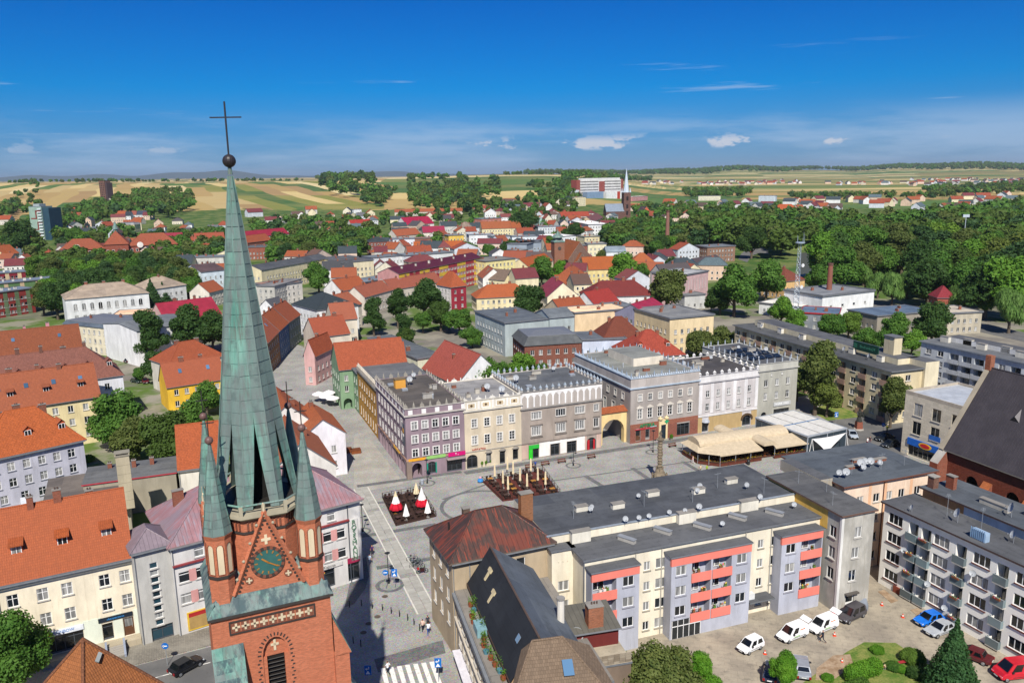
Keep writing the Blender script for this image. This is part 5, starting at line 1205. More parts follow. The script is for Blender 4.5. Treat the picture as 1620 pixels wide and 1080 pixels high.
house('low grey shed roofed lean-to with dark red wall',(905,1003),(983,1000),h=9.6,d=4,wall='#6d2f2c',roof='shed',rh=.7,rmat=seam('#6e6a5e'),name='lean_to',cat='shed',fr=None,le=None,ri=None,ang=14)
def terrace():
 root,ro,w,d,h = house('roof terrace with plank railing below a tall brick chimney',(915,1062),(1000,1050),h=7.4,d=6,wall='#7a6a5c',roof='flat',rh=0,rcol='#8a8578',name='terrace_block',cat='building',fr=None,le=None,ri=None,oh=.1,ang=14)
 chimney(ro,w*.55,d*.7,h+.2,'#9c5f42',1.7,1.2,4.6,3); sat_dish(ro,w*.2,d*.65,h+.2,1.7)
 for i in range(9):
  for k in range(4): s = MB(); s.box(0,w/9-.03,-.04,.02,k*.27,k*.27+.24,paint(random.choice(('#8a7d6c','#7d705f','#988c7a')),.9)); s.build('railing_plank',root,(i*w/9,0,h+.25))
 chimney(ro,.8,1.4,h+.2,'#8a5a44',1.3,.8,1.1,3)
terrace()
# grey stucco end house, peach house, white balcony block
gh = house('narrow weathered grey stucco house with yellow upper side wall',(1333,817),(1371,806),h=13.8,d=15,wall='#b9b5ab',wmat=plaster('#b9b5ab',1.6),roof='flat',rh=0,rcol='#4b4d50',oh=.3,name='stucco_house',cat='house',redge=paint('#6a5248'),w=5.4,
 fr=[(10.4,1.5,1.2,[.52],'T'),(7.5,1.5,1.2,[.48],'T'),(4.2,1.6,1.2,[.44],'T'),(.05,2.2,1.4,[.42],'door')],le=[(10.3,1.6,1.2,[.9],'T'),(7.3,1.7,1.2,[.9],'T'),(4.3,1.7,1.2,[.9],'T')],ri=None,ang=20,frame=WHITE())
b = MB(); b.box(-.06,.35,-.05,.3,0,13.6,plaster('#dcdad4')); b.build('corner_strip',gh[0]); b = MB(); b.box(-.03,-.002,2.6,15,11.0,13.7,plaster('#e0b45c')); b.build('yellow_panel',gh[0]); b = MB(); b.box(1.3,3.4,-.5,-.01,2.4,2.6,paint('#5a5550')); b.build('door_hood',gh[0])
for x,y in ((1,3),(3.5,7),(2,11)): aerial(gh[1],x,y,14,2.0)
ph = house('peach coloured apartment house with blue grey flat roof',(1336,770),(1478,745),h=13.5,d=13,wall='#e3cbb4',roof='flat',rh=0,rcol='#454c54',redge=paint('#6e4a3e'),oh=.5,name='apartment_house',cat='building',fr=[(z,1.3,1.15,[.18,.36,.5,.64,.82],'T') for z in (1.2,4.2,7.2,10.3)],le=None)
b = MB()
for x in (.27,.44,.73): b.box(x*ph[2],x*ph[2]+.5,-.03,-.002,0,13.2,plaster('#e5b894'))
b.build('orange_strips',ph[0]); gutterpipe(ph[0],ph[2]*.43,-.12,0,13.4,'#5a3a30')
for x,y in ((6,5),(9,7),(12,6)): chimney(ph[1],x,y,13.7,'#8a4a35',2.4,.6,.4,0)
dishes(ph[1],[(6.5,4,13.7,1.3),(7.6,4.4,13.7,1.2),(8.6,4.2,13.7,1.2),(6.3,3.2,13.7,.9),(10,3.8,13.7,.9),(1.2,2.5,13.7,1.0),(2.0,2.0,13.7,1.2)])
for x in (4,9.5,14): aerial(ph[1],x,3,13.7,2.6)
b = MB(); b.box(-2.5,-.4,2,11,12.6,14.2,plaster('#b0a694'),top=BT()); b.build('fire_wall',ph[0])
def right_block():
 A = (1400,795); WT = plaster('#f3efe5',.3)
 zs = (1.3,4.1,6.9,9.7); rows = []
 Wd = 31.0; cx = {'t': [2.0,9.3,15.0,20.6,27.6],'l': [5.0,7.0,12.2,17.8,24.0]}
 for z in zs: rows += [(z,1.5,2.3,cx['t'],'triple')]+[(z-1.0,2.5,1.5,cx['l'],'loggia')]
 root,ro,w,d,h = house('white panel block with glazed balconies on the courtyard',A,w=Wd,ang=-67.5,h=12.2,d=6,wmat=WT,roof='flat',rh=0,rcol='#474a4f',redge=paint('#4b3a36'),oh=.4,name='apartment_block',cat='building',fr=rows,le=None,ri=None,sill='#6a4038')
 b = MB(); b.box(0,6.0,-.02,-.003,.3,11.9,plaster('#cbb9a6')) if False else None
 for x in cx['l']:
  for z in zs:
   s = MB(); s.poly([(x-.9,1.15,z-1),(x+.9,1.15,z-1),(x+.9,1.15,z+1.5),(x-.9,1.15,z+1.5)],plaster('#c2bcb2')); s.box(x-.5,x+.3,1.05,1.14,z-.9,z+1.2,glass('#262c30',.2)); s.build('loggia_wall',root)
   s = MB(); s.box(x-.85,x+.85,-.5,-.42,z-.95,z+.05,glass('#7e8f92',0,.5)); s.box(x-.88,x+.88,-.52,-.4,z+.05,z+.11,paint('#9aa09f')); s.box(x-.85,x+.85,-.5,0,z-1.1,z-.96,plaster('#bdb8ae')); s.box(x-.85,x-.79,-.42,.0,z-.95,z+.05,glass('#7e8f92',0,.5)); s.box(x+.79,x+.85,-.42,.0,z-.95,z+.05,glass('#7e8f92',0,.5)); s.build('balcony',root)
   if random.random() < .5:
    s = MB(); r = random.Random(int(x*7+z)); s.box(-.5,.5,-.1,.1,-.2,0,paint('#7d4a30'))
    for t in range(26): e = .14; px_,py_,pz = r.uniform(-.5,.5),r.uniform(-.15,.15),r.uniform(0,.3); s.poly([(px_,py_,pz),(px_+r.uniform(-e,e),py_+r.uniform(-e,e),pz+e*r.random()),(px_+r.uniform(-e,e),py_+r.uniform(-e,e),pz-e*r.random())],leafm('mid') if r.random() < .5 else paint(r.choice(('#d8432f','#e8c53a','#d94f88'))))
    s.build('flower_box',root,(x,-.6,z+.05))
 # attic storey behind
 b = MB(); OR = plaster('#c78d5c'); b.box(1.0,7.5,6.01,6.3,12.3,13.7,OR); b.box(7.5,Wd,6.01,6.3,12.3,13.7,plaster('#cfd0d0')); b.box(1.0,Wd,6.3,12.5,0,13.7,plaster('#cfcabf'),skip='b'); b.build('attic_storey',root)
 b = MB(); b.box(.6,Wd,5.6,12.9,13.7,13.95,paint('#4b3a36'),top=BT('#474d54')); b.build('attic_roof',root)
 for i in range(9): put_window(root,(2.6+i*3.3,6.01,12.6),0,.9,.6,'plain',sill=None)
 for x,y,ww in ((3,9,1.2),(10,8.5,4.0),(14,10,1.6),(20,8.4,3.6),(26,9.5,2.5)): chimney(ro,x,y,13.9,'#b9b2a4' if x > 4 else '#8a4a35',ww,.7,.7 if x > 4 else 1.9,0)
 dishes(ro,[(9,3,12.4,1.4),(13,7.5,13.9,1.3),(16,4,12.4,1.2),(12,9,13.9,1.0),(-.3 if False else 4.2,.3,12.4,.8)]); 
 for x in (7,12,18): aerial(ro,x,3.5,12.4,3.2)
 for x,z in ((4.1,7.0),(8.2,4.0),(14.3,8.5),(11,2.0)): sat_dish(root,x,-.35,z-.9,.9,rz=R_(30))
 # second house in the row, nearer
 b = MB(); b.box(1.2,2.2,6.5,7.5,13.9,15.6,brickm('#6f4a3c')); b.box(1.1,2.3,6.4,7.6,15.6,15.75,plaster('#a09a90')); b.build('brick_chimney',root)
 s = MB(); s.box(12.6,14.6,.8,1.6,12.4,13.6,paint('#9ab0c4')); 
 for i in range(8): s.box(12.6+i*.26,12.68+i*.26,.7,.8,12.5,13.9,paint('#7b98b4'))
 s.build('roof_rail',ro)
 b = MB(); b.box(2.7,4.5,-.16,-.003,-.0,1.0,plaster('#8a4a38')); b.build('plinth',root)
right_block()
# brick church on the right
def brick_church():
 A = P(1492,703,12.5); ang = -70.0
 BRK = brickm('#7d4030',.3,'#7a6a5c'); SLT = bitumen('#4d4748')
 root = thing('brick_church','old brick church nave with steep dark roof and orange capped buttresses','church',(A.x,A.y,0),R_(ang)); w,d,h,rh = 46,17,12.5,12.5
 b = MB(); hl = [(6.0+7.2*i,2.0,2.6,7.0,1.8,.5) for i in range(5)]
 facade(b,(0,0,0),(1,0,0),(0,-1,0),w,0,h,hl,BRK,.5); facade(b,(0,d,0),(0,-1,0),(-1,0,0),d,0,h,[],BRK); facade(b,(w,0,0),(0,1,0),(1,0,0),d,0,h,[],BRK); facade(b,(w,d,0),(-1,0,0),(0,1,0),w,0,h,[],BRK)
 b.poly([(0,d,h),(0,0,h),(0,d/2,h+rh)],BRK); b.poly([(w,0,h),(w,d,h),(w,d/2,h+rh)],BRK); b.build('wall',root)
 ro = roof_mesh('gable',w,d,h,rh,seam('#4a4446',None,.5,.6),paint('#8a8478'),.5,-.3).build('roof',root)
 b = MB(); sl = [(-.3,-.6,h-.6),(.55,-.6,h-.6),(.55,d/2,h+rh+.45),(-.3,d/2,h+rh+.45)]
 ST = plaster('#a59a86'); b.poly(sl,ST); b.poly([(-.3,d/2,h+rh+.45),(.55,d/2,h+rh+.45),(.55,d+.6,h-.6),(-.3,d+.6,h-.6)],ST); b.poly([(.55,-.6,h-.6),(.55,-.6,h-1.0),(.55,d/2,h+rh),(.55,d/2,h+rh+.45)],ST); b.poly([(-.3,-.6,h-.6),(-.3,d/2,h+rh+.45),(-.3,d/2,h+rh-.2),(-.3,-.6,h-1.2)],ST); b.build('gable_coping',root)
 s = MB(); s.box(-.3,.7,d/2-.5,d/2+.5,h+rh-.3,h+rh+2.2,brickm('#9a5a40')); s.build('chimney',ro)
 for i in range(5):
  g = MB(); g.poly([(4.7+7.2*i,.48,2),(7.3+7.2*i,.48,2),(7.3+7.2*i,.48,9),(4.7+7.2*i,.48,9)],glass('#15130f',0,.2)); g.build('window',root)
 for i in range(6):
  x = .9+i*7.2 if i else -.4; big = i == 0; b = MB(); hx = 9.0 if not big else 12.2; BR2 = brickm('#8f4a35',.25)
  b.prism([(x,-2.2),(x+1.6,-2.2),(x+1.6,-.003),(x,-.003)],0,hx-1.5,BR2,top=tile('#c8632f') if not big else plaster('#b0aaa0'),ztop=[hx-2.4,hx-2.4,hx,hx]); b.build('buttress',root)
 for x,y in ((9,5),(22,5.4)):
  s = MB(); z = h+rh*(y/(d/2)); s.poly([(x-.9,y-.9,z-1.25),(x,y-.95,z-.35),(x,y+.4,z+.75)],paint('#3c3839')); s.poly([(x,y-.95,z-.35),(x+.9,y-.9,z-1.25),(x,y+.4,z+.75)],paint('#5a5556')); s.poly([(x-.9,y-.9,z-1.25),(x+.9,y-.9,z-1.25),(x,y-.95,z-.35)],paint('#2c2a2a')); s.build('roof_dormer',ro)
brick_church()
# sandstone commercial building
sb = house('modern sandstone commercial building with blue sign and white roof',(1433,622),w=19,ang=-67.5,h=12.8,d=15,wmat=brickm('#cfc4ae',.1,'#8d8478',1.2,.6),roof='flat',rh=.5,rcol='#c9cccd',redge=plaster('#b0a594'),oh=0,name='commercial_building',cat='building',
 fr=[(8.8,2.6,2.0,[3.3,7.6,12.0,16.2],'T'),(4.9,2.7,2.0,[3.3,7.6,12.0,16.2],'T'),(.1,3.6,7.0,[5.2],'shop'),(.1,3.6,5,[13.5],'shop')],le=None,gl=glass('#171c1e',.1),frame=paint('#9a968c'),rmat=seam('#c4c8cb',None,1.0,.5))
b = MB(); b.box(1.6,9.2,-.25,-.02,2.5,3.9,paint('#1f62b8')); b.build('sign',sb[0]); b = MB(); K = Matrix.Translation((5.9,-.27,3.2)) @ Matrix.Rotation(math.pi/2,4,'X'); b.lathe([(0,.08),(1.5,.06),(1.5,0)],20,paint('#e8b62c'),M=K @ Matrix.Scale(.42,4,(0,1,0))); b.lathe([(0,.1),(1.1,.09),(1.1,.07)],20,paint('#c5282c'),M=K @ Matrix.Scale(.4,4,(0,1,0))); b.build('logo',sb[0])
b = MB(); b.box(6.4,9.0,-.08,-.02,4.9,5.9,paint('#2a62ae')); b.build('banner',sb[0]); b = MB(); b.box(9.9,11.4,-.08,-.02,4.2,5.3,paint('#7d9fc8')); b.build('banner',sb[0])
# cream apartment block with balconies behind the lime trees
def cream_block():
 zs = (1.3,4.2,7.1,10.0); rows = []
 L = 62
 for z in zs: rows += [(z,1.4,1.6,[L*(i+.5)/9-1.7 for i in range(9)],'T'),(z-.9,2.4,2.2,[L*(i+.5)/9+1.4 for i in range(9)],'loggia')]
 root,ro,w,d,h = house('long cream apartment block with flat roof and green shop sign',(1163,515),w=L,ang=-71.5,h=12.6,d=9,wall='#d8c8a2',roof='flat',rh=0,rcol='#45484c',redge=paint('#77797b'),oh=.6,name='apartment_block',cat='building',fr=rows,le=None,ri=[(z,1.4,1.5,[.55],'T') for z in zs],panes=False)
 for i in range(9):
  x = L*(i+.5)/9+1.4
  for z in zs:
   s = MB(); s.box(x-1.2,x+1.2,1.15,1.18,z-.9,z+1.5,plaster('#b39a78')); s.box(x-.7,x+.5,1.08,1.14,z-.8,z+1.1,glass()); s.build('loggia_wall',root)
   s = MB(); s.box(x-1.25,x+1.25,-.3,-.2,z-1.0,z+.1,plaster('#a98a78')); s.box(x-1.25,x+1.25,-.3,0,z-1.15,z-1.0,plaster('#a98a78')); s.build('balcony_parapet',root)
 b = MB(); b.box(2,w-4,5.5,12,h+.2,h+1.6,plaster('#dccfae'),top=BT()); b.box(w-5,w+.8,9.01,13,0,h+1.6,plaster('#dfd3b4'),top=BT()); b.build('upper_roof',root)
 for i in range(9): put_window(root,(4+i*6.2,5.5,h+.5),0,.6,.5,'plain',pane=False)
 for i in range(6): chimney(ro,6+i*9.5,4.6,h+.2,'#d8d2c2',1.8,.9,1.4,0); sat_dish(ro,9+i*8.5,3,h+.2,1.2)
 b = MB(); b.box(-1.6,1.6,-1.2,1.2,0,4.2,plaster('#dccdaa')); b.box(-1.8,1.8,-1.4,1.4,4.2,4.45,paint('#6a6a68')); b.box(-.03,.03,-1.22,-1.2,.2,4,plaster('#b8aa88')); b.build('lift_tower',ro,(w-9.5,9,h+1.6))
 b = MB(); b.box(-4.2,4.2,-.12,.12,0,2.1,paint('#123d2e')); sg = b.build('sign',ro,(w-13.5,4.6,h+1.5)); text_obj('lettering','Biedronka24',sg,(.6,-.14,1.05),0,1.0,lettering('#3f7c62'),.02)
 b = MB(); b.box(-4,-2.9,-.16,-.1,.5,1.6,paint('#2f6b52')); b.build('sign_mark',sg)
cream_block()
wb = house('white and blue grey apartment block with balconies',(1458,540),w=34,ang=-66.5,h=12.5,d=11,wall='#bfc3c6',roof='flat',rh=0,rcol='#55595e',redge=paint('#8a8f94'),oh=.5,name='apartment_block',cat='building',sidemat=plaster('#dcdbd8'),fr=[(z,1.4,1.7,[2.4,6.0,20,23,31],'T') for z in (1.2,4.0,6.8,9.6)]+[(z-.9,2.3,2.6,[10,13.6,17,26.5],'loggia') for z in (1.2,4.0,6.8,9.6)],le=None,ri=None,panes=False)
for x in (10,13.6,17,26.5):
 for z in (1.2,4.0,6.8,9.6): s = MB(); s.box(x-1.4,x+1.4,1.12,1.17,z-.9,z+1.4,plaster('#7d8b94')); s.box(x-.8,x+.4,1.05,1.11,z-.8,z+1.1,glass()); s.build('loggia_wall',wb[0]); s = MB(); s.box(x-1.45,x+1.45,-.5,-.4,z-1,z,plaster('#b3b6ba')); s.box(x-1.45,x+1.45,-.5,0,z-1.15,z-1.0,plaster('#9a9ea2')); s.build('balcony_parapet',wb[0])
for i in range(6): chimney(wb[1],4+i*5.2,4+i % 2*2,12.7,'#d8d2c2',2.4,1.0,1.5,0)
b = MB(); b.box(3,30,5.5,10.5,12.72,13.9,plaster('#dddcd8'),top=BT()); b.build('upper_roof',wb[0])
# ---------------------------------------------------------------- left of the tower
l1 = house('cream shop house with bright orange tiled roof, shed dormers and a flower balcony',(207,874),w=14.6,ang=28.5,corner='r',h=12,d=12.5,wall='#ece0c6',roof='gable',rh=6.4,rcol='#c8561f',name='shop_house',cat='house',chim=3,dorm=3,oh=.6,style='cross',
 fr=[(8.3,1.6,1.2,[1.5,4.6,7.2,11.3,13.6],'cross'),(5.0,1.6,1.2,[1.5,4.6,7.2,11.3,13.6],'cross'),(.9,2.4,4.2,[6.2],'shop'),(1.0,2.3,1.2,[11.0],'shop'),(.9,2.5,1.2,[13.4],'door')],le=None)
signboard(l1[0],6.2,3.75,4.4,.7,'#dfe3e8','RAINBOW','#2f6fb8',.5); b = MB(); b.box(-.22,.22,-.02,0,-.22,.22,paint('#f0c419')); b.build('logo',l1[0],(4.65,-.2,3.75)); signboard(l1[0],12.0,3.9,3.9,.55,'#1e2833','ubezpieczenia','#3f8fd0',.36)
b = MB(); b.box(4.0,14.4,-.05,-.002,.2,3.4,plaster('#dfe4d2')) if False else [b.box(xa,xb,-.05,-.002,.2,4.3,plaster('#dde2d0')) for xa,xb in ((2.6,4.05),(8.35,10.35),(11.65,12.75),(14.05,14.55))]; b.build('shopfront',l1[0])
b = MB(); b.box(.6,2.4,-1.1,-.01,4.6,4.8,plaster('#d8cbb0')); b.box(.6,2.4,-1.1,-1.02,4.8,5.6,plaster('#e4d8be')); 
r = random.Random(3)
for t in range(160): e = .18; x_,y_,z_ = r.uniform(.4,2.6),r.uniform(-1.3,-.9),5.4+r.uniform(-.3,.5); b.poly([(x_,y_,z_),(x_+r.uniform(-e,e),y_+r.uniform(-e,e),z_+r.uniform(-e,e)),(x_+r.uniform(-e,e),y_+r.uniform(-e,e),z_+r.uniform(-e,e))],leafm('mid') if r.random() < .7 else paint('#b8562f'))
b.build('flower_balcony',l1[0])
def steps(par,x,w,n,y,z):
 for i in range(n): s = MB(); s.box(x-w/2,x+w/2,y-.32*(i+1),y-.32*i,0,z-(i+1)*z/(n+1),plaster('#a8a298')); s.build('step',par)
 for sx in (-1,1): s = MB(); s.prism([(x+sx*(w/2+.12)-.12,y-.32*n-.2),(x+sx*(w/2+.12)+.12,y-.32*n-.2),(x+sx*(w/2+.12)+.12,y),(x+sx*(w/2+.12)-.12,y)],0,1,plaster('#8f97a5'),ztop=[.5,.5,z+.7,z+.7]); s.build('stair_wall',par)
b = MB(); b.box(3.4,14.6,-1.5,-.06,0,.9,plaster('#b3a78f')); b.build('stoop',l1[0]); steps(l1[0],11.6,1.8,6,-1.5,.9)
ll = house('cream neighbour house with orange roof at the left edge',tuple(Vector(l1[0].location)-Vector((math.cos(R_(28.5))*.05,math.sin(R_(28.5))*.05,0))),w=16,ang=28.5,corner='r',zp=0,h=11.6,d=12.5,wall='#e6d8ba',roof='gable',rh=6.4,rcol='#c8561f',name='shop_house',cat='house',fr=[(8.0,1.6,1.2,5,'cross'),(4.8,1.6,1.2,5,'cross')],le=None,chim=1)
st = house('pale grey stair tower with one tall strip of stacked windows',(209,873),(269,858),h=12.9,d=6,wall='#b9b7b0',roof='hip',rh=1.6,rmat=seam('#8d7d83',None,.5),name='stair_tower',cat='building',oh=.35,fr=[(2.2+.98*i,.78,.95,[.5],'plain') for i in range(9)]+[(.05,2.0,2.6,[.55],'shop')],le=None,ri=None,frame=None,gl=glass('#23404c',.1))
PK = seam('#a5797c','#8a7f86',.55,.6)
def rowhouse():
 root,ro,w,d,h = house('long grey shop building with faded pink metal roof behind the tower',(269,862),(568,786),h=12.8,d=13,wall='#d2cfca',roof='hip',rh=4.6,rmat=PK,redge=paint('#8a7a78'),oh=.5,name='shop_building',cat='building',style='half',
  fr=[(10.3,1.2,1.2,[.13,.21,.64,.72,.83],'half'),(7.3,1.45,1.35,[.05,.13,.21,.29,.72,.80,.88],'half'),(4.3,1.45,1.35,[.05,.13,.21,.29,.72,.80,.88],'half'),(.4,2.6,4.0,[.12],'shop'),(.3,2.8,1.6,[.80],'shop'),(.2,2.9,1.8,[.945],'shop')],le=None,ri=None)
 for z in (7.2,4.2):
  for x in (.09,.17,.25,.76,.84): b = MB(); b.box(x*w-.45,x*w+.45,-.04,-.002,z,z+1.7,plaster('#d29a94')); b.build('pink_panel',root)
 b = MB(); b.box(0,w*.42,-.35,-.003,9.75,9.95,paint('#8a3a3c')); b.box(w*.6,w*.93,-.35,-.003,9.75,9.95,paint('#8a3a3c')); b.build('red_ledge',root)
 sg = signboard(root,w*.955,6.6,1.3,6.4,'#d2cfca'); 
 for i,ch in enumerate('ROSSMANN'): text_obj('letter',ch,root,(w*.955,-.25,9.3-i*.78),0,1.0,lettering('#5e7f66'),.06)
 signboard(root,w*.80,3.6,4.0,.6,'#cfccc6','Kaposa','#55504c',.62); signboard(root,w*.945,3.5,1.9,.8,'#9c2a4c'); signboard(root,w*.755,2.0,.8,1.9,'#d83a2c'); b = MB(); b.box(w*.755-.4,w*.755+.4,-.2,-.19,2.0,2.9,paint('#e8c52a')); b.box(w*.755-.4,w*.755+.4,-.2,-.19,1.05,1.6,paint('#3a62b0')); b.build('poster',root)
 b = MB(); b.box(w*.12-2,w*.12+2,-.1,.1,.4,3.0,paint('#d8b13c')); b.box(w*.12-1.8,w*.12+1.8,-.12,-.1,.6,2.3,paint('#a88a55')); b.box(w*.12-1.8,w*.12+1.8,-.13,-.1,2.3,2.85,paint('#a82c2c')); b.build('shop_poster',root)
 gutterpipe(root,w*.925,-.1,0,12.7,'#4a5058'); chimney(ro,3,8,15.2,'#8a4a35',1.4,.6,1.6,0); chimney(ro,w*.6,9,15.6,'#8a4a35',1.2,.6,1.5,0); aerial(ro,7,5,16,2.8)
rowhouse()
# houses further up the street on the left
def H(label,A,B=None,**k): return house(label,A,B,**k)
H('orange tiled street house behind the faded pink roof',(531,735),w=11,ang=24,corner='r',h=10.8,d=17,wall='#ddd8cf',roof='gabley',rh=4.6,rcol='#bd5a2e',fr=None,le=None,chim=2)
H('white street house with small pediment and orange roof',(546,684),w=8.5,ang=24,corner='r',h=8.6,d=14,wall='#e6e1e4',roof='gabley',rh=3.2,rcol='#c05b30',fr=[(4.8,1.5,1.0,2,'T'),(1.6,1.5,1.0,2,'T')],le=None,chim=1)
H('orange roof house up the street past the pediment house',(497,668),w=10,ang=24,corner='r',h=9.8,d=14,wall='#e0dbd2',roof='gabley',rh=4.4,rcol='#bb5528',fr=None,le=None,chim=2)
H('crimson roofed low house beside the main spire',(462,640),w=10,ang=24,corner='r',h=8.5,d=12,wall='#e0dbd2',roof='gabley',rh=4.2,rcol='#9c2b3c',fr=None,le=None,chim=1,rmat=seam('#9c2b3c'))
H('low orange roofed house in front of the yard trees',(282,742),(350,733),h=7,d=13,wall='#d6d0c4',roof='gable',rh=6.2,rcol='#c4531f',le=None,fr=None)
fl = H('grey bitumen roofed yard building beside the concrete chimney',(64,822),(205,798),h=5.4,d=19,wall='#a89f8c',roof='flat',rh=0,rcol='#5a5653',oh=.2,name='yard_building',cat='building',fr=None,le=None,ri=None)
H('grey flat roofed yard building with red edging',(131,768),(278,748),h=6.4,d=9,wall='#9c9482',roof='flat',rh=.0,rcol='#54575a',redge=paint('#a83c46'),oh=.2,name='yard_building',cat='building',fr=None,le=None,ri=None,chim=3)
p = P(203,803,5.4); t = thing('concrete_chimney','tall square concrete chimney rising from the grey yard roofs','chimney',(p.x,p.y,5.5),R_(26)); b = MB(); CC = plaster('#b3a88e',.8)
for i in range(6): s = MB(); s.box(-1.0,1.0,-.7,.7,i*1.5,i*1.5+1.46,CC); s.build('concrete_block',t)
s = MB(); s.box(-1.1,1.1,-.8,.8,9.0,9.25,plaster('#8d8778')); s.box(-1.15,1.15,-.85,.85,9.5,9.62,plaster('#8d8778')); 
for x in (-1,1):
 for y in (-.7,.7): s.box(x-.1,x+.1,y-.1,y+.1,9.25,9.5,CC)
s.build('cap',t)
l3 = H('lilac grey house with steep orange hip roof and shed dormers',(131,692),w=17,ang=44,corner='r',h=10.2,d=12,wall='#bdbcc6',roof='hip',rh=6.2,rcol='#cc5a22',dorm=3,chim=3,oh=.5,fr=[(6.9,1.6,1.2,6,'cross'),(3.9,1.6,1.2,6,'cross'),(1.0,1.6,1.2,[3,6.3,9.2,15],'cross'),(.1,2.2,1.2,[12],'door')],le=None,sill='#8d8f98')
H('cream house with orange roof, round topped dormers and tall chimneys',(158,624),w=27,ang=35,corner='r',h=10.8,d=12,wall='#dccb9c',roof='gable',rh=6.2,rcol='#b8552c',dorm=4,skyl=5,chim=4,oh=.5,fr=[(7.8,1.5,1.1,8,'T'),(4.8,1.5,1.1,8,'T'),(1.8,1.5,1.1,8,'T')],le=None,dwall='#8a5a3a')
H('white house with long dusty pink tiled roof at the left edge',(194,592),w=33,ang=33,corner='r',h=12,d=13.5,wall='#d9d9dc',roof='hip',rh=6.4,rcol='#9b5546',dorm=7,chim=5,chx='#6d4136',fr=[(8.8,1.5,1.1,9,'T')],le=None,dwall='#9b5546')
H('orange roofed house with rose painted chimneys',(130,547),w=34,ang=33,corner='r',h=10.5,d=12,wall='#d8cfc0',roof='gable',rh=5.6,rcol='#a04a26',chim=4,chx='#c98a94',fr=None,le=None,skyl=3)
H('beige house with blue grey flat roof beside the blank white wall',(100,512),(173,520),h=9.5,d=16,wall='#d8ceb4',roof='mansard',rh=1.2,rmat=bitumen('#47525f'),chim=2)
H('blank white gable walled building behind the yard tree',(163,512),(216,524),h=11.5,d=22,wall='#e3e2e0',roof='gabley',rh=1.2,rcol='#5b6168',rmat=bitumen('#5b6168'),fr=None,le=None,ri=None)
H('garage with grey flat roof in the yard below the white wall',(190,545),(212,540),h=3,d=6,wall='#a8a49a',roof='flat',rh=0,rcol='#6e6a64',name='garage',cat='garage',fr=[(.1,2.2,2.6,2,'door')],le=None,ri=None)
H('yellow house with orange tiled roof left of the spire',(264,612),(356,598),h=6.4,d=9,wall='#e6b93e',roof='gable',rh=5.2,rcol='#c0532a',chim=2,skyl=2,le=None)
H('broad orange hip roof house behind the yellow house',(268,578),(356,562),h=8.5,d=12,wall='#cfc8bb',roof='hip',rh=4.6,rcol='#b9502a',chim=2,le=None)
w5_ = H('large white classical building with arched windows and brown hip roof',(103,474),(235,463),h=11.5,d=17,wall='#d9d9d6',roof='hip',rh=4.4,rcol='#7d7268',rmat=bitumen('#857a6e'),name='school_building',cat='building',chim=3,fr=[(6.6,2.8,1.5,9,'T',.75),(2.4,2.2,1.4,9,'T')],le=None,cornice='#e2e2e0')
H('rear wing of the white classical building with grey hip roof',(236,458),(294,450),h=11,d=14,wall='#d4d3ce',roof='hip',rh=4.2,rmat=bitumen('#857a6e'),name='school_building',cat='building',chim=1)
H('crimson sheet roofed hall beside the spire',(262,508),(350,496),h=7.5,d=15,wall='#c9a9a0',roof='gable',rh=5.6,rmat=seam('#a32a3e'),rcol='#a32a3e',fr=None,chim=2)
H('salmon fronted flat building beside the crimson roof',(178,500),(258,496),h=9,d=12,wall='#e0b893',roof='flat',rh=.2,rcol='#c8a78a',fr=None,le=None)
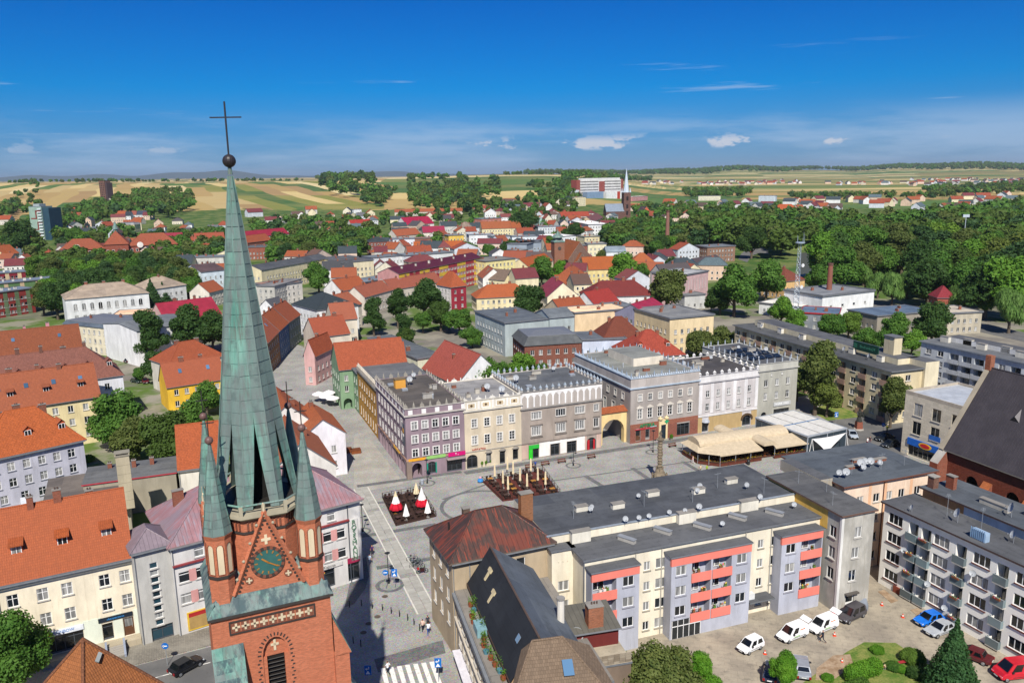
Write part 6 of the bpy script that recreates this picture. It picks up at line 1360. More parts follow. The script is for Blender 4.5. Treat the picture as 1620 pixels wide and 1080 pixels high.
# ---------------------------------------------------------------- middle of the town
def Z(r,x,y): return z3(r,x,y)
MID = [
 # label, region, A, B, h, d, roof, rh, roof colour, wall, options
 ('row house with orange roof and brown street front beside the spire',1,(1268,905),(1322,850),10,10,'gable',5,'#b8502a','#8f6a4c',dict(le=None,chim=3,skyl=2)),
 ('row house with orange roof and blue street front',1,(1324,848),(1368,808),10,10,'gable',5,'#bd5529','#5a6f8d',dict(le=None,chim=2)),
 ('row house with orange roof and grey shop front at the row end',1,(1370,806),(1424,770),10,10,'gable',5,'#b54f28','#7d8078',dict(le=None,chim=2)),
 ('white corner house with dark slate hip roof',1,(1386,722),(1502,752),11,17,'hip',4.4,'#3a3a40','#e4e4e2',dict(ri='auto')),
 ('pale building with patched orange roofs right of the spire',1,(1205,628),(1305,638),9.5,16,'flat',.3,'#8a6a5c','#d5cfc4',dict(chim=4)),
 ('grey windowed tenement right of the spire',1,(1302,640),(1430,606),10,9,'flat',.2,'#6a6a6c','#b9b5ac',{}),
 ('long cream apartment row with recessed balconies and dark roof',1,(1240,562),(1560,505),12,12,'gable',2.2,'#41454b','#dccfa8',dict(rm='b',chim=6)),
 ('cream apartment end wing behind the round tree',1,(1560,512),(1700,500),12,12,'flat',.2,'#4a4d52','#dccfa8',{}),
 ('cream tenement with dark roof left of the spire',1,(955,570),(1060,552),11,12,'gable',2.5,'#3f4247','#d9be8c',dict(rm='b',chim=3)),
 ('white gabled tenement with dark red edged roof',1,(865,560),(954,572),11,13,'gabley',3,'#4a3d40','#d5e0e6',dict(rm='b')),
 ('flat grey tenement row behind the green avenue',1,(815,505),(1060,500),11,12,'flat',.2,'#5d6670','#c3c0b8',dict(chim=4)),
 ('stepped gable white house behind the street row',1,(1228,738),(1300,742),9,8,'gabley',3,'#47525c','#e2e2e0',{}),
 ('low orange roof beside the spire edge',1,(992,668),(1062,650),7,10,'gable',4,'#c2521e','#d8d0c2',{}),
 ('crimson sheet roofed barrack right of the spire',1,(1170,408),(1372,388),8,13,'gable',5,'#a02a3c','#c8b8a8',dict(metal=1,chim=2)),
 ('orange roofed brick barrack below the crimson one',1,(1175,432),(1290,418),8,13,'gable',5,'#b8502c','#8d4a3c',dict(brick=1)),
 ('brick works building with dark flat roof right of the spire',1,(1172,455),(1282,452),9,14,'flat',.3,'#47494e','#8d4a38',dict(brick=1)),
 ('long crimson roofed row behind the avenue trees',1,(760,415),(870,410),8,12,'gable',4.5,'#9c3040','#c8b8a8',dict(metal=1)),
 ('orange roofed row left of the spire behind the avenue',1,(925,418),(1066,412),8,12,'gable',5,'#b84a2c','#cfc4b4',dict(chim=3)),
 ('orange house with gable among the avenue trees',1,(560,312),(600,310),8,12,'gable',5,'#bd5028','#dccaa0',{}),
 ('mint green house with orange roof behind the ochre house',5,(160,300),(310,288),9,10,'gable',5,'#bf4f28','#b9cfc4',dict(chim=1)),
 ('small yellow gabled annex in front of the orange roofs',5,(88,278),(155,262),8,7,'gabley',3.2,'#bf5230','#e0a94a',dict(fr=None)),
 ('narrow pink house with arched passage at the street bend',2,(-178,960),(-128,962),9,12,'gabley',4,'#bd4f29','#c9a09a',dict(chim=1)),
 ('orange roofed house with tall chimneys above the street',2,(-120,880),(40,860),9,12,'gable',5,'#b94a28','#cfc3b2',dict(chim=3)),
 ('terracotta roofed house beside the garden trees',2,(-40,800),(75,790),9,12,'gable',5,'#c05a3a','#d6cbb8',dict(chim=2)),
 ('terracotta roofed house up the row beside the trees',2,(10,745),(95,720),9,12,'gable',4.5,'#c4603f','#d6cbb8',dict(chim=2)),
 ('white house with orange roof at the edge of the tree cluster',2,(0,660),(125,640),8,12,'gable',4.5,'#c0562c','#e0ddd6',dict(chim=1)),
 ('low terracotta roof row between white house and trees',2,(110,690),(240,655),8,10,'gable',4,'#b95a40','#cfc4b4',dict(chim=2)),
 ('long terracotta roof row in front of the striped block',2,(240,655),(480,615),8,10,'gable',4,'#b4523a','#d2c7b6',dict(chim=4)),
 ('pale cream office with grey flat roof and blue skylights in the garden',2,(362,985),(478,968),7.5,36,'flat',.2,'#4c5258','#d5d4bb',dict(le=None)),
 ('salmon red tiled house with white gable facing the trees',5,(548,385),(775,350),5.2,22,'gabley',7,'#bf5040','#e3e2e2',dict(fr=None,chim=2)),
 ('dark brown brick house with grey mansard roof',2,(870,922),(1140,905),9.8,15,'mansard',2.4,'#4d5154','#7d4435',dict(brick=1,rm='b',wz=(1.1,1.5))),
 ('big pale grey building with blank side wall',2,(776,815),(985,795),11,26,'flat',.2,'#4f565e','#a9b3b2',dict(fr=None)),
 ('pale grey office wing with four windows',2,(988,790),(1106,780),11.5,12,'gable',2,'#565d64','#a9b3b2',dict(rm='b')),
 ('peach blank walled house beside the grey office',2,(1108,768),(1358,748),11,12,'flat',.3,'#c9b193','#e0c5a0',dict(fr=None,le=None,chim=3)),
 ('pale blue house with two rows of small windows',2,(1144,896),(1350,888),8.5,12,'flat',.2,'#4f565f','#c8d0e0',{}),
 ('yellow house with deep red brown hip roof',2,(1235,905),(1458,892),7.5,13,'hip',6.5,'#8a3a24','#e2cf68',dict(chim=2)),
 ('bright red tiled house behind the pharmacy',2,(1365,975),(1630,960),7.5,15,'hip',6,'#b8402a','#d8d2c6',dict(chim=2,dorm=2)),
 ('cream three storey tenement beside the lime trees',2,(1560,795),(1768,775),12,22,'flat',.3,'#6a6d70','#dfc9a0',dict(chim=3)),
 ('mauve house with crimson roof',2,(1462,782),(1560,748),10,14,'gable',3.6,'#a32c46','#7d7c90',dict(metal=1,chim=2)),
 ('flat grey roofed house between red roofs',2,(1290,742),(1390,735),9,11,'flat',.2,'#596068','#cfd0d0',{}),
 ('long white house with dark red hip roof',2,(1165,690),(1490,680),8,15,'hip',5.5,'#8d2a26','#d8d6d2',dict(chim=4)),
 ('white house with bright red gable roof',2,(1215,742),(1330,720),6.5,14,'gable',5.5,'#b82f26','#dedcd8',dict(chim=1)),
 ('orange low roofs with brick chimneys among red roofs',2,(1040,755),(1170,742),7,12,'gable',3.5,'#b8502a','#d0c0a8',dict(chim=4)),
 ('cream gabled house with crimson roof by the leafy tree',2,(978,688),(1126,682),8.5,20,'gabley',5.5,'#a33046','#e8dcbc',dict(chim=1)),
 ('cream house with orange hip roof at the street corner',2,(642,695),(905,682),6.6,12,'hip',4.6,'#cc5c28','#dfd0a8',dict(chim=2)),
 ('crimson corner house with orange tower roof',2,(520,640),(592,632),13,11,'hip',5.5,'#c4562c','#93303c',dict(le='auto',side='#dcd6ce')),
 ('pale yellow four storey tenement by the road',2,(685,522),(826,508),13,16,'flat',.3,'#6a6a66','#e6d798',dict(chim=2)),
 ('white gabled house with terracotta roof below the yellow tenement',2,(672,600),(772,596),7.5,16,'gabley',4.5,'#b95a3e','#e4e0d8',{}),
 ('cream house with brown roof beside the white gable',2,(775,610),(830,600),7,14,'gabley',4.5,'#8f6a5a','#e6d8b0',{}),
 ('cream gabled house with orange roof left of the old church',2,(886,545),(1003,515),7,11,'gable',4,'#c4551f','#e0cfa4',dict(chim=1)),
 ('yellow tenement by the parked cars',2,(842,470),(886,465),11,10,'flat',.2,'#7a7a78','#e3d27a',{}),
 ('slate blue office block with window bands',2,(880,440),(950,420),12,14,'flat',.2,'#565d66','#97a0aa',{}),
 ('bright orange hip roofed yellow hall',2,(1365,540),(1505,538),9,14,'hip',6,'#c95c1e','#e3d08c',{}),
 ('long orange roofed yellow wing behind the trees',2,(1155,560),(1368,552),8,12,'gable',6,'#c2581f','#dcc88e',{}),
 ('red brick tenement with white window bands',2,(1068,450),(1168,445),12,12,'flat',.2,'#6a6a6a','#8d4a3e',dict(brick=1)),
 ('cream stepped villa beside the brick tenement',2,(1170,440),(1258,438),11,12,'flat',.4,'#8d8d88','#e0d6b4',{}),
 ('white house with grey pediment roof',2,(1258,476),(1352,474),8,11,'gable',3,'#6b7884','#d8dcdf',dict(rm='b')),
 ('white tenement with grey roof beside the cream blank wall',2,(150,505),(300,492),11,13,'flat',.2,'#5d646c','#dcdcda',dict(chim=3)),
 ('white tenement row with blue grey roof',2,(302,495),(398,486),11,13,'flat',.2,'#66707a','#d3d5d6',dict(chim=2)),
 ('white tenement with dormer row in the crowded quarter',2,(400,488),(530,478),11,13,'flat',.2,'#5d646c','#d8d8d5',dict(chim=3)),
 ('cream blank walled tenement at the row end',2,(0,528),(153,515),12,16,'flat',.2,'#4c4c50','#dccfae',dict(chim=2)),
 ('low white row with blue grey roof below the white tenement',2,(105,622),(300,588),8,12,'flat',.2,'#5f6a76','#cfd5dc',dict(chim=3)),
 ('cream villa near the pink cube',3,(0,795),(148,772),12,20,'flat',.3,'#6a6458','#dcc088',dict(skip=1)),
 ('pink windowless cube hall with narrow slits',3,(0,590),(122,568),14,16,'flat',.4,'#8a8e92','#c9a9a6',dict(rows=[(7,5,.5,8,'plain')])),
 ('dark grey low annex under the pink cube',3,(10,685),(108,678),6,10,'flat',.2,'#5d6266','#c0c0bc',{}),
 ('cream manor with red brown hip roof behind the mast',3,(484,615),(580,605),8.5,14,'hip',5,'#8d3d2a','#d8b27c',dict(chim=3)),
 ('bright white industrial building beside the mast',3,(664,690),(910,662),9,20,'flat',.6,'#6b7076','#e6e6e4',dict(rows=[(4.4,.9,1.4,4,'plain')],le=None)),
 ('low white shed with grey roof in front of the mast',3,(560,740),(664,712),4.5,18,'flat',.3,'#b8b8b4','#e0e0de',dict(fr=None)),
 ('low office with red edged blue grey roof',3,(560,765),(740,775),6.5,15,'flat',.2,'#4c5d74','#7d8288',dict(edge='#a82c2c')),
 ('long grey office with blue grey roof and solar panel',3,(785,752),(925,782),8.5,26,'flat',.2,'#4a5a6e','#968f82',{}),
 ('beige flat roofed workshop by the road',3,(1262,770),(1422,762),7.5,14,'flat',.3,'#9a958a','#b5ac98',{}),
 ('brick pavilion with red pyramid roof by the willows',3,(1210,690),(1294,690),7.5,8,'hip',4,'#a32230','#9c4a38',dict(brick=1)),
 ('orange roofed white villa beyond the park',3,(432,286),(565,284),13,18,'hip',8,'#c95424','#d8dadd',{}),
 ('old brick workshop by the ring road',3,(118,455),(250,448),10,14,'flat',.4,'#5f666e','#8d6a58',dict(brick=1)),
 ('brown roofed low house with blue gable',3,(84,540),(200,520),5,12,'gable',3.5,'#5d4448','#3f86b8',{}),
]
def options(o):
 k = {}
 for q in ('le','fr','ri','chim','dorm','skyl','wz'):
  if q in o: k[q] = o[q]
 return k
def run_mid(tab,z=Z):
 for (lab,rg,A,B,h,d,roof,rh,rc,wl,o) in tab:
  if o.get('skip'): continue
  k = options(o)
  if o.get('rows'): k['fr'] = o['rows']
  if o.get('rm') == 'b': k['rmat'] = bitumen(rc)
  if o.get('metal'): k['rmat'] = seam(rc)
  if o.get('brick'): k['wmat'] = brickm(wl)
  if o.get('side'): k['sidemat'] = plaster(o['side'])
  if o.get('edge'): k['redge'] = paint(o['edge'])
  ex = None
  if roof == 'flat' and k.get('chim') is None: k['chim'] = 2
  house(lab,z(rg,*A),z(rg,*B),h=h,d=d,roof=roof,rh=rh,rcol=rc,wall=wl,name='house' if h < 10 else 'tenement',cat='house' if h < 10 else 'building',**k)
run_mid(MID)
# striped crimson and yellow block
sbk = house('long block striped crimson and yellow under a dark red roof',Z(2,272,580),Z(2,666,502),h=14,d=12,wall='#b98a86',roof='gable',rh=2.4,rmat=seam('#5d2230'),name='apartment_block',cat='building',fr=[(z,1.4,1.2,22,'T') for z in (1,4.1,7.2,10.6)],chim=[(.1,.3),(.25,.3),(.4,.3),(.55,.3),(.7,.3),(.85,.3)],chx='#d8d2c2')
n_ = 9
for i in range(n_):
 s = MB(); x0,x1 = sbk[2]*i/n_,sbk[2]*(i+1)/n_; m = plaster(('#d9b544','#a83f46')[i % 2]); zz = sorted([0,14]+[q for z in (1,4.1,7.2,10.6) for q in (z-.02,z+1.42)])
 for k_ in range(0,len(zz)-1,2): s.box(x0+.15,x1-.15,-.06,-.004,zz[k_],zz[k_+1],m)
 s.build('colour_panel',sbk[0])
# old brick church with copper capped tower and two gables
def old_church():
 p = P(*Z(2,1012,535),4); ang = 16
 t = thing('old_brick_church','old brick church with copper capped tower and steep bare gables','church',(p.x,p.y,0),R_(ang)); BR = brickm('#8a5a44',.25); BG = brickm('#6d5348',.3); OT = tile('#b85a28')
 b = MB(); b.box(0,9,0,9,0,24,BR); b.build('tower',t); b = MB(); b.box(-.3,9.3,-.3,9.3,24,24.6,copper(0)); b.box(1.6,7.4,1.6,7.4,24.6,28,copper(2)); b.frustum(4,7.0,24.6,4.4,25.8,copper(0),c=(4.5,4.5),rot=math.pi/4); b.lathe([(5.4,28),(4.4,29.6),(1.6,31),(.5,33),(.1,36)],8,copper(0),c=(4.5,4.5)); b.build('copper_cap',t)
 b = MB(); K = Matrix.Translation((4.5,-.05,19)) @ Matrix.Rotation(math.pi/2,4,'X'); b.frustum(16,1.5,0,1.5,.2,paint('#4b4540'),M=K); b.build('clock_face',t)
 def gab(x,y,w,d,h,rh,n):
  b = MB(); b.box(x,x+w,y,y+d,0,h,BG,skip='t'); b.poly([(x,y,h),(x+w,y,h),(x+w/2,y,h+rh)],BG); b.poly([(x,y+d,h),(x+w/2,y+d,h+rh),(x+w,y+d,h)],BG); b.build('gable_wall',t)
  r = roof_mesh('gabley',w,d,h,rh,OT,plaster('#c9bfae'),.4,.3); o = r.build('roof',t,(x,y,0))
  for i in range(n): s = MB(); s.box(-.5,.5,-.06,.3,0,h*.5,paint('#2b2522')); s.build('window',t,(x+w*(i+1)/(n+1),y,h*.25))
 gab(9.5,-8,21,34,10,14.5,2); gab(14,-14,11,8,7,8.5,1); t.scale = (.72,.72,.72)
old_church()
# ---------------------------------------------------------------- landmarks and the far town
OR6 = {1: (0,250),2: (540,260),3: (810,260),4: (1080,260),5: (1350,260)}
def Z6(r,x,y): return OR6[r][0]+x/6,OR6[r][1]+y/6
def PT(px,py,dz=0.0):
 z = dz
 for _ in range(25):
  p = P(px,py,min(z,57.0)) if py > 283 else P(px,283.5,min(z,57))
  if p.y < 0 or p.y > 9000: p = Vector((p.x,p.y,z)); p = p*(4000/max(4000,abs(p.y))); p.y = abs(p.y)
  z = .5*z+.5*(terrain_z(p.x,p.y)+dz)
 p.z = terrain_z(p.x,p.y); return p
ONES = ['first','second','third','fourth','fifth','sixth','seventh','eighth','ninth','tenth','eleventh','twelfth','thirteenth','fourteenth','fifteenth','sixteenth','seventeenth','eighteenth','nineteenth']
def ordinal(i):
 if i < 19: return ONES[i]
 n = i+1; t = {2: 'twent',3: 'thirt',4: 'fort',5: 'fift',6: 'sixt',7: 'sevent',8: 'eight',9: 'ninet'}[n//10 % 10]
 return (t+'ieth') if n % 10 == 0 else t+'y-'+ONES[n % 10-1]
SEQ = {}
def queue(o,what,zone): SEQ.setdefault((what,zone),[]).append(o)
def number_all():
 for (what,zone),L in SEQ.items():
  L.sort(key=lambda o: Q(o.location)[0])
  for i,o in enumerate(L): o['label'] = ('%s %s' % (what,zone)) if len(L) == 1 else ('%s %s from the left %s' % (ordinal(i),what,zone)); o['group'] = ('%ss %s' % (what,zone))
# eleven storey tower block
def tower_block():
 p = P(52,380); q = P(82,378); t = thing('tower_block','eleven storey tower block with red zigzag band and white balconies','building',(p.x,p.y,0),R_(-8)); GR = plaster('#8fa597'); W_ = 14; D = 16; Hh = 33
 b = MB(); b.box(0,W_,0,D,0,Hh,GR); b.build('wall',t); b = MB(); b.box(W_+.02,W_+7,1,D+3,0,Hh-1,plaster('#2f4a58')); b.build('shaded_wing',t)  # the right face's shade is put into the wing's dark blue plaster colour
 b = MB(); b.box(0,W_,0,D,Hh,Hh+.6,plaster('#6f7a80')); b.box(3,10,3,12,Hh+.6,Hh+3,plaster('#9aa4a4')); b.build('roof',t)
 RD = plaster('#7d3a34')
 for (x0,x1,z0,z1) in ((6.6,8.0,22,29),(6.6,13,28.2,29.6),(1.4,8,21,22.2),(7.6,9,11,18),(1.8,9,10.2,11.2),(8.2,9.6,1,7),(8.2,13,6.2,7.4),(7.6,13.6,17.2,18.4)): s = MB(); s.box(x0,x1,-.08,-.01,z0,z1,RD); s.build('red_panel',t)
 for i in range(11):
  z = 1.5+i*2.9; s = MB(); s.box(9.8,13.8,-1.2,-.02,z-.2,z+.9,plaster('#d3d8d8')); s.build('balcony',t)
  for x in (10.8,12.8): put_window(t,(x,-.02,z+1.0),0,1.4,1.3,'plain',pane=False)
tower_block()
def hill_tower():
 p = PT(164,318); t = thing('brown_tower_house','dark brown brick slab tower on the hill with pale annex','building',p,R_(-25)); d = p.length; k = d/1260
 b = MB(); BR = brickm('#6b473e',.2); b.box(-5.5*k,5*k,0,10*k,-5,27*k,BR); b.build('wall',t)
 b = MB(); b.box(5.02*k,8.5*k,1*k,10*k,-5,25*k,plaster('#4a3d40')); b.build('stair_core',t); b = MB(); b.box(6*k,20*k,2*k,12*k,-5,3.5*k,plaster('#b9b2a0')); b.build('annex',t)
 b = MB(); b.box(-5.7*k,5.2*k,-.2*k,10.2*k,27*k,27.8*k,plaster('#57423c')); b.build('roof',t)
 for r in range(8):
  for c in range(3): s = MB(); s.box(0,1.6*k,-.1,.2,0,1.6*k,glass(curtain=0)); s.build('window',t,((-4.6+c*3.2)*k,0,(2+r*3)*k))
hill_tower()
def school():
 BR = brickm('#8d3f2c',.2); OT = tile('#b05032'); p = P(168,412); t = thing('brick_school','big red brick school with orange hip roofs and green copper turret','building',(p.x,p.y,0),R_(24))
 for x,y,w,d,h,rh in ((-30,0,30,18,9,7),(0,-1,16,26,12,9),(16,2,34,18,10,8)):
  b = MB(); b.box(x,x+w,y,y+d,0,h,BR,skip='t'); b.build('wall',t); roof_mesh('hip',w,d,h,rh,OT,paint('#5a3a30'),.5).build('roof',t,(x,y,0))
  for i in range(int(w/3.6)):
   for z in (1.5,5.5): s = MB(); s.box(-.8,.8,-.08,.1,0,2.2,WHITE()); s.box(-.65,.65,-.1,.1,.15,2.05,glass(curtain=0)); s.build('window',t,(x+2+i*3.6,y,z))
 b = MB(); b.frustum(8,1.6,18,1.6,22,copper(0),c=(8,12)); b.frustum(8,2.2,22,.1,28,copper(0),c=(8,12)); b.build('turret',t)
 for x in (-18,24):
  b = MB(); m = plaster('#ddd6cc'); b.lathe([(0,.3),(2.2,.2),(2.2,0)],14,m,M=Matrix.Translation((x,-.6,10.5)) @ Matrix.Rotation(math.pi/2,4,'X')); b.build('round_gable',t)
school()
def hospital():
 p = PT(*Z6(3,620,318)); q = PT(*Z6(3,1050,322)); k = (q-p).length/430*1.0; L = (q-p).length; ang = math.atan2(q.y-p.y,q.x-p.x)
 t = thing('hospital','long white multi storey hospital slab with red brick bands on the skyline','building',p,ang); hh = L*.27
 b = MB(); b.box(0,L,0,L*.12,-6,hh,plaster('#d8d6d2')); b.build('wall',t)
 RB = brickm('#8d3a34'); b = MB(); b.box(-.02*L,.055*L,-.6,L*.121,-6,hh*1.0+.2,RB); b.box(L*.955,L*1.005,-.6,L*.121,-6,hh+.2,RB); b.build('brick_ends',t); b = MB(); b.box(L*.465,L*.585,-.7,0,hh*.32,hh*.9,RB); b.build('brick_centre',t)
 b = MB(); b.box(L*.1,L*.95,2,L*.08,hh,hh+3,plaster('#cfcfcd')); b.build('roof',t)
 for r in range(6):
  for c in range(34):
   x = L*(.075+c*.026)
   if .455*L < x < .595*L: continue
   s = win_box(2.0,2.2,k); link('window',s,t,(x,-.1,hh*(.08+r*.155)))
 b = MB(); b.box(L*.1,L*.45,-14,-2,-6,hh*.32,plaster('#7c93ac')); b.box(L*.5,L*.9,-16,-3,-6,hh*.30,plaster('#dcdcda')); b.box(-L*.3,-L*.05,-12,0,-6,hh*.45,plaster('#c9cfd3')); b.box(L*.74,L*.8,-16.5,-16,-6,hh*.3,plaster('#b0402c')); b.build('annex',t)
WB = {}
def win_box(w,h,k=1):
 key = (w,h)
 if key not in WB:
  b = MB(); b.box(-w/2,w/2,-.1,.1,0,h,glass(curtain=0)); WB[key] = b.mesh('window')
 return WB[key]
hospital()
def far_church():
 p = P(990,348); t = thing('distant_church','distant dark brick church with tall white spire','church',(p.x,p.y,0),R_(12)); BR = brickm('#5d3a36',.15); k = p.length/1260
 w = 11*k; b = MB(); b.box(-w/2,w/2,-w/2,w/2,0,42*k,BR); b.build('tower',t); b = MB(); b.frustum(8,w*.42,42*k,w*.22,60*k,paint('#c3cdd6'),rot=math.pi/8); b.frustum(8,w*.22,60*k,.15,78*k,paint('#c3cdd6'),rot=math.pi/8); b.build('spire',t)
 for sx in (-1,1):
  for sy in (-1,1): b = MB(); b.frustum(4,1.4*k,42*k,.1,49*k,paint('#c3cdd6'),c=(sx*w*.45,sy*w*.45)); b.build('pinnacle',t)
 for z in (8,18,30): b = MB(); b.box(-1.6*k,1.6*k,-w/2-.2,-w/2+.1,z*k,(z+6)*k,paint('#2b2220')); b.build('window',t)
 b = MB(); b.box(-34*k,-w/2,-6*k,8*k,0,14*k,BR,skip='t'); b.build('nave_wall',t); roof_mesh('gable',29*k,14*k,14*k,11*k,seam('#8592a0'),paint('#777777')).build('nave_roof',t,(-34*k,-6*k,0))
far_church()
# coloured terraces at the left edge
for i,(lab,A,B,h,wl) in enumerate((('red fronted terrace of flats with blue grey roof at the left edge, nearest row',(-40,468),(52,456),11,'#8d3a34'),('green fronted terrace of flats with blue grey roof, middle row',(-30,452),(95,440),11,'#5f7d52'),('crimson terrace of flats with blue grey roof, rear row',(-60,437),(40,430),10,'#7d2a34'))):
 r = house(lab,A,B,h=h,d=11,wall=wl,roof='flat',rh=.2,rcol='#5c6a7c',name='terrace_block',cat='building',fr=[(z,1.3,1.2,14,'plain') for z in (1.2,4.1,7.0)],chim=6,chx='#d8d2c2')
 for k_ in range(5): b = MB(); x = r[2]*(k_+.5)/5; b.box(x-.9,x+.9,-.05,-.01,0,h,plaster('#c9b08c' if i else '#6b7a5a')); b.build('colour_panel',r[0])
# lattice mast
def mast():
 p = P(1258,520); t = thing('lattice_mast','tall grey steel lattice radio mast with antenna platform','mast',(p.x,p.y,0),R_(20)); m = paint('#a9b4bd',.4,.5,.3); Hm = 32; b = MB()
 for s_ in range(16):
  z0,z1 = Hm*s_/16,Hm*(s_+1)/16; w0,w1 = 1.5-.9*s_/16,1.5-.9*(s_+1)/16
  c0 = [Vector((w0*math.cos(a),w0*math.sin(a),z0)) for a in (.5,2.6,4.7)]; c1 = [Vector((w1*math.cos(a),w1*math.sin(a),z1)) for a in (.5,2.6,4.7)]
  for i in range(3): j = (i+1) % 3; b.tube(c0[i],c1[i],.065,.065,4,m,False); b.tube(c0[i],c1[j],.035,.035,4,m,False); b.tube(c0[j],c1[i],.035,.035,4,m,False); b.tube(c1[i],c1[j],.07,.07,4,m,False)
 b.build('lattice',t); b = MB(); b.frustum(12,1.7,Hm,1.7,Hm+.4,m); b.build('platform',t)
 for a,h in ((0,4),(1.6,2.5),(3.2,3),(4.6,2),(5.4,3.2)): b = MB(); b.tube((1.4*math.cos(a),1.4*math.sin(a),Hm+.4),(1.4*math.cos(a),1.4*math.sin(a),Hm+h),.06,.04,5,m); b.build('antenna',t)
 for z in (10,16,24): b = MB(); b.frustum(10,.5,0,.7,.3,paint('#d8d8d6'),M=Matrix.Translation((.3,-1.5,z)) @ Matrix.Rotation(math.pi/2,4,'X')); b.build('dish',t)
mast()
p = P(*Z(3,694,668),8); t = thing('brick_chimney','round red brown brick factory chimney beside the white industrial building','chimney',(p.x,p.y,0)); b = MB(); b.frustum(12,1.3,0,.95,19.5,brickm('#8a5040',.2)); b.build('shaft',t); b = MB(); b.frustum(12,1.1,19.5,1.1,20.3,brickm('#5d3a30',.2)); b.build('rim',t)
p = P(*Z(2,1545,480),0); t = thing('brick_chimney','tall slim factory chimney beside the orange hipped hall','chimney',(p.x,p.y,0)); b = MB(); b.frustum(10,1.8,0,1.2,30,brickm('#8a5d50',.2)); b.build('shaft',t); b = MB(); b.frustum(10,1.5,30,1.5,31,brickm('#5d3a30',.2)); b.build('rim',t)
p = P(*Z6(5,1040,800)); t = thing('floodlight_mast','slim floodlight mast rising above the park trees','mast',(p.x,p.y,0)); b = MB(); b.tube((0,0,0),(0,0,24),.35,.25,6,paint('#aab4bc')); b.build('pole',t); b = MB(); b.box(-2.4,2.4,-.3,.3,23,25,paint('#b8c2ca')); b.build('lamp_rack',t)
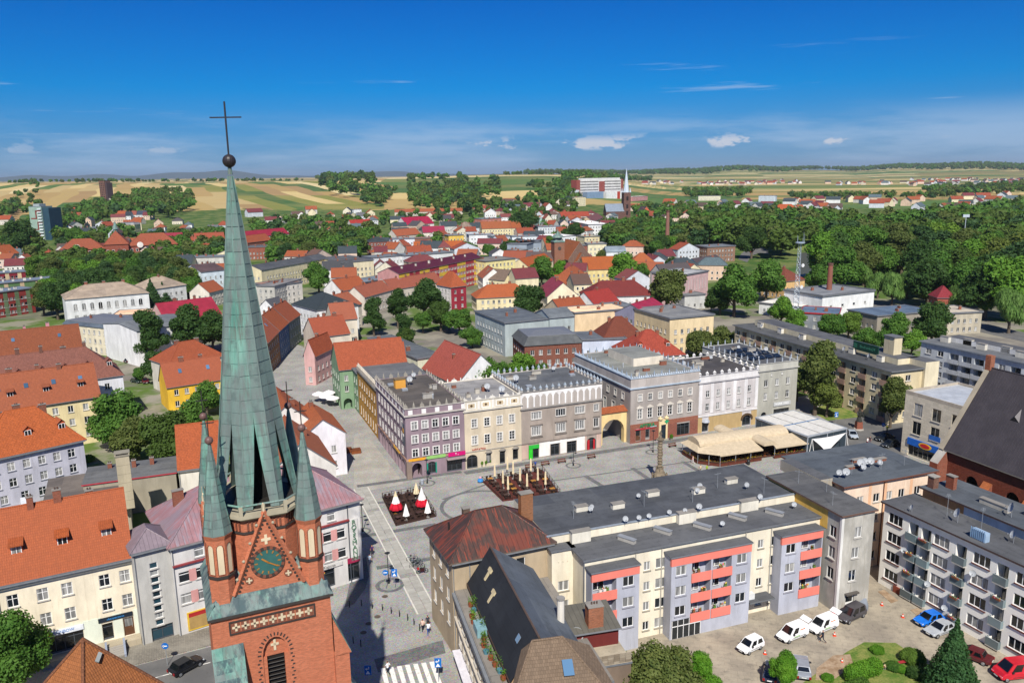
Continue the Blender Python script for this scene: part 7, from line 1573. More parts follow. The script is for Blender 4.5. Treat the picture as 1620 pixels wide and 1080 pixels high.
# far blocks of the crowded quarter
FAR = [
 ('dark brick house with turret roof in the crowded quarter',2,(262,735),(440,728),10,12,'hip',3,'#3d3a3e','#7d4038',dict(brick=1)),
 ('white office block with two rows of dark windows',2,(487,712),(695,706),11,12,'flat',.2,'#6d7680','#d5d8dc',{}),
 ('long bare brick rear wall in the crowded quarter',2,(690,705),(975,698),10,10,'flat',.2,'#7d5a4c','#8d5a48',dict(fr=None,brick=1)),
 ('long bright orange roofed hall with pale wall',2,(690,808),(1158,796),6,12,'gable',5,'#c8591f','#cfcac0',{}),
 ('small orange roofed annex below the dark brick house',2,(285,832),(445,828),6,10,'hip',4,'#bf5424','#b8a898',{}),
 ('yellow fronted tenement in the white row',2,(1018,678),(1162,672),11,12,'flat',.2,'#6a7078','#dcb95a',{}),
 ('white tenement in the row beside the yellow one',2,(1212,672),(1438,665),11,12,'flat',.2,'#8a9098','#dedede',{}),
 ('grey fronted tenement closing the white row',2,(1440,688),(1620,680),10,12,'flat',.2,'#5d6670','#b9bec4',{}),
 ('cream barrack with long orange roof and chimneys',2,(1335,612),(1625,604),10,14,'gable',6,'#b85a30','#dccfa4',dict(chim=5)),
 ('house with steep grey brown pyramid roof',2,(1100,638),(1290,632),8,16,'hip',8,'#6b6058','#c9c6c0',dict(rm='b')),
 ('crimson roofed villa row behind the rear wall',2,(775,648),(985,642),8,12,'gable',5,'#9c2844','#d8cfc0',dict(metal=1)),
 ('orange roofed house row left of the crimson villas',2,(525,680),(750,660),8,12,'gable',5,'#c2552a','#cfc6b8',dict(chim=2)),
 ('magenta red roofed hall with white gable',2,(622,575),(880,560),9,22,'gable',7,'#a82040','#ded8d0',dict(metal=1)),
 ('very long low orange roof under the hill wood',2,(505,455),(1150,440),6,12,'gable',4,'#b8532e','#c8bdb0',{}),
 ('red timbered hall with white panels',2,(1330,520),(1520,510),11,14,'flat',.3,'#7d8890','#b8766a',{}),
 ('red roofed barrack below the village hill',2,(1215,418),(1430,414),7,12,'gable',4,'#a84030','#b8a498',{}),
 ('bright red roofed villa beside the left wood',2,(100,585),(298,575),6,14,'gable',6,'#c02c22','#d8cfc2',{}),
 ('white cube house at the field edge',2,(118,430),(190,428),6,10,'flat',.2,'#d8d8d8','#e6e6e6',{}),
 ('big white flat roofed hall in the crowded quarter',3,(240,672),(405,690),10,20,'flat',.2,'#d3d5d6','#dadcde',dict(fr=None)),
 ('slate roofed office with window bands near the old church',3,(65,750),(275,738),12,16,'flat',.2,'#59626c','#98a2ac',{}),
 ('white row with dark roof left of the slate office',3,(0,688),(235,682),10,12,'flat',.2,'#6d7680','#d8dce0',{}),
 ('grey roofed apartment house with balconies',3,(248,595),(470,588),10,12,'flat',.2,'#7d8690','#c8ccd0',{}),
 ('orange fronted cream house at the quarter edge',3,(0,605),(90,602),10,12,'gable',5,'#b85528','#dccfa8',{}),
 ('crimson roofed pair house by the orange house',3,(95,600),(215,595),8,12,'gable',5,'#8d2a3c','#c8b8a8',{}),
 ('long red roofed school beneath the hospital',3,(470,498),(740,488),9,14,'gable',5,'#b84228','#c8c0b4',{}),
 ('white stepped apartment house under the far church',3,(560,540),(725,575),13,20,'flat',.3,'#d0d2d2','#dcdcda',{}),
 ('teal glass office cube',3,(262,510),(360,506),9,14,'flat',.2,'#b8c8c4','#a8c4bc',{}),
 ('brown roofed house on the sloping street',3,(770,545),(865,500),8,14,'gable',5,'#8a4a4c','#c8b090',{}),
 ('yellow shop at the sloping street',3,(832,590),(880,582),8,10,'flat',.2,'#a8905a','#dca838',{}),
 ('red brick warehouse beside the slim chimney',3,(1445,715),(1620,705),9,18,'flat',.3,'#7d4a3c','#a8563c',dict(brick=1)),
 ('cream bank building with white dome',3,(690,690),(830,684),10,14,'flat',.4,'#a8a48c','#d8c8a0',{}),
 ('beige block of flats beside the hospital',3,(590,315),(700,312),14,14,'flat',.2,'#c8c0a8','#d8cca8',{}),
 ('white flat roofed depot below the far church',3,(1165,530),(1310,526),6,14,'flat',.2,'#a8b0b8','#d8dadc',{}),
 ('orange gabled house with dark roof near the far church',3,(1232,462),(1320,460),7,14,'gabley',8,'#33353f','#c8684a',{}),
 ('pink fronted factory beyond the far church',3,(1140,310),(1288,308),8,16,'flat',.2,'#c8c4c0','#c88a88',{}),
 ('white factory with blue stripe beyond the park',4,(722,300),(882,300),11,18,'flat',.3,'#c0ccd8','#c8d0d8',{}),
 ('cream depot at the wood edge beyond the park',4,(150,302),(360,300),9,16,'flat',.2,'#8a8e92','#d8d0b8',{}),
 ('blue white villa at the left town edge',1,(612,555),(752,552),7,12,'gable',5,'#b84828','#a8c0d8',{}),
 ('orange roofed duplex beside the tower block',1,(180,792),(325,790),7,13,'hip',5,'#c05428','#dcd8c8',{}),
 ('orange roofed villa at the left frame edge',1,(-20,585),(90,583),7,12,'gable',5,'#b84a24','#d8cfc0',{}),
 ('orange roofed house group end left of the avenue',1,(35,918),(180,900),8,14,'gable',6,'#c25828','#dccfa0',dict(chim=2)),
 ('orange roofed house at the far left behind the avenue',1,(-30,868),(110,850),7,13,'hip',5,'#b85030','#c8b8a8',{}),
 ('white block row with grey roof behind the tower block',1,(600,672),(905,660),9,12,'flat',.2,'#7d8890','#d8d8d8',{}),
 ('pale pink block row left of the tower block',1,(70,660),(320,650),9,12,'flat',.2,'#a89890','#d8c4b8',{}),
 ('pale yellow villa with grey mansard roof',1,(1112,635),(1275,632),9,14,'mansard',2,'#787c80','#dcd09c',dict(rm='b')),
 ('orange roofed cream house in the hillside row',1,(1104,540),(1182,538),7,12,'gable',5,'#c25428','#dcc8a0',{}),
 ('dark roofed white house in the hillside row',1,(1184,548),(1240,546),7,12,'gable',5,'#38363e','#d8d8d8',{}),
 ('red roofed white house in the hillside row',1,(1242,540),(1292,538),7,12,'gable',5,'#a84a38','#dcdcd8',{}),
 ('blue roofed white house in the hillside row',1,(1294,538),(1375,536),7,12,'gable',5,'#3a4458','#d8d8d8',{}),
]
def run_far(tab):
 for (lab,rg,A,B,h,d,roof,rh,rc,wl,o) in tab:
  k = options(o)
  if o.get('rm') == 'b': k['rmat'] = bitumen(rc)
  if o.get('metal'): k['rmat'] = seam(rc)
  if o.get('brick'): k['wmat'] = brickm(wl)
  a = Z6(rg,*A); q = Z6(rg,*B); p0 = PT(*a,h); p1 = PT(*q,h); 
  f = p0.length > 420
  house(lab,(p0.x,p0.y,0),(p1.x,p1.y,0),h=h+p0.z,base=p0.z,zp=0,d=max(d,8),roof=roof,rh=rh,rcol=rc,wall=wl,name='house' if h < 10 else 'tenement',cat='house' if h < 10 else 'building',far=f,panes=False,chim=k.pop('chim',2 if rh > 2 else 3),**k)
run_far(FAR)
# scattered suburban houses: (zone phrase, photo polygon, count)
SUB = [('under the striped wheat fields',[(395,335),(590,330),(590,352),(400,352)],16),('below the wooded hill at the left',[(90,330),(200,345),(200,378),(95,375)],12),('on the slope beside the brown slab tower',[(200,340),(350,345),(345,375),(210,372)],16),
 ('between the hill wood and the hospital',[(740,318),(905,312),(905,345),(760,345)],22),('in front of the hospital',[(800,345),(980,330),(980,362),(820,372)],18),('right of the far church',[(1005,318),(1100,316),(1110,352),(1010,348)],16),
 ('beyond the park on the plain',[(1110,318),(1250,316),(1250,328),(1110,332)],14),('at the right behind the park',[(1250,316),(1480,312),(1480,330),(1250,338)],26),('at the far right behind the park',[(1480,310),(1620,306),(1620,324),(1480,330)],16),
 ('in the quarter behind the crimson hall',[(560,385),(760,378),(760,395),(570,400)],10),('among the trees right of the spire',[(400,358),(560,350),(560,380),(410,395)],12),('in the dense quarter above the striped block',[(590,400),(770,388),(890,392),(890,418),(760,412),(610,425)],22),('left of the tower block and avenue',[(0,395),(60,390),(120,392),(110,412),(0,432)],9),('between the school and the spire',[(215,383),(350,376),(350,398),(225,408)],8),('in the crowded quarter below the hill wood',[(560,350),(760,338),(900,345),(960,360),(940,388),(760,382),(600,392)],42),('in the quarter left of the spire',[(120,392),(350,372),(350,392),(240,402),(130,412)],14),('behind the white classical building',[(250,415),(350,408),(350,440),(290,440)],5),('right of the spire above the street row',[(430,412),(600,398),(655,420),(620,448),(560,465),(480,468),(440,440)],14),('below the old brick church',[(760,428),(900,412),(1000,440),(1080,430),(1080,470),(960,470),(860,458),(790,452)],16),('around the pink cube hall',[(1000,415),(1090,400),(1130,430),(1070,450),(1010,440)],8),('around the old brick church',[(880,400),(1060,392),(1060,425),(900,440)],10)]
DENSE = ('dense','old brick','crowded','classical','street row','below','cube')
def inpoly(x,y,pl):
 c = False
 for i in range(len(pl)):
  (xa,ya),(xb,yb) = pl[i],pl[(i+1) % len(pl)]
  if (ya > y) != (yb > y) and x < (xb-xa)*(y-ya)/(yb-ya)+xa: c = not c
 return c
def sample(pl,n,rng,mind,tries=4000):
 """plan points whose photograph position falls in the polygon, at least mind metres apart"""
 xs,ys = [q[0] for q in pl],[q[1] for q in pl]; out = []
 for _ in range(tries):
  if len(out) >= n: break
  x,y = rng.uniform(min(xs),max(xs)),rng.uniform(min(ys),max(ys))
  if not inpoly(x,y,pl): continue
  p = PT(x,y,5.0)
  if all((p.x-q.x)**2+(p.y-q.y)**2 > mind*mind for q in out): out.append(p)
 return out
rng = random.Random(21); OCC = []
for root,w,d,h,ang,dist in HOUSES:
 c = Vector((root.location.x+math.cos(ang)*w/2-math.sin(ang)*d/2,root.location.y+math.sin(ang)*w/2+math.cos(ang)*d/2)); OCC.append((c.x,c.y,.5*math.hypot(w,d),ang,w,d))
def free(x,y,r):
 for (cx,cy,R,a,w,d) in OCC:
  dx,dy = x-cx,y-cy
  if dx*dx+dy*dy > (R+r)**2: continue
  u,v = dx*math.cos(a)+dy*math.sin(a),-dx*math.sin(a)+dy*math.cos(a)
  if abs(u) < w/2+r and abs(v) < d/2+r: return False
 return True
PALW = ['#dcd8d0','#d8cfb8','#dfd3b0','#c8c4bc','#e0dedc','#d3b8a0','#c9cdd2','#d8c0b0']; PALR = [('#b0482a','red roofed'),('#b8542c','orange roofed'),('#8a3238','crimson roofed'),('#47474d','dark roofed'),('#6a6e74','grey roofed'),('#6b4a40','brown roofed')]
CAND = []
for zone,pl,n in SUB:
 for p in sample(pl,n,rng,15 if zone.startswith('in the') else 17):
  if free(p.x,p.y,5): CAND.append((p.length,rng.random(),zone,p)); OCC.append((p.x,p.y,8,0,12,12))
CAND.sort(); NSUB = 205; LATE = []
for ci,(dist_,_,zone,p) in enumerate(CAND):
 rc,nm = rng.choice(PALR[:4] if 'quarter' in zone else PALR); big = 1.0 if dist_ < 1500 else 1.4
 w,d = rng.uniform(9,15)*big,rng.uniform(8,11)*big; hh = rng.choice((4.5,6,6.5))*big
 if any(q in zone for q in DENSE): w *= 1.25; hh += 2.5
 if ci >= NSUB: LATE.append(p); continue
 o = house('x',(p.x,p.y,0),w=w,ang=rng.choice((-12,10,24,22,100,60)),zp=0,h=hh+p.z,base=p.z-.5,d=d,roof=rng.choice(('gable','gable','hip','gabley')),rh=rng.uniform(3,4.5)*big,rcol=rc,wall=rng.choice(PALW),name='suburban_house',cat='house',far=True,chim=1)
 queue(o[0],nm+' house',zone)

# distant villages, too small to part
vb = MB()
for pl,n in (([(1100,287),(1270,284),(1270,290),(1100,292)],46),([(1440,280),(1620,280),(1620,291),(1440,292)],60),([(1300,288),(1440,286),(1440,290),(1300,292)],20),([(960,288),(1080,286),(1080,290),(960,291)],16),(None,0)):
 for p in (sample(pl,n,rng,24,900) if n else LATE):
  M = Matrix.Translation(p) @ Matrix.Rotation(rng.uniform(0,3),4,'Z'); w,d,h = rng.uniform(7,13),rng.uniform(5,7),rng.uniform(5,8); wm = plaster(rng.choice(PALW)); rm = tile(rng.choice(PALR)[0]); vb.box(-w,w,-d,d,-3,h,wm,M=M)
  for s_ in (-1,1): vb.poly([M @ Vector(q) for q in ((-w-.5,s_*(d+.6),h-.3),(w+.5,s_*(d+.6),h-.3),(w+.5,0,h+5),(-w-.5,0,h+5))],rm); vb.poly([M @ Vector(q) for q in ((s_*w,-d,h),(s_*w,d,h),(s_*w,0,h+4.6))],wm)
tag(vb.build('distant_village'),'cluster of tiny village houses on the distant plain','village',kind='stuff')
# blue mountains on the left skyline
mb = MB(); n = 90; pr = None
for i in range(n+1):
 a = R_(-42+i*.5); h = (70+90*abs(math.sin(i*.11+.4))+40*math.sin(i*.31)+20*math.sin(i*.83+1))*(1-.75*sstep(45,90,i)); d = 19000
 c = [Vector((d*math.sin(a),d*math.cos(a),-20)),Vector(((d+1500)*math.sin(a),(d+1500)*math.cos(a),h+60)),Vector(((d+3000)*math.sin(a),(d+3000)*math.cos(a),-20))]
 if pr:
  for k in range(2): mb.poly([pr[k],c[k],c[k+1],pr[k+1]],paint('#3c4c44',.95))
 pr = c
tag(mb.build('mountains',smooth=True),'low blue mountains on the left skyline',kind='structure')
# ---------------------------------------------------------------- trees
def leaf_cloud(lobes,n,size,seed,flat=.0,droop=False):
 """leaf-sized quads spread over the skin and inside of several lobes; returns verts, faces"""
 g = np.random.default_rng(seed); L = np.array(lobes); c,r = L[:,:3],L[:,3:6]
 area = (r[:,0]*r[:,2]); pick = g.choice(len(L),n*2,p=area/area.sum()); dv = g.normal(size=(n*2,3)); dv /= np.linalg.norm(dv,axis=1)[:,None]
 rad = 1-.34*g.random(n*2)**1.7+.10*g.normal(size=n*2)*.6; p = c[pick]+dv*r[pick]*rad[:,None]
 keep = np.ones(len(p),bool)
 for i in range(len(L)):
  q = (p-c[i])/r[i]; keep &= ~((np.linalg.norm(q,axis=1) < .72) & (pick != i))
 p,dv = p[keep][:n],dv[keep][:n]; m = len(p)
 nrm = dv+.75*g.normal(size=(m,3)); nrm[:,2] += .25; nrm /= np.linalg.norm(nrm,axis=1)[:,None]
 t = np.cross(nrm,g.normal(size=(m,3))); t /= np.linalg.norm(t,axis=1)[:,None]; b = np.cross(nrm,t); s = size*(.6+.8*g.random(m))[:,None]
 if droop: t = np.tile((0,0,1.0),(m,1))+.25*g.normal(size=(m,3)); b = np.cross(t,dv); b /= np.linalg.norm(b,axis=1)[:,None]; t = t*2.2; b = b*.55
 v = np.stack([p-t*s*.5,p+b*s*.38,p+t*s*.5,p-b*s*.38],1).reshape(-1,3); f = np.arange(m*4).reshape(-1,4)
 return v,f
def ico(c,r,seed):
 """lumpy inner body that stops light shining through"""
 bm = []; V = []; F = []; n,m = 5,7; g = np.random.default_rng(seed)
 for i in range(n+1):
  for j in range(m):
   th,ph = math.pi*i/n,2*math.pi*j/m; k = .72*(1+.12*g.normal()); V.append((c[0]+r[0]*k*math.sin(th)*math.cos(ph),c[1]+r[1]*k*math.sin(th)*math.sin(ph),c[2]+r[2]*k*math.cos(th)))
 for i in range(n):
  for j in range(m): F.append((i*m+j,i*m+(j+1) % m,(i+1)*m+(j+1) % m,(i+1)*m+j))
 return V,F
def raw_mesh(name,vs,fs,mat):
 me = bpy.data.meshes.new(name); V = np.concatenate([np.array(v,float).reshape(-1,3) for v in vs]); F = []; off = 0
 for v,f in zip(vs,fs): F.append(np.array(f,np.int64).reshape(-1,4)+off); off += len(np.array(v).reshape(-1,3))
 F = np.concatenate(F); me.vertices.add(len(V)); me.vertices.foreach_set('co',V.astype(np.float32).ravel()); me.loops.add(F.size); me.loops.foreach_set('vertex_index',F.ravel().astype(np.int32)); me.polygons.add(len(F)); me.polygons.foreach_set('loop_start',np.arange(0,F.size,4,dtype=np.int32))
 me.update(calc_edges=True); me.materials.append(mat); return me
def lobes_round(seed,n=9,sx=1.0,tall=1.0):
 g = random.Random(seed); L = [(0,0,.95*tall,.62*sx,.62*sx,.72*tall)]
 for i in range(n):
  a = 2*math.pi*i/n*1.7+g.uniform(-.4,.4); z = g.uniform(.3,1.5)*tall; k = g.uniform(.26,.58)*(1.05-.3*abs(z/tall-.8)); q = g.uniform(.36,.78)*sx*(1.0 if z < 1.1*tall else .6)
  L.append((q*math.cos(a),q*math.sin(a),z,k,k,k*g.uniform(.75,1.0)))
 return L
LEAFSHAPE = {}
def shape(kind,v,detail):
 k = (kind,v,detail)
 if k in LEAFSHAPE: return LEAFSHAPE[k]
 n,sz = {'near': (11000,.08),'mid': (4600,.115),'low': (430,.30),'tiny': (60,.5)}[detail]
 if kind == 'round': L = lobes_round(10+v,13)
 elif kind == 'tall': L = lobes_round(30+v,14,.8,1.5)
 elif kind == 'wide': L = lobes_round(50+v,14,1.25,.85)
 elif kind == 'willow': L = lobes_round(70+v,9,1.0,1.0)
 elif kind == 'conifer': L = [(0,0,.25+.3*i,.85-.13*i,.85-.13*i,.30) for i in range(7)]
 elif kind == 'bush': L = [(0,0,.5,.8,.8,.5)]+[(.5*math.cos(a),.5*math.sin(a),.45,.5,.5,.42) for a in (0,1.3,2.5,3.8,5.1)]
 elif kind == 'hedge': L = [(x*.5,0,.5,.5,.45,.5) for x in (-1.6,-.8,0,.8,1.6)]
 if detail == 'tiny': L = [L[0]]+L[1:3]
 if detail == 'low': L = L[:9]
 vs,fs = [],[]
 for i,l in enumerate(L):
  a,b = ico(l[:3],l[3:],v*20+i); vs.append(a); fs.append(b)
 a,b = leaf_cloud(L,n,sz,100+v,droop=kind == 'willow'); vs.append(a); fs.append(b)
 LEAFSHAPE[k] = (vs,fs); return LEAFSHAPE[k]
CROWN = {}; TRUNK = {}
def crown_me(kind,v,detail,leaf):
 k = (kind,v,detail,leaf)
 if k not in CROWN: vs,fs = shape(kind,v,detail); CROWN[k] = raw_mesh('crown',vs,fs,leafm(leaf))
 return CROWN[k]
def trunk_me(v):
 if v not in TRUNK:
  b = MB(); g = random.Random(v); m = bark(); b.tube((0,0,0),(.02,.01,.9),.085,.06,8,m)
  for i in range(6):
   a = i*1.05+g.uniform(-.3,.3); b.tube((.02,.01,.5+.07*i),(.5*math.cos(a),.5*math.sin(a),1.0+.09*i),.04,.012,6,m)
  TRUNK[v] = b.mesh('trunk')
 return TRUNK[v]
NTREE = [0]
TPROTO = {}
def tree(p,R,kind='round',leaf='mid',zone='',detail='mid',what=None,hs=1.0,label=None,base=.55):
 """R crown radius in metres; crown starts base*R above the ground"""
 NTREE[0] += 1; v = NTREE[0] % 4; sh = kind in ('bush','hedge')
 o = thing('shrub' if sh else ('conifer_tree' if kind == 'conifer' else ('willow_tree' if kind == 'willow' else 'leafy_tree')),label,'shrub' if sh else 'tree',p,random.uniform(0,6.28) if kind != 'hedge' else GA)
 o.scale = (R,R,R*hs); c = link('crown',crown_me(kind,v,detail,leaf),o,(0,0,0 if sh else base)); 
 if not sh: link('trunk',trunk_me(v),o)
 if not label: queue(o,what or {'willow': 'weeping willow','conifer': 'dark conifer'}.get(kind,{'light': 'light green tree','bright': 'bright green tree','olive': 'olive green tree','bluish': 'blue green tree','brown': 'brownish tree'}.get(leaf,'dark green tree' if leaf == 'dark' else 'green tree')),zone)
 return o
def tree_px(x,y,r,kind='round',leaf='mid',zone='',detail='mid',hs=1.0,label=None,base=.55):
 """crown centre and radius as surveyed on the photograph"""
 z = 7.0
 for _ in range(12): p = P(x,y,z); R = r*(p-Vector((0,0,CAMH))).length/FPX; z = .5*z+.5*R*hs*(base+(.85 if kind != 'tall' else 1.2))
 p.z = 0; return tree(p,R,kind,leaf,zone,detail,hs=hs,label=label,base=base)
# --- single trees near the camera
tree_px(6,1024,45,'round','mid',detail='near',label='big leafy tree in the bottom left corner beside the church roof',hs=1.1)
tree_px(1052,1062,52,'wide','olive',detail='near',label='dark brownish leafy tree at the bottom edge below the salmon balconies',hs=1.0)
tree_px(1112,1066,26,'tall','bright',detail='near',label='bright green young tree beside the brownish tree')
tree_px(1240,1058,21,'round','bright',detail='near',label='bright green shrub tree between two parked cars',hs=1.2)
tree_px(1508,1050,40,'conifer','conifer',detail='near',label='dark green conifer in front of the white panel block',hs=1.1,base=.1)
for i,(x,y,r,k,lf,lab) in enumerate(((1368,1036,24,'hedge','bright','long trimmed yellow green hedge in the garden'),(1446,1021,17,'bush','mid','dense rounded dark green bush casting a shadow on the garden lawn'),(1389,1017,10,'bush','bright','small bright bush at the garden edge by the yard'),(1415,1042,11,'bush','mid','slender bush between the hedge and the round bush'),(1425,1048,9,'bush','bright','small light green bush beside the slender bush'),(1450,1050,13,'bush','dark','low dark bush below the round bush'),(1470,1048,14,'bush','dark','dark bush left of the conifer'),(1350,1068,22,'hedge','mid','loose green hedge at the picture bottom'),(1325,1078,20,'bush','mid','bushy shrub at the garden bottom left'),(1380,1082,22,'bush','mid','flowering shrub at the bottom of the garden'),(1460,1078,17,'bush','bright','bright spiky bush in the lower garden'),(1560,1090,16,'bush','mid','bush by the red van'),(1310,1062,9,'bush','bright','small shrub on the bare earth'))):
 tree_px(x,y,r,k,lf,detail='near' if r > 16 else 'mid',label=lab)
for x,y,r,k,lf in ((1293,590,37,'tall','olive'),(1262,600,24,'round','olive'),(1195,553,20,'round','olive'),(1222,553,22,'round','olive'),(1252,560,24,'round','olive'),(1160,545,20,'round','olive'),(1140,540,22,'round','olive'),(1110,540,22,'round','olive'),(1310,625,24,'round','olive'),(1412,630,25,'tall','olive')): tree_px(x,y,r,k,lf,'in the lime row beside the end tenement')
for x,y,r,k,lf in ((182,660,34,'round','mid'),(215,690,32,'round','olive'),(262,690,38,'round','dark'),(305,672,34,'round','mid'),(325,628,22,'round','mid'),(238,528,27,'tall','dark'),(252,575,22,'round','dark'),(300,518,32,'round','dark'),(334,520,26,'round','dark'),(222,590,10,'round','mid'),(330,600,16,'tall','willow')): tree_px(x,y,r,k,lf,'in the yards left of the spire')
for x,y,r,k,lf in ((45,655,14,'bush','mid'),(137,715,10,'bush','bright')): tree_px(x,y,r,k,lf,label='small round bush by the cream house' if x < 100 else 'bright bush at the corner of the lilac house')
for X,Y,r,k,lf in ((150,770,60,'tall','dark'),(265,730,62,'tall','dark'),(390,690,85,'round','dark'),(470,770,60,'round','dark'),(300,840,55,'tall','dark'),(310,900,50,'tall','dark'),(560,785,60,'wide','mid'),(385,800,45,'wide','mid'),(620,865,48,'wide','mid'),(510,800,35,'round','light'),(660,775,14,'bush','mid'),(705,770,14,'bush','bright')):
 tree_px(*Z(2,X,Y),r/3,k,lf,'in the garden behind the mauve tenement')
for X,Y,r,k,lf in ((720,325,85,'wide','mid'),(870,290,65,'round','light'),(640,350,45,'round','mid'),(950,320,35,'round','mid'),(385,335,28,'bush','bright')): tree_px(*Z(5,X,Y),r/3,k,lf,'behind the cream lunette tenement')
for X,Y,r,k,lf in ((890,705,85,'round','dark'),(805,630,22,'bush','mid'),(950,560,60,'round','mid'),(1035,570,42,'tall','bright'),(1230,520,40,'tall','olive'),(1300,530,40,'round','dark'),(1340,555,70,'round','light'),(1430,570,50,'round','mid'),(1545,640,95,'round','olive'),(1560,540,40,'round','dark'),(850,590,15,'bush','mid'),(800,450,45,'wide','dark'),(615,455,35,'wide','mid'),(700,460,30,'wide','mid'),(995,440,30,'tall','mid'),(860,320,60,'wide','dark'),(1100,370,45,'wide','dark')): tree_px(*Z(2,X,Y),r/3,k,lf,'among the roofs behind the market')
for X,Y,r,k,lf in ((1510,590,65,'round','mid'),(90,400,60,'round','dark'),(350,395,35,'round','mid'),(720,690,55,'conifer','bluish'),(775,690,45,'conifer','bluish'),(925,620,30,'round','bluish'),(975,645,22,'round','mid'),(395,410,30,'round','bright')): tree_px(*Z(1,X,Y),r/3,k,lf,'beside the white classical building and the cream row')
for X,Y,r,k,lf in ((250,640,100,'round','mid'),(400,600,80,'round','mid'),(180,690,60,'round','dark'),(135,720,30,'round','light'),(470,750,60,'round','light'),(540,800,45,'round','light'),(700,820,60,'round','mid'),(790,810,55,'round','mid'),(1010,830,60,'round','mid'),(1190,805,75,'round','dark'),(870,880,50,'round','mid'),(940,890,45,'round','mid'),(1090,900,50,'round','light'),(330,420,60,'round','dark'),(100,860,55,'round','olive'),(60,900,45,'round','olive'),(640,600,60,'round','mid')): tree_px(*Z(3,X,Y),r/3,k,lf,'around the grey offices and the mast')
for X,Y,r,k,lf in ((930,620,50,'willow','willow'),(1000,640,60,'willow','willow'),(1070,620,50,'willow','willow'),(870,590,45,'willow','willow'),(1330,680,60,'willow','willow'),(1560,740,75,'willow','willow'),(1160,650,50,'round','olive'),(1440,690,60,'round','mid'),(470,410,50,'willow','willow'),(1430,620,40,'round','mid')): tree_px(*Z(3,X,Y),r/3,k,lf,'along the river road')
# --- woods: plan points inside photographed outlines; the largest stay single trees, the rest one woodland
WOODS = [('in the river park',[(1085,395),(1095,345),(1240,340),(1330,345),(1350,355),(1620,322),(1620,480),(1560,470),(1470,455),(1400,430),(1340,440),(1290,440),(1300,405),(1330,395),(1310,372),(1250,370),(1240,400),(1205,385),(1180,375),(1120,372)],16.5,(8.0,11.5),100000,[[(1510,372),(1556,372),(1556,398),(1505,398)],[(1255,372),(1310,372),(1325,400),(1250,400)]]),
 ('along the avenue at the left',[(40,470),(80,480),(300,458),(300,425),(215,408),(130,395),(60,395),(30,415),(90,440)],11,(5.0,7.0),999,[]),
 ('behind the brick school',[(215,372),(350,360),(352,400),(300,412),(222,405)],12,(5,7),999,[]),
 ('in the grove right of the spire',[(425,398),(440,375),(560,362),(590,372),(590,392),(500,400),(460,410)],12,(5.5,7.5),999,[]),
 ('in the grove under the far church',[(955,345),(985,350),(1080,352),(1085,398),(1040,400),(1010,385),(960,372)],12,(5.5,8),999,[[(975,340),(1000,340),(1000,352),(975,352)]])]
ALLT = []
for zone,pl,md,(r0,r1),n,holes in WOODS:
 xs,ys = [q[0] for q in pl],[q[1] for q in pl]; pts = [P(x,y,9) for x,y in pl]; bx0,bx1,by0,by1 = min(p.x for p in pts),max(p.x for p in pts),min(p.y for p in pts),max(p.y for p in pts)
 g = random.Random(len(zone)); y = by0
 while y < by1:
  x = bx0
  while x < bx1:
   qx,qy = x+g.uniform(-.42,.42)*md,y+g.uniform(-.42,.42)*md; sx_,sy_ = Q((qx,qy,9))
   if inpoly(sx_,sy_,pl) and not any(inpoly(sx_,sy_,h) for h in holes) and free(qx,qy,3) and g.random() < .93: ALLT.append((math.hypot(qx,qy),qx,qy,g.uniform(r0,r1),zone,g.random()))
   x += md
  y += md
ALLT.sort(); STUFF = []
def pickleaf(u): return 'dark' if u < .38 else ('mid' if u < .74 else ('olive' if u < .88 else 'bluish'))
for i,(d,x,y,R,zone,u) in enumerate(ALLT):
 if i < 150: tree(Vector((x,y,0)),R,'round' if u < .7 else 'tall',pickleaf(u) if i % 9 else 'light',zone,'mid',hs=1.0 if u < .7 else .8)
 else: STUFF.append((x,y,0,R,u))
# far belts and hedgerows on the hills, one mass
BELT = [([(172,338),(185,312),(235,300),(300,303),(308,325),(270,342),(200,345)],16,9),([(40,350),(100,335),(165,318),(175,345),(120,360),(60,365)],17,8),([(0,335),(28,322),(28,332),(0,345)],18,9),([(640,300),(690,292),(760,290),(800,296),(752,316),(700,322),(655,316)],19,10),([(565,292),(590,290),(625,302),(600,325),(585,312)],18,9),([(500,283),(590,282),(590,288),(510,289)],30,14),([(645,282),(708,284),(706,285),(646,284.5)],30,9),([(725,285),(757,284),(757,288),(727,288)],26,10),([(880,282),(1030,281),(1030,287),(900,287)],32,13),([(830,293),(960,287),(965,292),(850,300)],26,10),([(1080,300),(1190,300),(1180,310),(1090,312)],24,8),([(1460,300),(1620,290),(1620,304),(1480,312)],26,9),([(1250,308),(1480,308),(1480,313),(1250,315)],26,7),([(20,299),(62,297),(62,300),(22,302)],26,7),([(870,300),(920,300),(905,340),(830,345),(760,335),(800,322)],22,7),([(560,345),(640,335),(760,330),(760,352),(640,360),(600,372),(560,362)],30,6),([(400,350),(560,345),(560,362),(410,385)],20,6.5),([(1000,330),(1110,325),(1240,328),(1240,342),(1095,346),(1010,345)],20,7),([(90,372),(215,360),(215,372),(130,390),(95,388)],18,6.5),([(760,352),(960,342),(960,372),(860,378),(770,372)],34,5.5),([(600,378),(700,368),(700,392),(605,396)],30,5.5),([(0,370),(60,372),(60,400),(0,415)],18,6.5),([(1095,360),(1200,362),(1180,378),(1110,375)],14,7)]
for bi,(pl,md,R) in enumerate(BELT):
 g = random.Random(bi); n = 0; xs,ys = [q[0] for q in pl],[q[1] for q in pl]
 for p in sample(pl,130,g,md*.8,500):
  if free(p.x,p.y,3): STUFF.append((p.x,p.y,p.z,R*g.uniform(.8,1.2),g.random()))
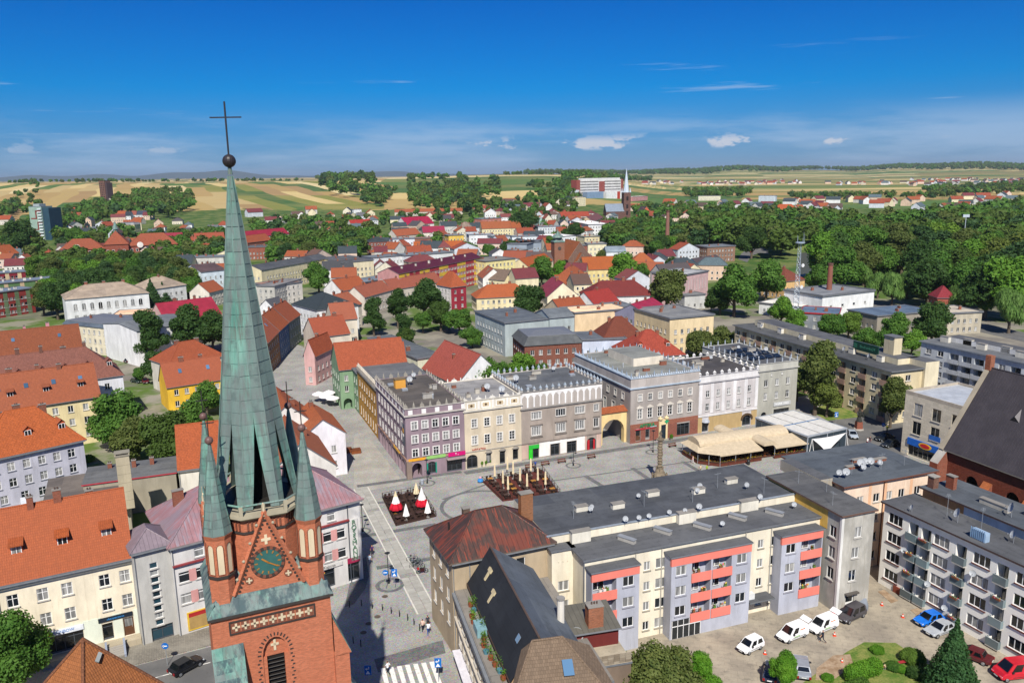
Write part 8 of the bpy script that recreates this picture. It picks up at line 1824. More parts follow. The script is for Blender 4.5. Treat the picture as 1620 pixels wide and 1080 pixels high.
# skyline forest along the right hills
g = random.Random(5)
for i in range(1900):
 az = R_(g.uniform(1,37)); d = g.uniform(6000,8600); x,y = d*math.sin(az),d*math.cos(az)
 if math.sin(x*.0021)+math.sin(y*.0017+2)+.4*math.sin(x*.007) > -.75 or d > 8000: STUFF.append((x,y,terrain_z(x,y),g.uniform(15,22),g.random()*.6))
for i in range(420):
 az = R_(g.uniform(-36,3)); d = g.uniform(2700,3500); x,y = d*math.sin(az),d*math.cos(az)
 if math.sin(x*.012)+math.sin(x*.0047+1) > .55: STUFF.append((x,y,terrain_z(x,y),g.uniform(5,9),g.random()))
def woodland():
 groups = {'dark': [],'mid': [],'olive': [],'bluish': []}
 for s in STUFF: groups[pickleaf(s[4])].append(s)
 for leaf,L in groups.items():
  VS,FS = [],[]; g = np.random.default_rng(3); base = []
  for v in range(8):
   vs,fs = shape('round',v % 4,'low' if v < 4 else 'tiny'); V = np.concatenate([np.array(q,float).reshape(-1,3) for q in vs]); F = []; off = 0
   for q,f in zip(vs,fs): F.append(np.array(f).reshape(-1,4)+off); off += len(np.array(q).reshape(-1,3))
   base.append((V,np.concatenate(F)))
  for k,(x,y,z,R,u) in enumerate(L):
   V,F = base[k % 4+(4 if math.hypot(x,y) > 850 else 0)]
   a = g.uniform(0,6.28); Rm = np.array([[math.cos(a),-math.sin(a),0],[math.sin(a),math.cos(a),0],[0,0,1]]); q = V @ Rm.T*R*(np.array([1,1,.9])); q = q+np.array([x,y,z+.4*R]); VS.append(q); FS.append(F)
  # split indices
  off = 0; FF = []
  for V,F in zip(VS,FS): FF.append(F+off); off += len(V)
  if not VS: continue
  o = link('woodland',raw_mesh('woodland',[np.concatenate(VS)],[np.concatenate(FF)],leafm(leaf)))
  tag(o,{'dark': 'dark green woods and distant tree belts','mid': 'mid green trees of the distant woods','olive': 'olive trees of the distant woods','bluish': 'blue green trees of the distant woods'}[leaf],'woodland',kind='stuff')
woodland()
print('trees',NTREE[0],'stuff',len(STUFF),'park',len(ALLT))
# ring road, river and pitch seen between the trees
sheet('ring_road',[(1168,410),(1172,402),(1185,391),(1202,389),(1215,396),(1216,402),(1202,400),(1190,404),(1182,415)],.03,ground_mat('asphalt'))
sheet('river',[(1266,400),(1305,398),(1300,412),(1285,432),(1264,440),(1262,415)],.02,ground_mat('river'))
sheet('river_bank',[(1248,372),(1305,372),(1310,396),(1250,396)],.035,ground_mat('lawn'))
sheet('sports_pitch',[(1505,380),(1560,378),(1560,398),(1500,400)],.03,ground_mat('lawn'))
sheet('riverside_road',[(1380,478),(1450,488),(1640,530),(1640,545),(1440,500),(1370,488)],.03,ground_mat('asphalt'))
# ---------------------------------------------------------------- square furniture, vehicles, people
def column():
 p = P(1043,764); t = thing('statue_column','carved sandstone column with clustered statues and a gilded railed top','monument',(p.x,p.y,0),GA); SS = plaster('#857865',1.2); t.scale = (.9,.9,.8)
 g = random.Random(9); b = MB(); b.frustum(8,2.3,0,2.2,.35,SS); b.frustum(8,1.8,.35,1.7,.8,SS); b.build('steps',t)
 b = MB()
 pr = [(1.35,.8),(1.45,1.2),(1.15,1.6),(1.3,2.2),(.95,2.8),(.85,3.3),(.62,3.7)]; b.lathe(pr,12,SS); b.build('plinth',t)
 b = MB(); pr = []
 for i in range(30): z = 3.7+i*.24; pr.append((.46+(.09 if i % 3 == 0 else -.04)+.03*g.random(),z))
 b.lathe(pr,12,SS)
 for i in range(70):
  z = 3.8+g.random()*6.6; a = g.random()*6.28; K = Matrix.Translation((.48*math.cos(a),.48*math.sin(a),z)); b.lathe([(0,.16),(.14,.05),(.13,-.08),(0,-.17)],6,SS,M=K)
 b.build('shaft',t)
 def fig(x,y,z,s,name='statue'):
  b = MB(); b.lathe([(.0,1.75*s),(.11*s,1.7*s),(.12*s,1.55*s),(.06*s,1.45*s),(.24*s,1.38*s),(.22*s,1.0*s),(.17*s,.85*s),(.28*s,.4*s),(.32*s,0)],9,SS); b.tube((.2*s,0,1.3*s),(.42*s,-.15*s,.95*s),.07*s,.06*s,6,SS); b.tube((-.2*s,0,1.3*s),(-.3*s,-.25*s,1.55*s),.07*s,.05*s,6,SS); b.build(name,t,(x,y,z),g.random()*6)
 for i in range(6): a = i*math.pi/3+.3; fig(1.45*math.cos(a),1.45*math.sin(a),.8,1.05+.2*(i % 2))
 for i in range(3): a = i*2.1; fig(.75*math.cos(a),.75*math.sin(a),2.8,.8)
 b = MB(); b.frustum(10,.75,10.8,.85,11.1,SS); b.build('capital',t); fig(0,0,11.1,1.15,'top_statue')
column()
FUR = {}
def cafe_chair():
 if 'c' not in FUR:
  b = MB(); m = paint('#352620',.7); b.box(-.22,.22,-.22,.22,.42,.48,m); b.box(-.22,.22,.18,.24,.48,.95,m)
  for x in (-.2,.16):
   for y in (-.2,.18): b.box(x,x+.05,y,y+.05,0,.42,m)
  FUR['c'] = b.mesh('cafe_chair')
 return FUR['c']
def cafe_table(hx='#43302a'):
 if hx not in FUR:
  b = MB(); m = paint(hx,.5); b.box(-.5,.5,-.4,.4,.70,.75,m); b.box(-.06,.06,-.06,.06,0,.7,m); b.box(-.3,.3,-.25,.25,0,.04,m); FUR[hx] = b.mesh('cafe_table')
 return FUR[hx]
def parasol(p,kind,label,group,h=3.1):
 t = thing('parasol',label,'parasol',p,random.uniform(0,1),group); b = MB(); b.tube((0,0,0),(0,0,h),.035,.03,6,paint('#b8b4ac')); b.build('pole',t); b = MB(); b.frustum(10,.32,0,.28,.12,paint('#8a8680')); b.build('base',t)
 n = 16
 def cloth(name,prof,mats,fold):
  b = MB()
  for (r0,z0),(r1,z1),m in zip(prof,prof[1:],mats):
   for i in range(n):
    a0,a1 = 2*math.pi*i/n,2*math.pi*(i+1)/n; f0,f1 = (1 if i % 2 else fold),(fold if i % 2 else 1)
    b.poly([(r0*f0*math.cos(a0),r0*f0*math.sin(a0),z0),(r0*f1*math.cos(a1),r0*f1*math.sin(a1),z0),(r1*f1*math.cos(a1),r1*f1*math.sin(a1),z1),(r1*f0*math.cos(a0),r1*f0*math.sin(a0),z1)],m)
  b.build(name,t)
 C,Wt,Rd = paint('#dfceaa',.9),paint('#e9e6e2',.9),paint('#c0132c',.8)
 if kind == 'closed': cloth('canopy',[(.03,h+.1),(.12,h-.1),(.19,h*.62),(.17,h*.45),(.22,h*.32),(.2,h*.28)],[C]*5,.7)
 elif kind == 'white': cloth('canopy',[(.03,h+.05),(.28,h*.72),(.5,h*.42),(.62,h*.3)],[Wt]*3,.72)
 elif kind == 'open': cloth('canopy',[(.03,h+.1),(.9,h-.25),(1.75,h-.6),(1.75,h-.75)],[Wt]*3,.97)
 elif kind == 'cream': cloth('canopy',[(.03,h+.05),(.3,h*.72),(.5,h*.45),(.58,h*.32)],[C]*3,.75)
 else: cloth('canopy',[(.03,h+.2),(.35,h*.78),(.75,h*.48),(1.15,h*.3),(1.2,h*.2)],[C if kind == 'redc' else Wt,Wt,Rd,Rd],.82)
 return t
def terrace_deck(label,corners,deckhx,tabs,group,seed,tablehx='#43302a'):
 pts = [P(*c) for c in corners]; c0 = sum(pts,Vector())/4; t = thing('cafe_deck',label,'terrace',(c0.x,c0.y,0)); b = MB(); pl = [(p.x-c0.x,p.y-c0.y) for p in pts]
 if sum(pl[i][0]*pl[(i+1) % 4][1]-pl[(i+1) % 4][0]*pl[i][1] for i in range(4)) < 0: pl = pl[::-1]
 b.prism(pl,.01,.16,paint(deckhx,.8)); b.build('deck',t)
 for i in range(4):
  a,q = Vector((*pl[i],0)),Vector((*pl[(i+1) % 4],0)); L = (q-a).length; n = max(2,int(L/1.6)); s = MB()
  s.tube(a+Vector((0,0,1.05)),q+Vector((0,0,1.05)),.04,.04,5,paint('#3a2a22')); s.tube(a+Vector((0,0,.6)),q+Vector((0,0,.6)),.03,.03,5,paint('#3a2a22')); s.build('rail',t)
  for k in range(n):
   if i == 0 and k == n//2: continue
   p = a.lerp(q,k/n); s = MB(); s.box(-.05,.05,-.05,.05,.16,1.1,paint('#3a2a22')); s.build('rail_post',t,p)
 g = random.Random(seed); A,B,C,D = [Vector((p.x,p.y,0)) for p in pts]; nu,nv = tabs
 ang0 = math.atan2(B.y-A.y,B.x-A.x)
 for i in range(nu):
  for j in range(nv):
   u,v = (i+.5)/nu,(j+.5)/nv; p = A.lerp(B,u).lerp(D.lerp(C,u),v); p.z = .16
   o = link('cafe_table',cafe_table(tablehx if g.random() < .8 else '#a8762f'),None,p,ang0); tag(o,'small dark table on the '+group,'table','tables on the '+group)
   for k,(dx,dy,r) in enumerate(((-.35,-.62,math.pi),(.35,-.62,math.pi),(-.35,.62,0),(.35,.62,0))):
    if g.random() < .15: continue
    d2 = rot2((dx,dy),ang0); o = link('cafe_chair',cafe_chair(),None,(p.x+d2.x,p.y+d2.y,.16),ang0+r+g.uniform(-.3,.3)); tag(o,'dark wooden chair on the '+group,'chair','chairs on the '+group)
 return t
terrace_deck('dark brown cafe deck with red and white parasols',[(605,788),(664,777),(690,817),(626,832)],'#3d2a22',(4,4),'deck with red and white parasols',1)
terrace_deck('reddish brown cafe deck with closed cream parasols',[(763,762),(858,744),(886,782),(795,793)],'#5a2c25',(5,5),'deck with closed cream parasols',2)
for x,y,k,lab in ((627,812,'redc','half closed red and white parasol nearest the slab stripe'),(668,806,'red','half closed red and white parasol at the far side of its deck'),(659,789,'cream','cream folded parasol behind the red and white ones'),(643,824,'white','white folded parasol at the near left of the dark deck'),(677,819,'white','white folded parasol at the right of the dark deck')):
 p = P(x,y); p.z = .16; parasol(p,k,lab,'parasols on the dark deck',3.9 if k.startswith('red') else 3.0)
for x,y in ((505,636),(516,640),(527,643),(521,634)): p = P(x,y); o = parasol(p,'open',None,None,2.9); queue(o,'open white parasol','in the side street')
for x,y in ((783,762),(803,751),(812,758),(840,753),(851,768),(796,773),(823,769),(804,783),(834,778),(863,775)):
 p = P(x,y); p.z = .16; o = parasol(p,'closed',None,None,3.5); queue(o,'closed cream parasol','on the reddish brown deck')
for x,y,r,lf in ((870,786,7,'bright'),(923,783,9,'mid'),(938,780,6,'mid'),(900,786,4,'dark')): tree_px(x,y,r,'bush',lf,label={870: 'yellow green potted shrub at the deck corner',923: 'low spreading shrub on the square behind the block',938: 'small shrub beside the spreading shrub',900: 'tiny clipped shrub near the waste bin'}[x])
def bench(p,rz,label):
 t = thing('park_bench',label,'bench',p,rz,'benches along the market facades'); m = paint('#6b3a2a',.6); d = paint('#2c2a28')
 for k in range(3): s = MB(); s.box(-.95,.95,-.25+k*.17,-.12+k*.17,.42,.46,m); s.build('seat_slat',t)
 for k in range(2): s = MB(); s.box(-.95,.95,.27,.3,.58+k*.16,.7+k*.16,m); s.build('back_slat',t)
 for x in (-.75,.75): s = MB(); s.box(x-.04,x+.04,-.25,.3,0,.42,d); s.box(x-.04,x+.04,.24,.27,.42,.88,d); s.build('leg',t)
for i,(x,y) in enumerate(((838,741),(863,736),(889,732),(936,725),(1064,707),(1093,703))):
 p = P(x,y); bench(p,GA,['brown slatted bench beside the cream parasol deck','brown bench second from the parasol deck','brown bench third from the parasol deck near a lamp','brown bench below the gate arch end','brown bench in front of the pharmacy','brown bench at the corner of the beige tent'][i])
LMP = []
def lamp(p,label,h=4.6):
 t = thing('street_lamp',label,'lamp',p,GA,'black lamps on the square'); m = paint('#23262a',.5); b = MB(); b.tube((0,0,0),(0,0,h),.07,.05,8,m); b.lathe([(.2,0),(.16,.3),(.08,.6)],8,m); b.build('post',t)
 b = MB(); b.lathe([(0,h+.35),(.42,h+.18),(.1,h-.05)],10,m); b.build('lamp_head',t); b = MB(); b.box(-.5,.5,-.02,.02,h*.55,h*.55+.04,m); b.lathe([(0,.25),(.3,.1),(.06,-.05)],8,m,M=Matrix.Translation((.5,0,h*.55))); b.build('side_lamp',t)
for x,y,lab in ((676,764,'black street lamp before the mauve corner house'),(907,736,'black street lamp before the grey brown tenement'),(1033,715,'black street lamp before the pharmacy'),(574,840,'black street lamp beside the shop building corner'),(615,922,'black street lamp in the dark sett ring by the street')): lamp(P(x,y),lab)
BOL = MB(); BOL.frustum(8,.07,0,.06,.9,paint('#26282b')); BOL.lathe([(0,1.0),(.08,.93),(.07,.88)],8,paint('#26282b')); bme = BOL.mesh('bollard')
for x,y in ((553,960),(572,958),(589,962),(605,965),(619,970),(632,975),(645,981),(655,988),(664,997),(559,1017),(571,1022)):
 o = link('bollard',bme,None,P(x,y)); tag(o,None,'bollard'); queue(o,'dark metal bollard','across the street mouth')
def road_sign(x,y,label,kind,h=2.7,rz=0.0):
 p = P(x,y); t = thing('road_sign',label,'sign',p,rz); b = MB(); b.tube((0,0,0),(0,0,h+.4),.035,.035,6,paint('#8f9498')); b.build('post',t); b = MB(); BL = paint('#1668b8',.4)
 if kind == 'round': b.frustum(18,.42,0,.42,.04,BL,M=Matrix.Translation((0,-.06,h)) @ Matrix.Rotation(math.pi/2,4,'X'))
 else: b.box(-.4,.4,-.1,-.05,h-.75,h+.45,BL)
 o = b.build('sign_plate',t); b = MB(); w = WHITE()
 if kind == 'round': b.box(-.26,.26,-.13,-.105,h-.06,h+.06,w); b.poly([(-.34,-.13,h),(-.14,-.13,h+.2),(-.14,-.13,h-.2)],w)
 else: b.box(-.16,.16,-.13,-.105,h-.02,h+.08,w); b.box(.06,.16,-.13,-.105,h-.02,h+.3,w); b.poly([(-.3,-.13,h+.03),(-.12,-.13,h+.2),(-.12,-.13,h-.14)],w); b.poly([(-.28,-.13,h-.62),(.28,-.13,h-.62),(0,-.13,h-.18)],w)
 b.build('sign_symbol',o)
road_sign(611,932,'round blue arrow sign by the dark sett ring','round'); road_sign(625,930,'blue square pedestrian zone sign by the dark sett ring','sq',2.6); road_sign(584,1090,'blue crossing sign left of the zebra crossing','sq'); road_sign(694,1078,'blue crossing sign right of the zebra crossing','sq'); road_sign(1322,672,'blue pedestrian sign beside the glass pavilion','sq'); road_sign(1396,690,'round blue sign by the car park','round'); road_sign(265,1052,'small round blue sign by the shop steps','round')
# planters by the cream house
for x,y,lab in ((762,738,'first'),(768,737,'second'),(776,735,'third'),(786,733,'fourth'),(805,730,'fifth'),(813,728,'sixth'),(820,727,'seventh'),(1062,696,'last')):
 p = P(x,y); t = thing('potted_cypress',None,'plant',p); b = MB(); b.frustum(8,.25,0,.32,.5,plaster('#8a857c')); b.build('pot',t); c = link('crown',crown_me('bush',1,'mid','light'),t,(0,0,.4)); c.scale = (.42,.42,1.0 if x % 2 == 0 else .6); queue(t,'potted evergreen','along the tenement doors')
# beige beer garden tent
def beer_tent():
 a,q = P(1139,738),P(1274,718); ang = math.atan2(q.y-a.y,q.x-a.x); w = (q-a).length; t = thing('beer_tent','large beige awning tent with barrel vaults, timber fence and flower boxes','tent',(a.x,a.y,0),ang); C = paint('#bfae92',.9); D = 11.5; WD = paint('#5d2f22',.8); PO = paint('#8f9499',.5)
 def vault(name,p0,p1,r,z,n=10,m=C):
  b = MB(); p0,p1 = Vector(p0),Vector(p1); d = (p1-p0).normalized(); s = Vector((-d.y,d.x,0))
  ring = lambda p: [p+s*r*math.cos(math.pi*k/n)+Vector((0,0,z+r*.62*math.sin(math.pi*k/n))) for k in range(n+1)]
  A,B = ring(p0),ring(p1)
  for k in range(n): b.poly([A[k],B[k],B[k+1],A[k+1]],m)
  b.poly(A,m); b.poly(B[::-1],m); b.build(name,t)
 vault('main_vault',(-2.5,6.0,0),(w-1.5,6.0,0),2.3,3.3); vault('cross_vault',(w*.55,-.6,0),(w*.55,6,0),1.5,3.25); vault('rear_vault',(w*.38,8,0),(w*.38,12.5,0),1.5,3.3)
 for nm,x0,x1 in (('front_awning',-.3,w*.55-1.5),('front_awning',w*.55+1.5,w+.4)):
  b = MB(); b.poly([(x0,-.4,2.5),(x1,-.4,2.5),(x1,3.9,3.5),(x0+(.8 if x0 < 0 else 0),3.9,3.5)],C); b.poly([(x0,-.4,2.5),(x0,-.4,2.25),(x1,-.4,2.25),(x1,-.4,2.5)],C); b.build(nm,t)
 b = MB(); b.poly([(-3.6,2.5,2.5),(-.3,-.4,2.5),(.6,3.9,3.5),(-2.5,4.5,3.4)],C); b.poly([(-3.6,2.5,2.5),(-2.5,8.2,3.4),(-3.6,9.6,2.5)],C); b.poly([(-3.6,2.5,2.5),(-2.5,4.5,3.4),(-2.5,8.2,3.4)],C); b.poly([(-2.6,8.2,3.4),(w-1.5,8.2,3.4),(w-1.2,10.4,2.6),(-3.2,10.4,2.6)],C); b.build('side_awning',t)
 for x in (0,3.6,7.2,w*.55+1.6,w*.55+4.6,w): s = MB(); s.tube((x,0,0),(x,0,2.5),.06,.06,6,PO); s.build('post',t)
 for x,y in ((-3.3,3),(-3.3,6),(-3.3,9),(-1.7,1.4)): s = MB(); s.tube((x,y,0),(x,y,2.5),.06,.06,6,PO); s.build('post',t)
 def fence(p0,p1):
  p0,p1 = Vector(p0),Vector(p1); L = (p1-p0).length; d = (p1-p0)/L; an = math.atan2(d.y,d.x); n = max(1,int(L/1.8)); g = random.Random(int(L*10))
  for i in range(n):
   p = p0+d*L*(i+.5)/n; s = MB(); ww = L/n*.48; s.box(-ww,ww,-.08,.08,.05,.62,WD); s.box(-ww,ww,-.06,.06,.72,.82,WD); s.build('fence_panel',t,p,an)
   s = MB(); s.box(-ww*.9,ww*.9,-.14,.14,.8,.95,paint('#4a3a2c'))
   for k in range(50): e = .12; x_,y_,z_ = g.uniform(-ww,ww),g.uniform(-.22,.22),g.uniform(.92,1.2); s.poly([(x_,y_,z_),(x_+g.uniform(-e,e),y_+g.uniform(-e,e),z_+g.uniform(-e,e)),(x_+g.uniform(-e,e),y_+g.uniform(-e,e),z_+g.uniform(-e,e))],leafm('mid') if g.random() < .45 else paint(g.choice(('#d89a1e','#e0c12c','#c2421e'))))
   s.build('flower_box',t,p,an)
 fence((0,0,0),(w*.55-1.5,0,0)); fence((w*.55+1.5,0,0),(w,0,0)); fence((-3.3,3,0),(0,0,0)); fence((-3.3,9,0),(-3.3,3,0))
 b = MB(); b.box(-2,w-.5,1.2,9.5,.02,.1,paint('#4a2c22',.8)); b.build('deck',t)
 c_,s_ = math.cos(ang),math.sin(ang)
 for i in range(6):
  for j in range(3):
   lx,ly = 1.5+i*(w-3)/5,2.0+j*2.4; o = link('cafe_table',cafe_table('#7d4a2a'),None,(a.x+c_*lx-s_*ly,a.y+s_*lx+c_*ly,.1),ang); tag(o,'brown table under the beige tent','table','tables under the beige tent')
   for dx,r in ((-.7,math.pi/2),(.7,-math.pi/2)): o = link('cafe_chair',cafe_chair(),None,(a.x+c_*(lx+dx)-s_*ly,a.y+s_*(lx+dx)+c_*ly,.1),ang+r); tag(o,'dark chair under the beige tent','chair','chairs under the beige tent')
beer_tent()
def pavilion():
 a,q = P(1278,690,4.0),P(1339,677,4.0); ang = math.atan2(q.y-a.y,q.x-a.x); w = (q-a).length; t = thing('glass_pavilion','glass walled pavilion with white fabric roof panels in grey frame','pavilion',(a.x,a.y,0),ang); d = 15.0; m = paint('#9ba1a8',.4); f = paint('#cbc8c0',.8)
 for x in (0,w/2,w):
  for y in (0,d/2,d): s = MB(); s.box(x-.09,x+.09,y-.09,y+.09,0,4,m); s.build('post',t)
 s = MB(); s.box(-.15,w+.15,-.15,.15,3.8,4.1,m); s.box(-.15,w+.15,d-.15,d+.15,3.8,4.1,m); s.box(-.15,.15,.15,d-.15,3.8,4.1,m); s.box(w-.15,w+.15,.15,d-.15,3.8,4.1,m); s.box(.15,w-.15,d/2-.2,d/2+.2,3.75,4.05,paint('#3f6f9c')); s.build('frame',t)
 for i in range(3):
  for j in range(2): s = MB(); x0 = w*i/3+.15; y0 = d*j/2+.3; s.box(x0,x0+w/3-.3,y0,y0+d/2-.55,4.0,4.06,f); s.build('roof_panel',t)
 s = MB(); G = glass('#33404a',.1,.6)
 for x in range(6): s.box(w*x/6+.05,w*(x+1)/6-.05,-.03,.03,.1,3.7,G)
 for y in range(8): s.box(-.03,.03,d*y/8+.05,d*(y+1)/8-.05,.1,3.7,G)
 s.build('glass_wall',t)
pavilion()
def sail():
 A,B,C = P(1285,694,3.4),P(1339,684,4.2),P(1308,716,1.6); t = thing('shade_sail','white triangular shade sail stretched on slanted poles','sail',(C.x,C.y,0)); o = Vector((C.x,C.y,0)); b = MB(); n = 8; m = paint('#cfcdc9',.8); D = (A+B)/2+Vector((0,3.5,.2))
 def pt(u,v):
  p = A.lerp(B,u)*(1-v)+C*v; c = 1-.0; q = (A+B+C)/3; sag = .28*(4*u*(1-u))*(1-v)+.35*4*v*(1-v); return p+(q-p)*sag*.35+Vector((0,0,-.35*sag))-o
 for i in range(n):
  for j in range(n): b.poly([pt(i/n,j/n),pt((i+1)/n,j/n),pt((i+1)/n,(j+1)/n),pt(i/n,(j+1)/n)],m)
 b.build('cloth',t)
 for p,dx in ((A,-.6),(A,.5),(B,.7),(C,.1)): s = MB(); q = p-o; s.tube((q.x+dx,q.y-.2,0),q,.08,.06,6,paint('#d8d6d2')); s.build('pole',t)
sail()
p = P(1358,679); t = thing('monument','dark figure monument on a red stone plinth by the car park','statue',(p.x,p.y,0)); b = MB(); b.frustum(8,1.2,0,1.1,.3,plaster('#a8a298')); b.frustum(4,1.0,.3,.85,1.9,brickm('#8a4a38'),rot=math.pi/4); b.build('plinth',t); b = MB(); m = paint('#33342f',.6); b.lathe([(0,5.0),(.25,4.9),(.27,4.6),(.15,4.4),(.55,4.2),(.5,3.4),(.4,3.0),(.6,2.2),(.65,1.9)],10,m); b.tube((.5,0,4.1),(.75,-.3,3.2),.15,.12,6,m); b.tube((-.5,0,4.1),(-.6,-.4,3.5),.15,.12,6,m); b.build('figure',t)
# ---- vehicles
CARS = {}
def car_mesh(kind):
 """plan length along +x (front), returns dict of part builders"""
 L,W,H,hood,ws,rs,tail,belt = {'hatch': (4.1,1.72,1.48,1.05,1.75,3.35,.35,.92),'small': (3.6,1.62,1.56,.75,1.35,3.25,.15,.95),'van': (4.3,1.75,1.75,.9,1.6,4.1,.1,1.0),'sedan': (4.6,1.78,1.42,1.25,2.0,3.5,.75,.9),'mpv': (4.5,1.8,1.75,1.0,1.8,4.15,.15,1.0),'bigvan': (5.2,1.95,2.1,.7,1.5,5.0,.1,1.15)}[kind]
 return L,W,H,hood,ws,rs,tail,belt
def car(label,rear,front,hx,kind='hatch',group=None,zz=0.012,hatch_open=False,logo=False):
 a,q = P(*rear),P(*front); c = (a+q)/2; ang = math.atan2(q.y-a.y,q.x-a.x); L,W,H,hood,ws,rs,tail,belt = car_mesh(kind)
 t = thing('parked_car' if kind not in ('van','bigvan') else 'parked_van',label,'car' if kind not in ('van','bigvan') else 'van',(c.x,c.y,zz),ang,group); body = paint(hx,.25,.5); tr = paint('#2a2c2e',.6); key = (kind,hx)
 def X(s): return L/2-s                       # s metres behind the nose
 if key not in CARS:
  st = [(0,.5,.62,.78),(.12,.35,.70,.9),(hood*.6,.3,belt-.1,.97),(hood,.28,belt-.04,1.0),(ws,.28,belt,1.0),(rs,.28,belt,1.0),(L-tail*.6,.3,belt-.02,.98),(L-.1,.36,belt-.06,.93),(L,.5,belt-.14,.85)]
  b = MB(); rings = []
  for s,zb,zt,k in st:
   h = W/2*k; rings.append([Vector((X(s),-h,zb+.1)),Vector((X(s),-h*.94,zb)),Vector((X(s),h*.94,zb)),Vector((X(s),h,zb+.1)),Vector((X(s),h,zt-.12)),Vector((X(s),h*.93,zt)),Vector((X(s),-h*.93,zt)),Vector((X(s),-h,zt-.12))])
  for r0,r1 in zip(rings,rings[1:]):
   for i in range(8): j = (i+1) % 8; b.poly([r0[i],r0[j],r1[j],r1[i]],body if i not in (1,) else tr)
  b.poly(rings[0],tr); b.poly(rings[-1][::-1],body); b.box(X(-.02),X(.05),-.27,.27,.42,.54,paint('#d8d8d4')); b.box(X(L-.04),X(L+.025),-.27,.27,.55,.67,paint('#d8d8d4'))
  for sg in (-1,1): b.box(X(ws-.05),X(ws-.25),sg*W/2*.93,sg*(W/2+.16),belt,belt+.14,tr); b.box(X(L*.28),X(L*.8),sg*W/2*.99,sg*(W/2+.012),.5,.56,tr)
  # cabin shell
  z0,z1 = belt-.02,H; w0,w1 = W/2*.95,W/2*.78; xs0 = (X(hood+.05),X(L-tail)); xs1 = (X(ws+.1),X(rs))
  lo = [Vector((xs0[0],-w0,z0)),Vector((xs0[1],-w0,z0)),Vector((xs0[1],w0,z0)),Vector((xs0[0],w0,z0))]; hi = [Vector((xs1[0],-w1,z1)),Vector((xs1[1],-w1,z1-.03)),Vector((xs1[1],w1,z1-.03)),Vector((xs1[0],w1,z1))]
  for i in range(4): j = (i+1) % 4; b.poly([lo[i],lo[j],hi[j],hi[i]],body)
  mid = [(hi[i]+hi[(i+1) % 4])/2 for i in range(4)]; b.poly(hi,body)
  bm_ = b.mesh('body'); G = glass('#14181b',0,.7); GP_ = []
  def pane(p,ins,out):
   cen = sum(p,Vector())/4; n = (p[1]-p[0]).cross(p[3]-p[0]).normalized()
   if n.dot(cen-Vector((0,0,.5))) < 0: n = -n
   g = MB(); g.poly([cen+(v-cen)*ins+n*out for v in p],G); GP_.append(g.mesh('window'))
  pane([lo[3],lo[0],hi[0],hi[3]],.88,.02); pane([lo[1],lo[2],hi[2],hi[1]],.8,.02)
  nside = 1 if kind in ('van','bigvan') else 2
  for s in (0,1):
   A0,A1,B0,B1 = (lo[0],lo[1],hi[0],hi[1]) if s == 0 else (lo[3],lo[2],hi[3],hi[2])
   segs = [(.06,.47),(.52,.93)] if nside == 2 else [(.08,.42)]
   for u0,u1 in segs: pane([A0.lerp(A1,u0),A0.lerp(A1,u1),B0.lerp(B1,u1),B0.lerp(B1,u0)],.84,.02)
  gm = GP_; wb = MB(); wb.lathe([(.0,.1),(.2,.1),(.2,.08),(.31,.1),(.32,-.1),(.0,-.1)],16,paint('#1d1d1e',.8),M=Matrix.Rotation(math.pi/2,4,'X')); wm = wb.mesh('wheel'); rb = MB(); rb.lathe([(0,.115),(.19,.108),(.2,.1)],10,paint('#9ca0a4',.35,.5,.6),M=Matrix.Rotation(math.pi/2,4,'X')); rm_ = rb.mesh('rim')
  hb = MB(); hb.box(-.16,.06,-.2,.2,-.08,.08,paint('#cfd6da',.2)); hm = hb.mesh('headlight'); tb = MB(); tb.box(-.05,.08,-.12,.12,-.16,.14,paint('#8d1418',.3)); tm = tb.mesh('tail_light')
  CARS[key] = (bm_,gm,wm,rm_,hm,tm)
 bm_,gm,wm,rm_,hm,tm = CARS[key]; link('body',bm_,t); [link('window',q_,t) for q_ in gm]
 for s in (.75,L-.78):
  for sg in (-1,1):
   o = link('wheel',wm,t,(X(s),sg*(W/2-.1),.32),math.pi if sg > 0 else 0); link('rim',rm_,o)
 for sg in (-1,1): link('headlight',hm,t,(X(.16),sg*W*.34,.62)); link('tail_light',tm,t,(X(L-.02),sg*W*.38,belt-.25))
 if hatch_open: s = MB(); s.box(-.75,0,-W*.4,W*.4,-.04,.04,body); s.box(-.7,-.1,-W*.3,W*.3,-.06,-.04,glass('#2d4038',0)); o = s.build('tailgate',t,(X(L-.1),0,H)); o.rotation_euler.y = R_(25)
 if logo:
  for sg in (-1,1): s = MB(); s.box(X(L-.7),X(L-1.6),sg*(W/2*.86),sg*(W/2*.86)+sg*.03,1.08,1.35,paint('#e0703a')); s.build('logo_patch',t); s = MB(); s.box(X(L-1.7),X(L-2.7),sg*(W/2)-.004*sg,sg*(W/2)+sg*.012,.62,.72,paint('#7dbb5a')); s.build('logo_stripe',t)
 return t
GC = 'cars parked in the courtyard'
car('white compact car nearest the brownish tree',(1205,1018),(1168,1036),'#e8e8e6','small',GC); car('white service van with open tailgate and stickers, left one',(1272,1000),(1233,1016),'#ececea','van',GC,hatch_open=True,logo=True); car('white service van with open tailgate beside a man',(1320,987),(1281,1003),'#ececea','van',GC,hatch_open=True,logo=True)
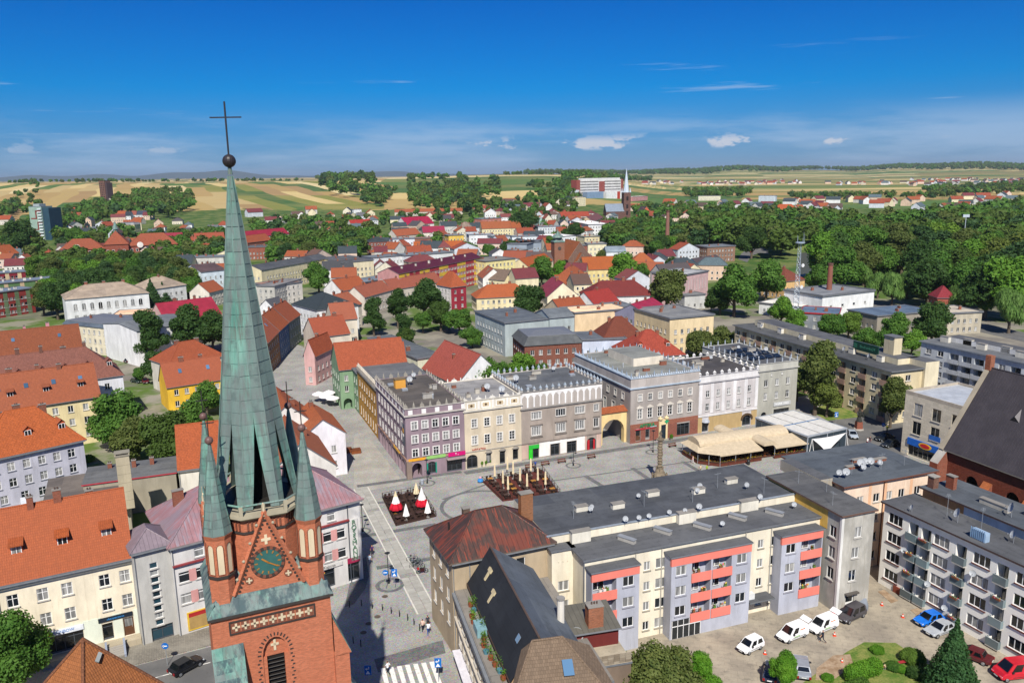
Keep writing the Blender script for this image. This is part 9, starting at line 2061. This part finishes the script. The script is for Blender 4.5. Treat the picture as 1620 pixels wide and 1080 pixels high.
car('dark grey people carrier by the stucco house',(1365,968),(1326,987),'#4a474a','mpv',GC); car('bright blue hatchback by the white panel block',(1488,980),(1450,990),'#1a6fd0','hatch',GC); car('silver coupe beside the blue hatchback',(1510,992),(1464,1008),'#a9adb0','sedan',GC); car('dark red car half hidden behind the conifer',(1552,1046),(1520,1034),'#5a1f22','sedan',GC); car('red van at the bottom right corner',(1632,1066),(1580,1072),'#c0202e','bigvan',GC); car('silver estate car parked pointing away',(1271,1076),(1266,1046),'#8d9298','sedan',GC); car('dark blue car behind the bright shrub tree',(1217,1085),(1222,1052),'#333a4c','hatch',GC)
car('black hatchback driving on the church street',(274,1070),(316,1047),'#15171a','hatch'); car('white delivery van in the yard behind the orange roofs',(42,800),(44,820),'#dcdfe0','bigvan')
GP = 'cars beside the glass pavilion'
car('silver car beside the glass pavilion',(1342,684),(1354,698),'#a9b2ba','sedan',GP); car('dark car in the shade by the sandstone building',(1412,694),(1386,698),'#1d2024','sedan',GP); car('black car behind the dark car in the shade',(1420,704),(1396,708),'#22262b','hatch',GP)
GY = 'cars in the grass yard'
car('dark car on the grass yard below the white wall',(198,575),(213,570),'#23272c','hatch',GY); car('dark green car in the grass yard beside the red one',(211,604),(222,606),'#24352c','hatch',GY); car('dark red car in the grass yard under the tree',(226,603),(233,608),'#5a1a1e','hatch',GY)
car('red car on the distant ring road',(1186,402),(1192,398),'#b8202a','hatch')
p = P(1362,952); t = thing('covered_car','car under a grey dust cover beside the peach house','car',(p.x,p.y,.01),R_(70),GC); b = MB(); m = paint('#7d838c',.8); n = 10; pr = [(-2.1,.05,.3),(-2.05,.75,.75),(-1.3,.95,.86),(-.7,1.42,.72),(.8,1.45,.72),(1.5,1.0,.85),(2.0,.8,.75),(2.1,.05,.4)]
for (x0,h0,w0),(x1,h1,w1) in zip(pr,pr[1:]):
 A = [Vector((x0,w0*math.cos(math.pi*k/n),h0*math.sin(math.pi*k/n)**.6)) for k in range(n+1)]; B = [Vector((x1,w1*math.cos(math.pi*k/n),h1*math.sin(math.pi*k/n)**.6)) for k in range(n+1)]
 for k in range(n): b.poly([A[k],B[k],B[k+1],A[k+1]],m)
b.build('cover',t)
# cones
for i,(x,y) in enumerate(((1210,1034),(1320,1005),(1318,969),(1395,957),(1428,976),(1332,1047))):
 p = P(x,y); t = thing('traffic_cone',None,'cone',p); b = MB(); O_ = paint('#d8431f'); b.box(-.2,.2,-.2,.2,0,.04,O_); b.frustum(10,.15,.04,.04,.55,O_); b.build('cone_body',t); b = MB(); b.frustum(10,.115,.22,.085,.36,WHITE()); b.build('white_band',t); queue(t,'orange traffic cone','in the courtyard')
# bicycles and a scooter
def bike(x,y,rz,label,moto=False):
 p = P(x,y); t = thing('motorbike' if moto else 'bicycle',label,'motorbike' if moto else 'bicycle',p,R_(rz),'bicycles and motorbike in the street'); m = paint('#22262a' if moto else '#5d6468'); r = .34
 for sx in (-.55,.55):
  b = MB(); n = 14
  for k in range(n): a0,a1 = 2*math.pi*k/n,2*math.pi*(k+1)/n; b.tube((sx+r*math.cos(a0),0,r+r*math.sin(a0)),(sx+r*math.cos(a1),0,r+r*math.sin(a1)),.05 if moto else .03,.05 if moto else .03,5,paint('#1a1a1b'),False)
  b.build('wheel',t)
 b = MB(); k = .05 if moto else .025
 for a,q in (((-.55,0,r),(-.1,0,r)),((-.1,0,r),(.35,0,.75)),((-.55,0,r),(-.2,0,.8)),((-.1,0,r),(-.2,0,.8)),((-.2,0,.75),(.35,0,.78)),((.55,0,r),(.38,0,.95))): b.tube(a,q,k,k,5,m)
 b.build('frame',t); b = MB(); b.tube((.36,-.28,1.0),(.36,.28,1.0),.025,.025,5,m); b.build('handlebar',t); b = MB(); b.box(-.35,-.05,-.1,.1,.82,.9,paint('#161616')); b.build('saddle',t)
 if moto: b = MB(); b.box(-.3,.35,-.16,.16,.35,.78,paint('#3a1a1c')); b.build('engine',t); b = MB(); b.box(-.75,-.45,-.15,.15,.7,.95,paint('#a81c20')); b.build('rear_box',t)
for i,(x,y,rz) in enumerate(((652,886,20),(657,890,30),(660,894,25),(663,898,15),(656,896,35))): bike(x,y,rz,['bicycle at the far end of the parked row','bicycle second in the parked row','bicycle in the middle of the parked row','bicycle next to the motorbike','bicycle leaning toward the stripe'][i])
bike(668,906,18,'dark motorbike with red rear box at the end of the bicycles',True)
# ---- people: one continuous skinned body per pose
def person_mesh(pose):
 sw = {'walk': .32,'stand': .05,'stride': .45}[pose]
 J = {'pel': (0,0,.95),'spn': (0,0,1.18),'chs': (0,0,1.38),'nck': (0,0,1.52),'hd': (0,.03,1.62),'top': (0,.02,1.76),'lh': (.1,0,.9),'lk': (.11,sw*.55,.5),'la': (.11,sw*.5,.09),'lt': (.11,sw*.5+.17,.04),'rh': (-.1,0,.9),'rk': (-.11,-sw*.2,.5),'ra': (-.11,-sw,.13),'rt': (-.11,-sw+.16,.04),'ls': (.19,0,1.42),'le': (.24,-sw*.4,1.15),'lw': (.25,-sw*.25+.08,.9),'lf': (.25,-sw*.2+.12,.8),'rs': (-.19,0,1.42),'re': (-.24,sw*.45,1.16),'rw': (-.24,sw*.6+.08,.92),'rf': (-.24,sw*.6+.13,.82)}
 rad = {'pel': .15,'spn': .14,'chs': .16,'nck': .06,'hd': .095,'top': .07,'lh': .1,'rh': .1,'lk': .065,'rk': .065,'la': .045,'ra': .045,'lt': .04,'rt': .04,'ls': .065,'rs': .065,'le': .048,'re': .048,'lw': .035,'rw': .035,'lf': .03,'rf': .03}
 E = [('pel','spn'),('spn','chs'),('chs','nck'),('nck','hd'),('hd','top'),('pel','lh'),('lh','lk'),('lk','la'),('la','lt'),('pel','rh'),('rh','rk'),('rk','ra'),('ra','rt'),('chs','ls'),('ls','le'),('le','lw'),('lw','lf'),('chs','rs'),('rs','re'),('re','rw'),('rw','rf')]
 K = list(J); me = bpy.data.meshes.new('sk'); me.from_pydata([J[k] for k in K],[(K.index(a),K.index(b)) for a,b in E],[]); o = bpy.data.objects.new('sk',me); COL.objects.link(o); o.modifiers.new('s','SKIN'); o.modifiers.new('u','SUBSURF').levels = 1
 for i,k in enumerate(K): d = me.skin_vertices[0].data[i]; d.radius = (rad[k],rad[k]); d.use_root = k == 'pel'
 dg = bpy.context.evaluated_depsgraph_get(); dg.update(); out = bpy.data.meshes.new_from_object(o.evaluated_get(dg)); bpy.data.objects.remove(o); bpy.data.meshes.remove(me); out.name = 'body'
 out.materials.clear()
 for i in range(4): out.materials.append(None)
 for p in out.polygons:
  c = p.center
  p.material_index = 3 if (c.z > 1.66 or (c.z > 1.58 and c.y < -.02)) else (2 if (c.z > 1.5 or (abs(c.x) > .2 and c.z < 1.2) or c.z < .1) else (0 if c.z > .93 else 1)); p.use_smooth = True
 return out
PM = {k: person_mesh(k) for k in ('walk','stand','stride')}
def person(x,y,face,shirt,legs,label,pose='walk',hair='#3a2a1e',s=1.0):
 p = P(x,y); o = link('person',PM[pose],None,(p.x,p.y,.02),R_(face)); o.scale = (s,)*3; tag(o,label,'person','people in the town')
 for i,hx in enumerate((shirt,legs,'#c08a6c',hair)): o.material_slots[i].link = 'OBJECT'; o.material_slots[i].material = paint(hx,.8)
person(614,1066,60,'#e8e8ea','#23252a','person in white shirt and dark trousers striding over the zebra crossing','stride')
person(669,998,20,'#d8b8a8','#26262a','person in pale top walking on the slab stripe end','walk'); person(678,1003,10,'#dfe2ea','#2a4a8a','person in white shirt and blue shorts carrying a bag near the bollards','stride'); person(677,992,30,'#3a3a42','#26262a','person in dark clothes beside the blue shorts walker','walk')
person(585,893,-160,'#c9d8e8','#5a6a8a','person in light blue clothes by the shop building corner','walk'); person(589,878,-170,'#4a2c5a','#2a2030','person in purple dress by the shop building corner','stand','#c08a4a')
person(1301,1016,80,'#1d2436','#1d2436','person in dark overalls standing by the white service van','stride')
person(1108,748,30,'#c9b89a','#7a6a5a','person in beige clothes on the square near the column','walk'); person(1118,748,200,'#8fae3a','#3a4a3a','person in green top on the square near the column','stand'); person(1096,733,90,'#e0b8b0','#d8d0d0','person in pink top crossing the square alone','walk')
person(1372,704,40,'#ececec','#8a2a3a','person in white shirt near the shade sail','stand'); person(1376,702,140,'#3a3a40','#6a4a5a','person in dark top near the shade sail','stand'); person(1403,684,200,'#d8e02a','#2a2a2e','person in yellow vest by the round blue sign','stand'); person(847,741,0,'#2a4a8a','#2a2a3a','person in blue standing by the bench near the cream parasols','stand')
# waste bins, advert boxes
for x,y,hx,lab in ((668,766,'#9aa0a8','grey waste bin by the lamp before the mauve house'),(1060,763,'#1f6a4a','green waste bin beside the column'),(1140,750,'#1f5a3a','green container on the square'),(907,787,'#1f5a4a','green bin behind the block'),(1184,735,'#2a2a2c','black waste bin in front of the tent')):
 p = P(x,y); t = thing('waste_bin',lab,'bin',p,GA); b = MB(); b.frustum(10,.28,.05,.34,.95,paint(hx)); b.build('bin_body',t); b = MB(); b.frustum(10,.37,.95,.3,1.05,paint(hx,.4)); b.build('rim',t)
for x,y,lab in ((563,716,'brown timber planter box in the side street'),(549,715,'brown timber planter box by the white house')):
 p = P(x,y); t = thing('planter_box',lab,'planter',p,R_(20)); b = MB(); b.box(-1.0,1.0,-.8,.8,0,.75,paint('#7d4524',.8)); b.build('box',t); b = MB(); b.box(-1.05,1.05,-.85,.85,.75,.85,paint('#6a3a20',.8)); b.build('rim',t)
for x,y,lab in ((760,763,'blue toy ride beside the brown deck'),):
 p = P(x,y); t = thing('ride_toy',lab,'toy',p); b = MB(); b.lathe([(0,.9),(.5,.7),(.6,.35),(.3,.05)],10,paint('#3a86c8')); b.build('toy_body',t); b = MB(); b.lathe([(0,1.3),(.2,1.2),(.25,.95),(.1,.8)],8,paint('#d8a0b0')); b.build('toy_head',t)
# garden bench planks
for x,y,hx,lab in ((1388,1060,'#8a2f32','red plank bench in the garden, left one'),(1407,1056,'#c8b48a','pale and green plank bench in the garden'),(1428,1051,'#a03236','red plank bench in the garden, right one')):
 p = P(x,y); t = thing('garden_bench',lab,'bench',p,R_(15)); b = MB(); b.box(-.9,.9,-.2,.2,.4,.46,paint(hx)); b.build('seat',t)
 for sx in (-.7,.7): b = MB(); b.box(sx-.06,sx+.06,-.18,.18,.05,.4,plaster('#8a857c')); b.build('leg',t)
number_all()
# ---------------------------------------------------------------- air
hz = MB(); hz.box(-23500,23500,-23500,23500,-60,215,None); hm_ = bpy.data.materials.new('haze'); hm_.use_nodes = True; hn = hm_.node_tree; hn.nodes.clear(); ho = hn.nodes.new('ShaderNodeOutputMaterial'); hv = hn.nodes.new('ShaderNodeVolumePrincipled'); hv.inputs['Color'].default_value = (.82,.91,1,1); hv.inputs['Density'].default_value = 4.2e-5; hv.inputs['Anisotropy'].default_value = .25; hn.links.new(hv.outputs[0],ho.inputs['Volume'])
hz.m = [hm_]*6; tag(hz.build('haze'),'thin blue air over the whole landscape','haze',kind='stuff')
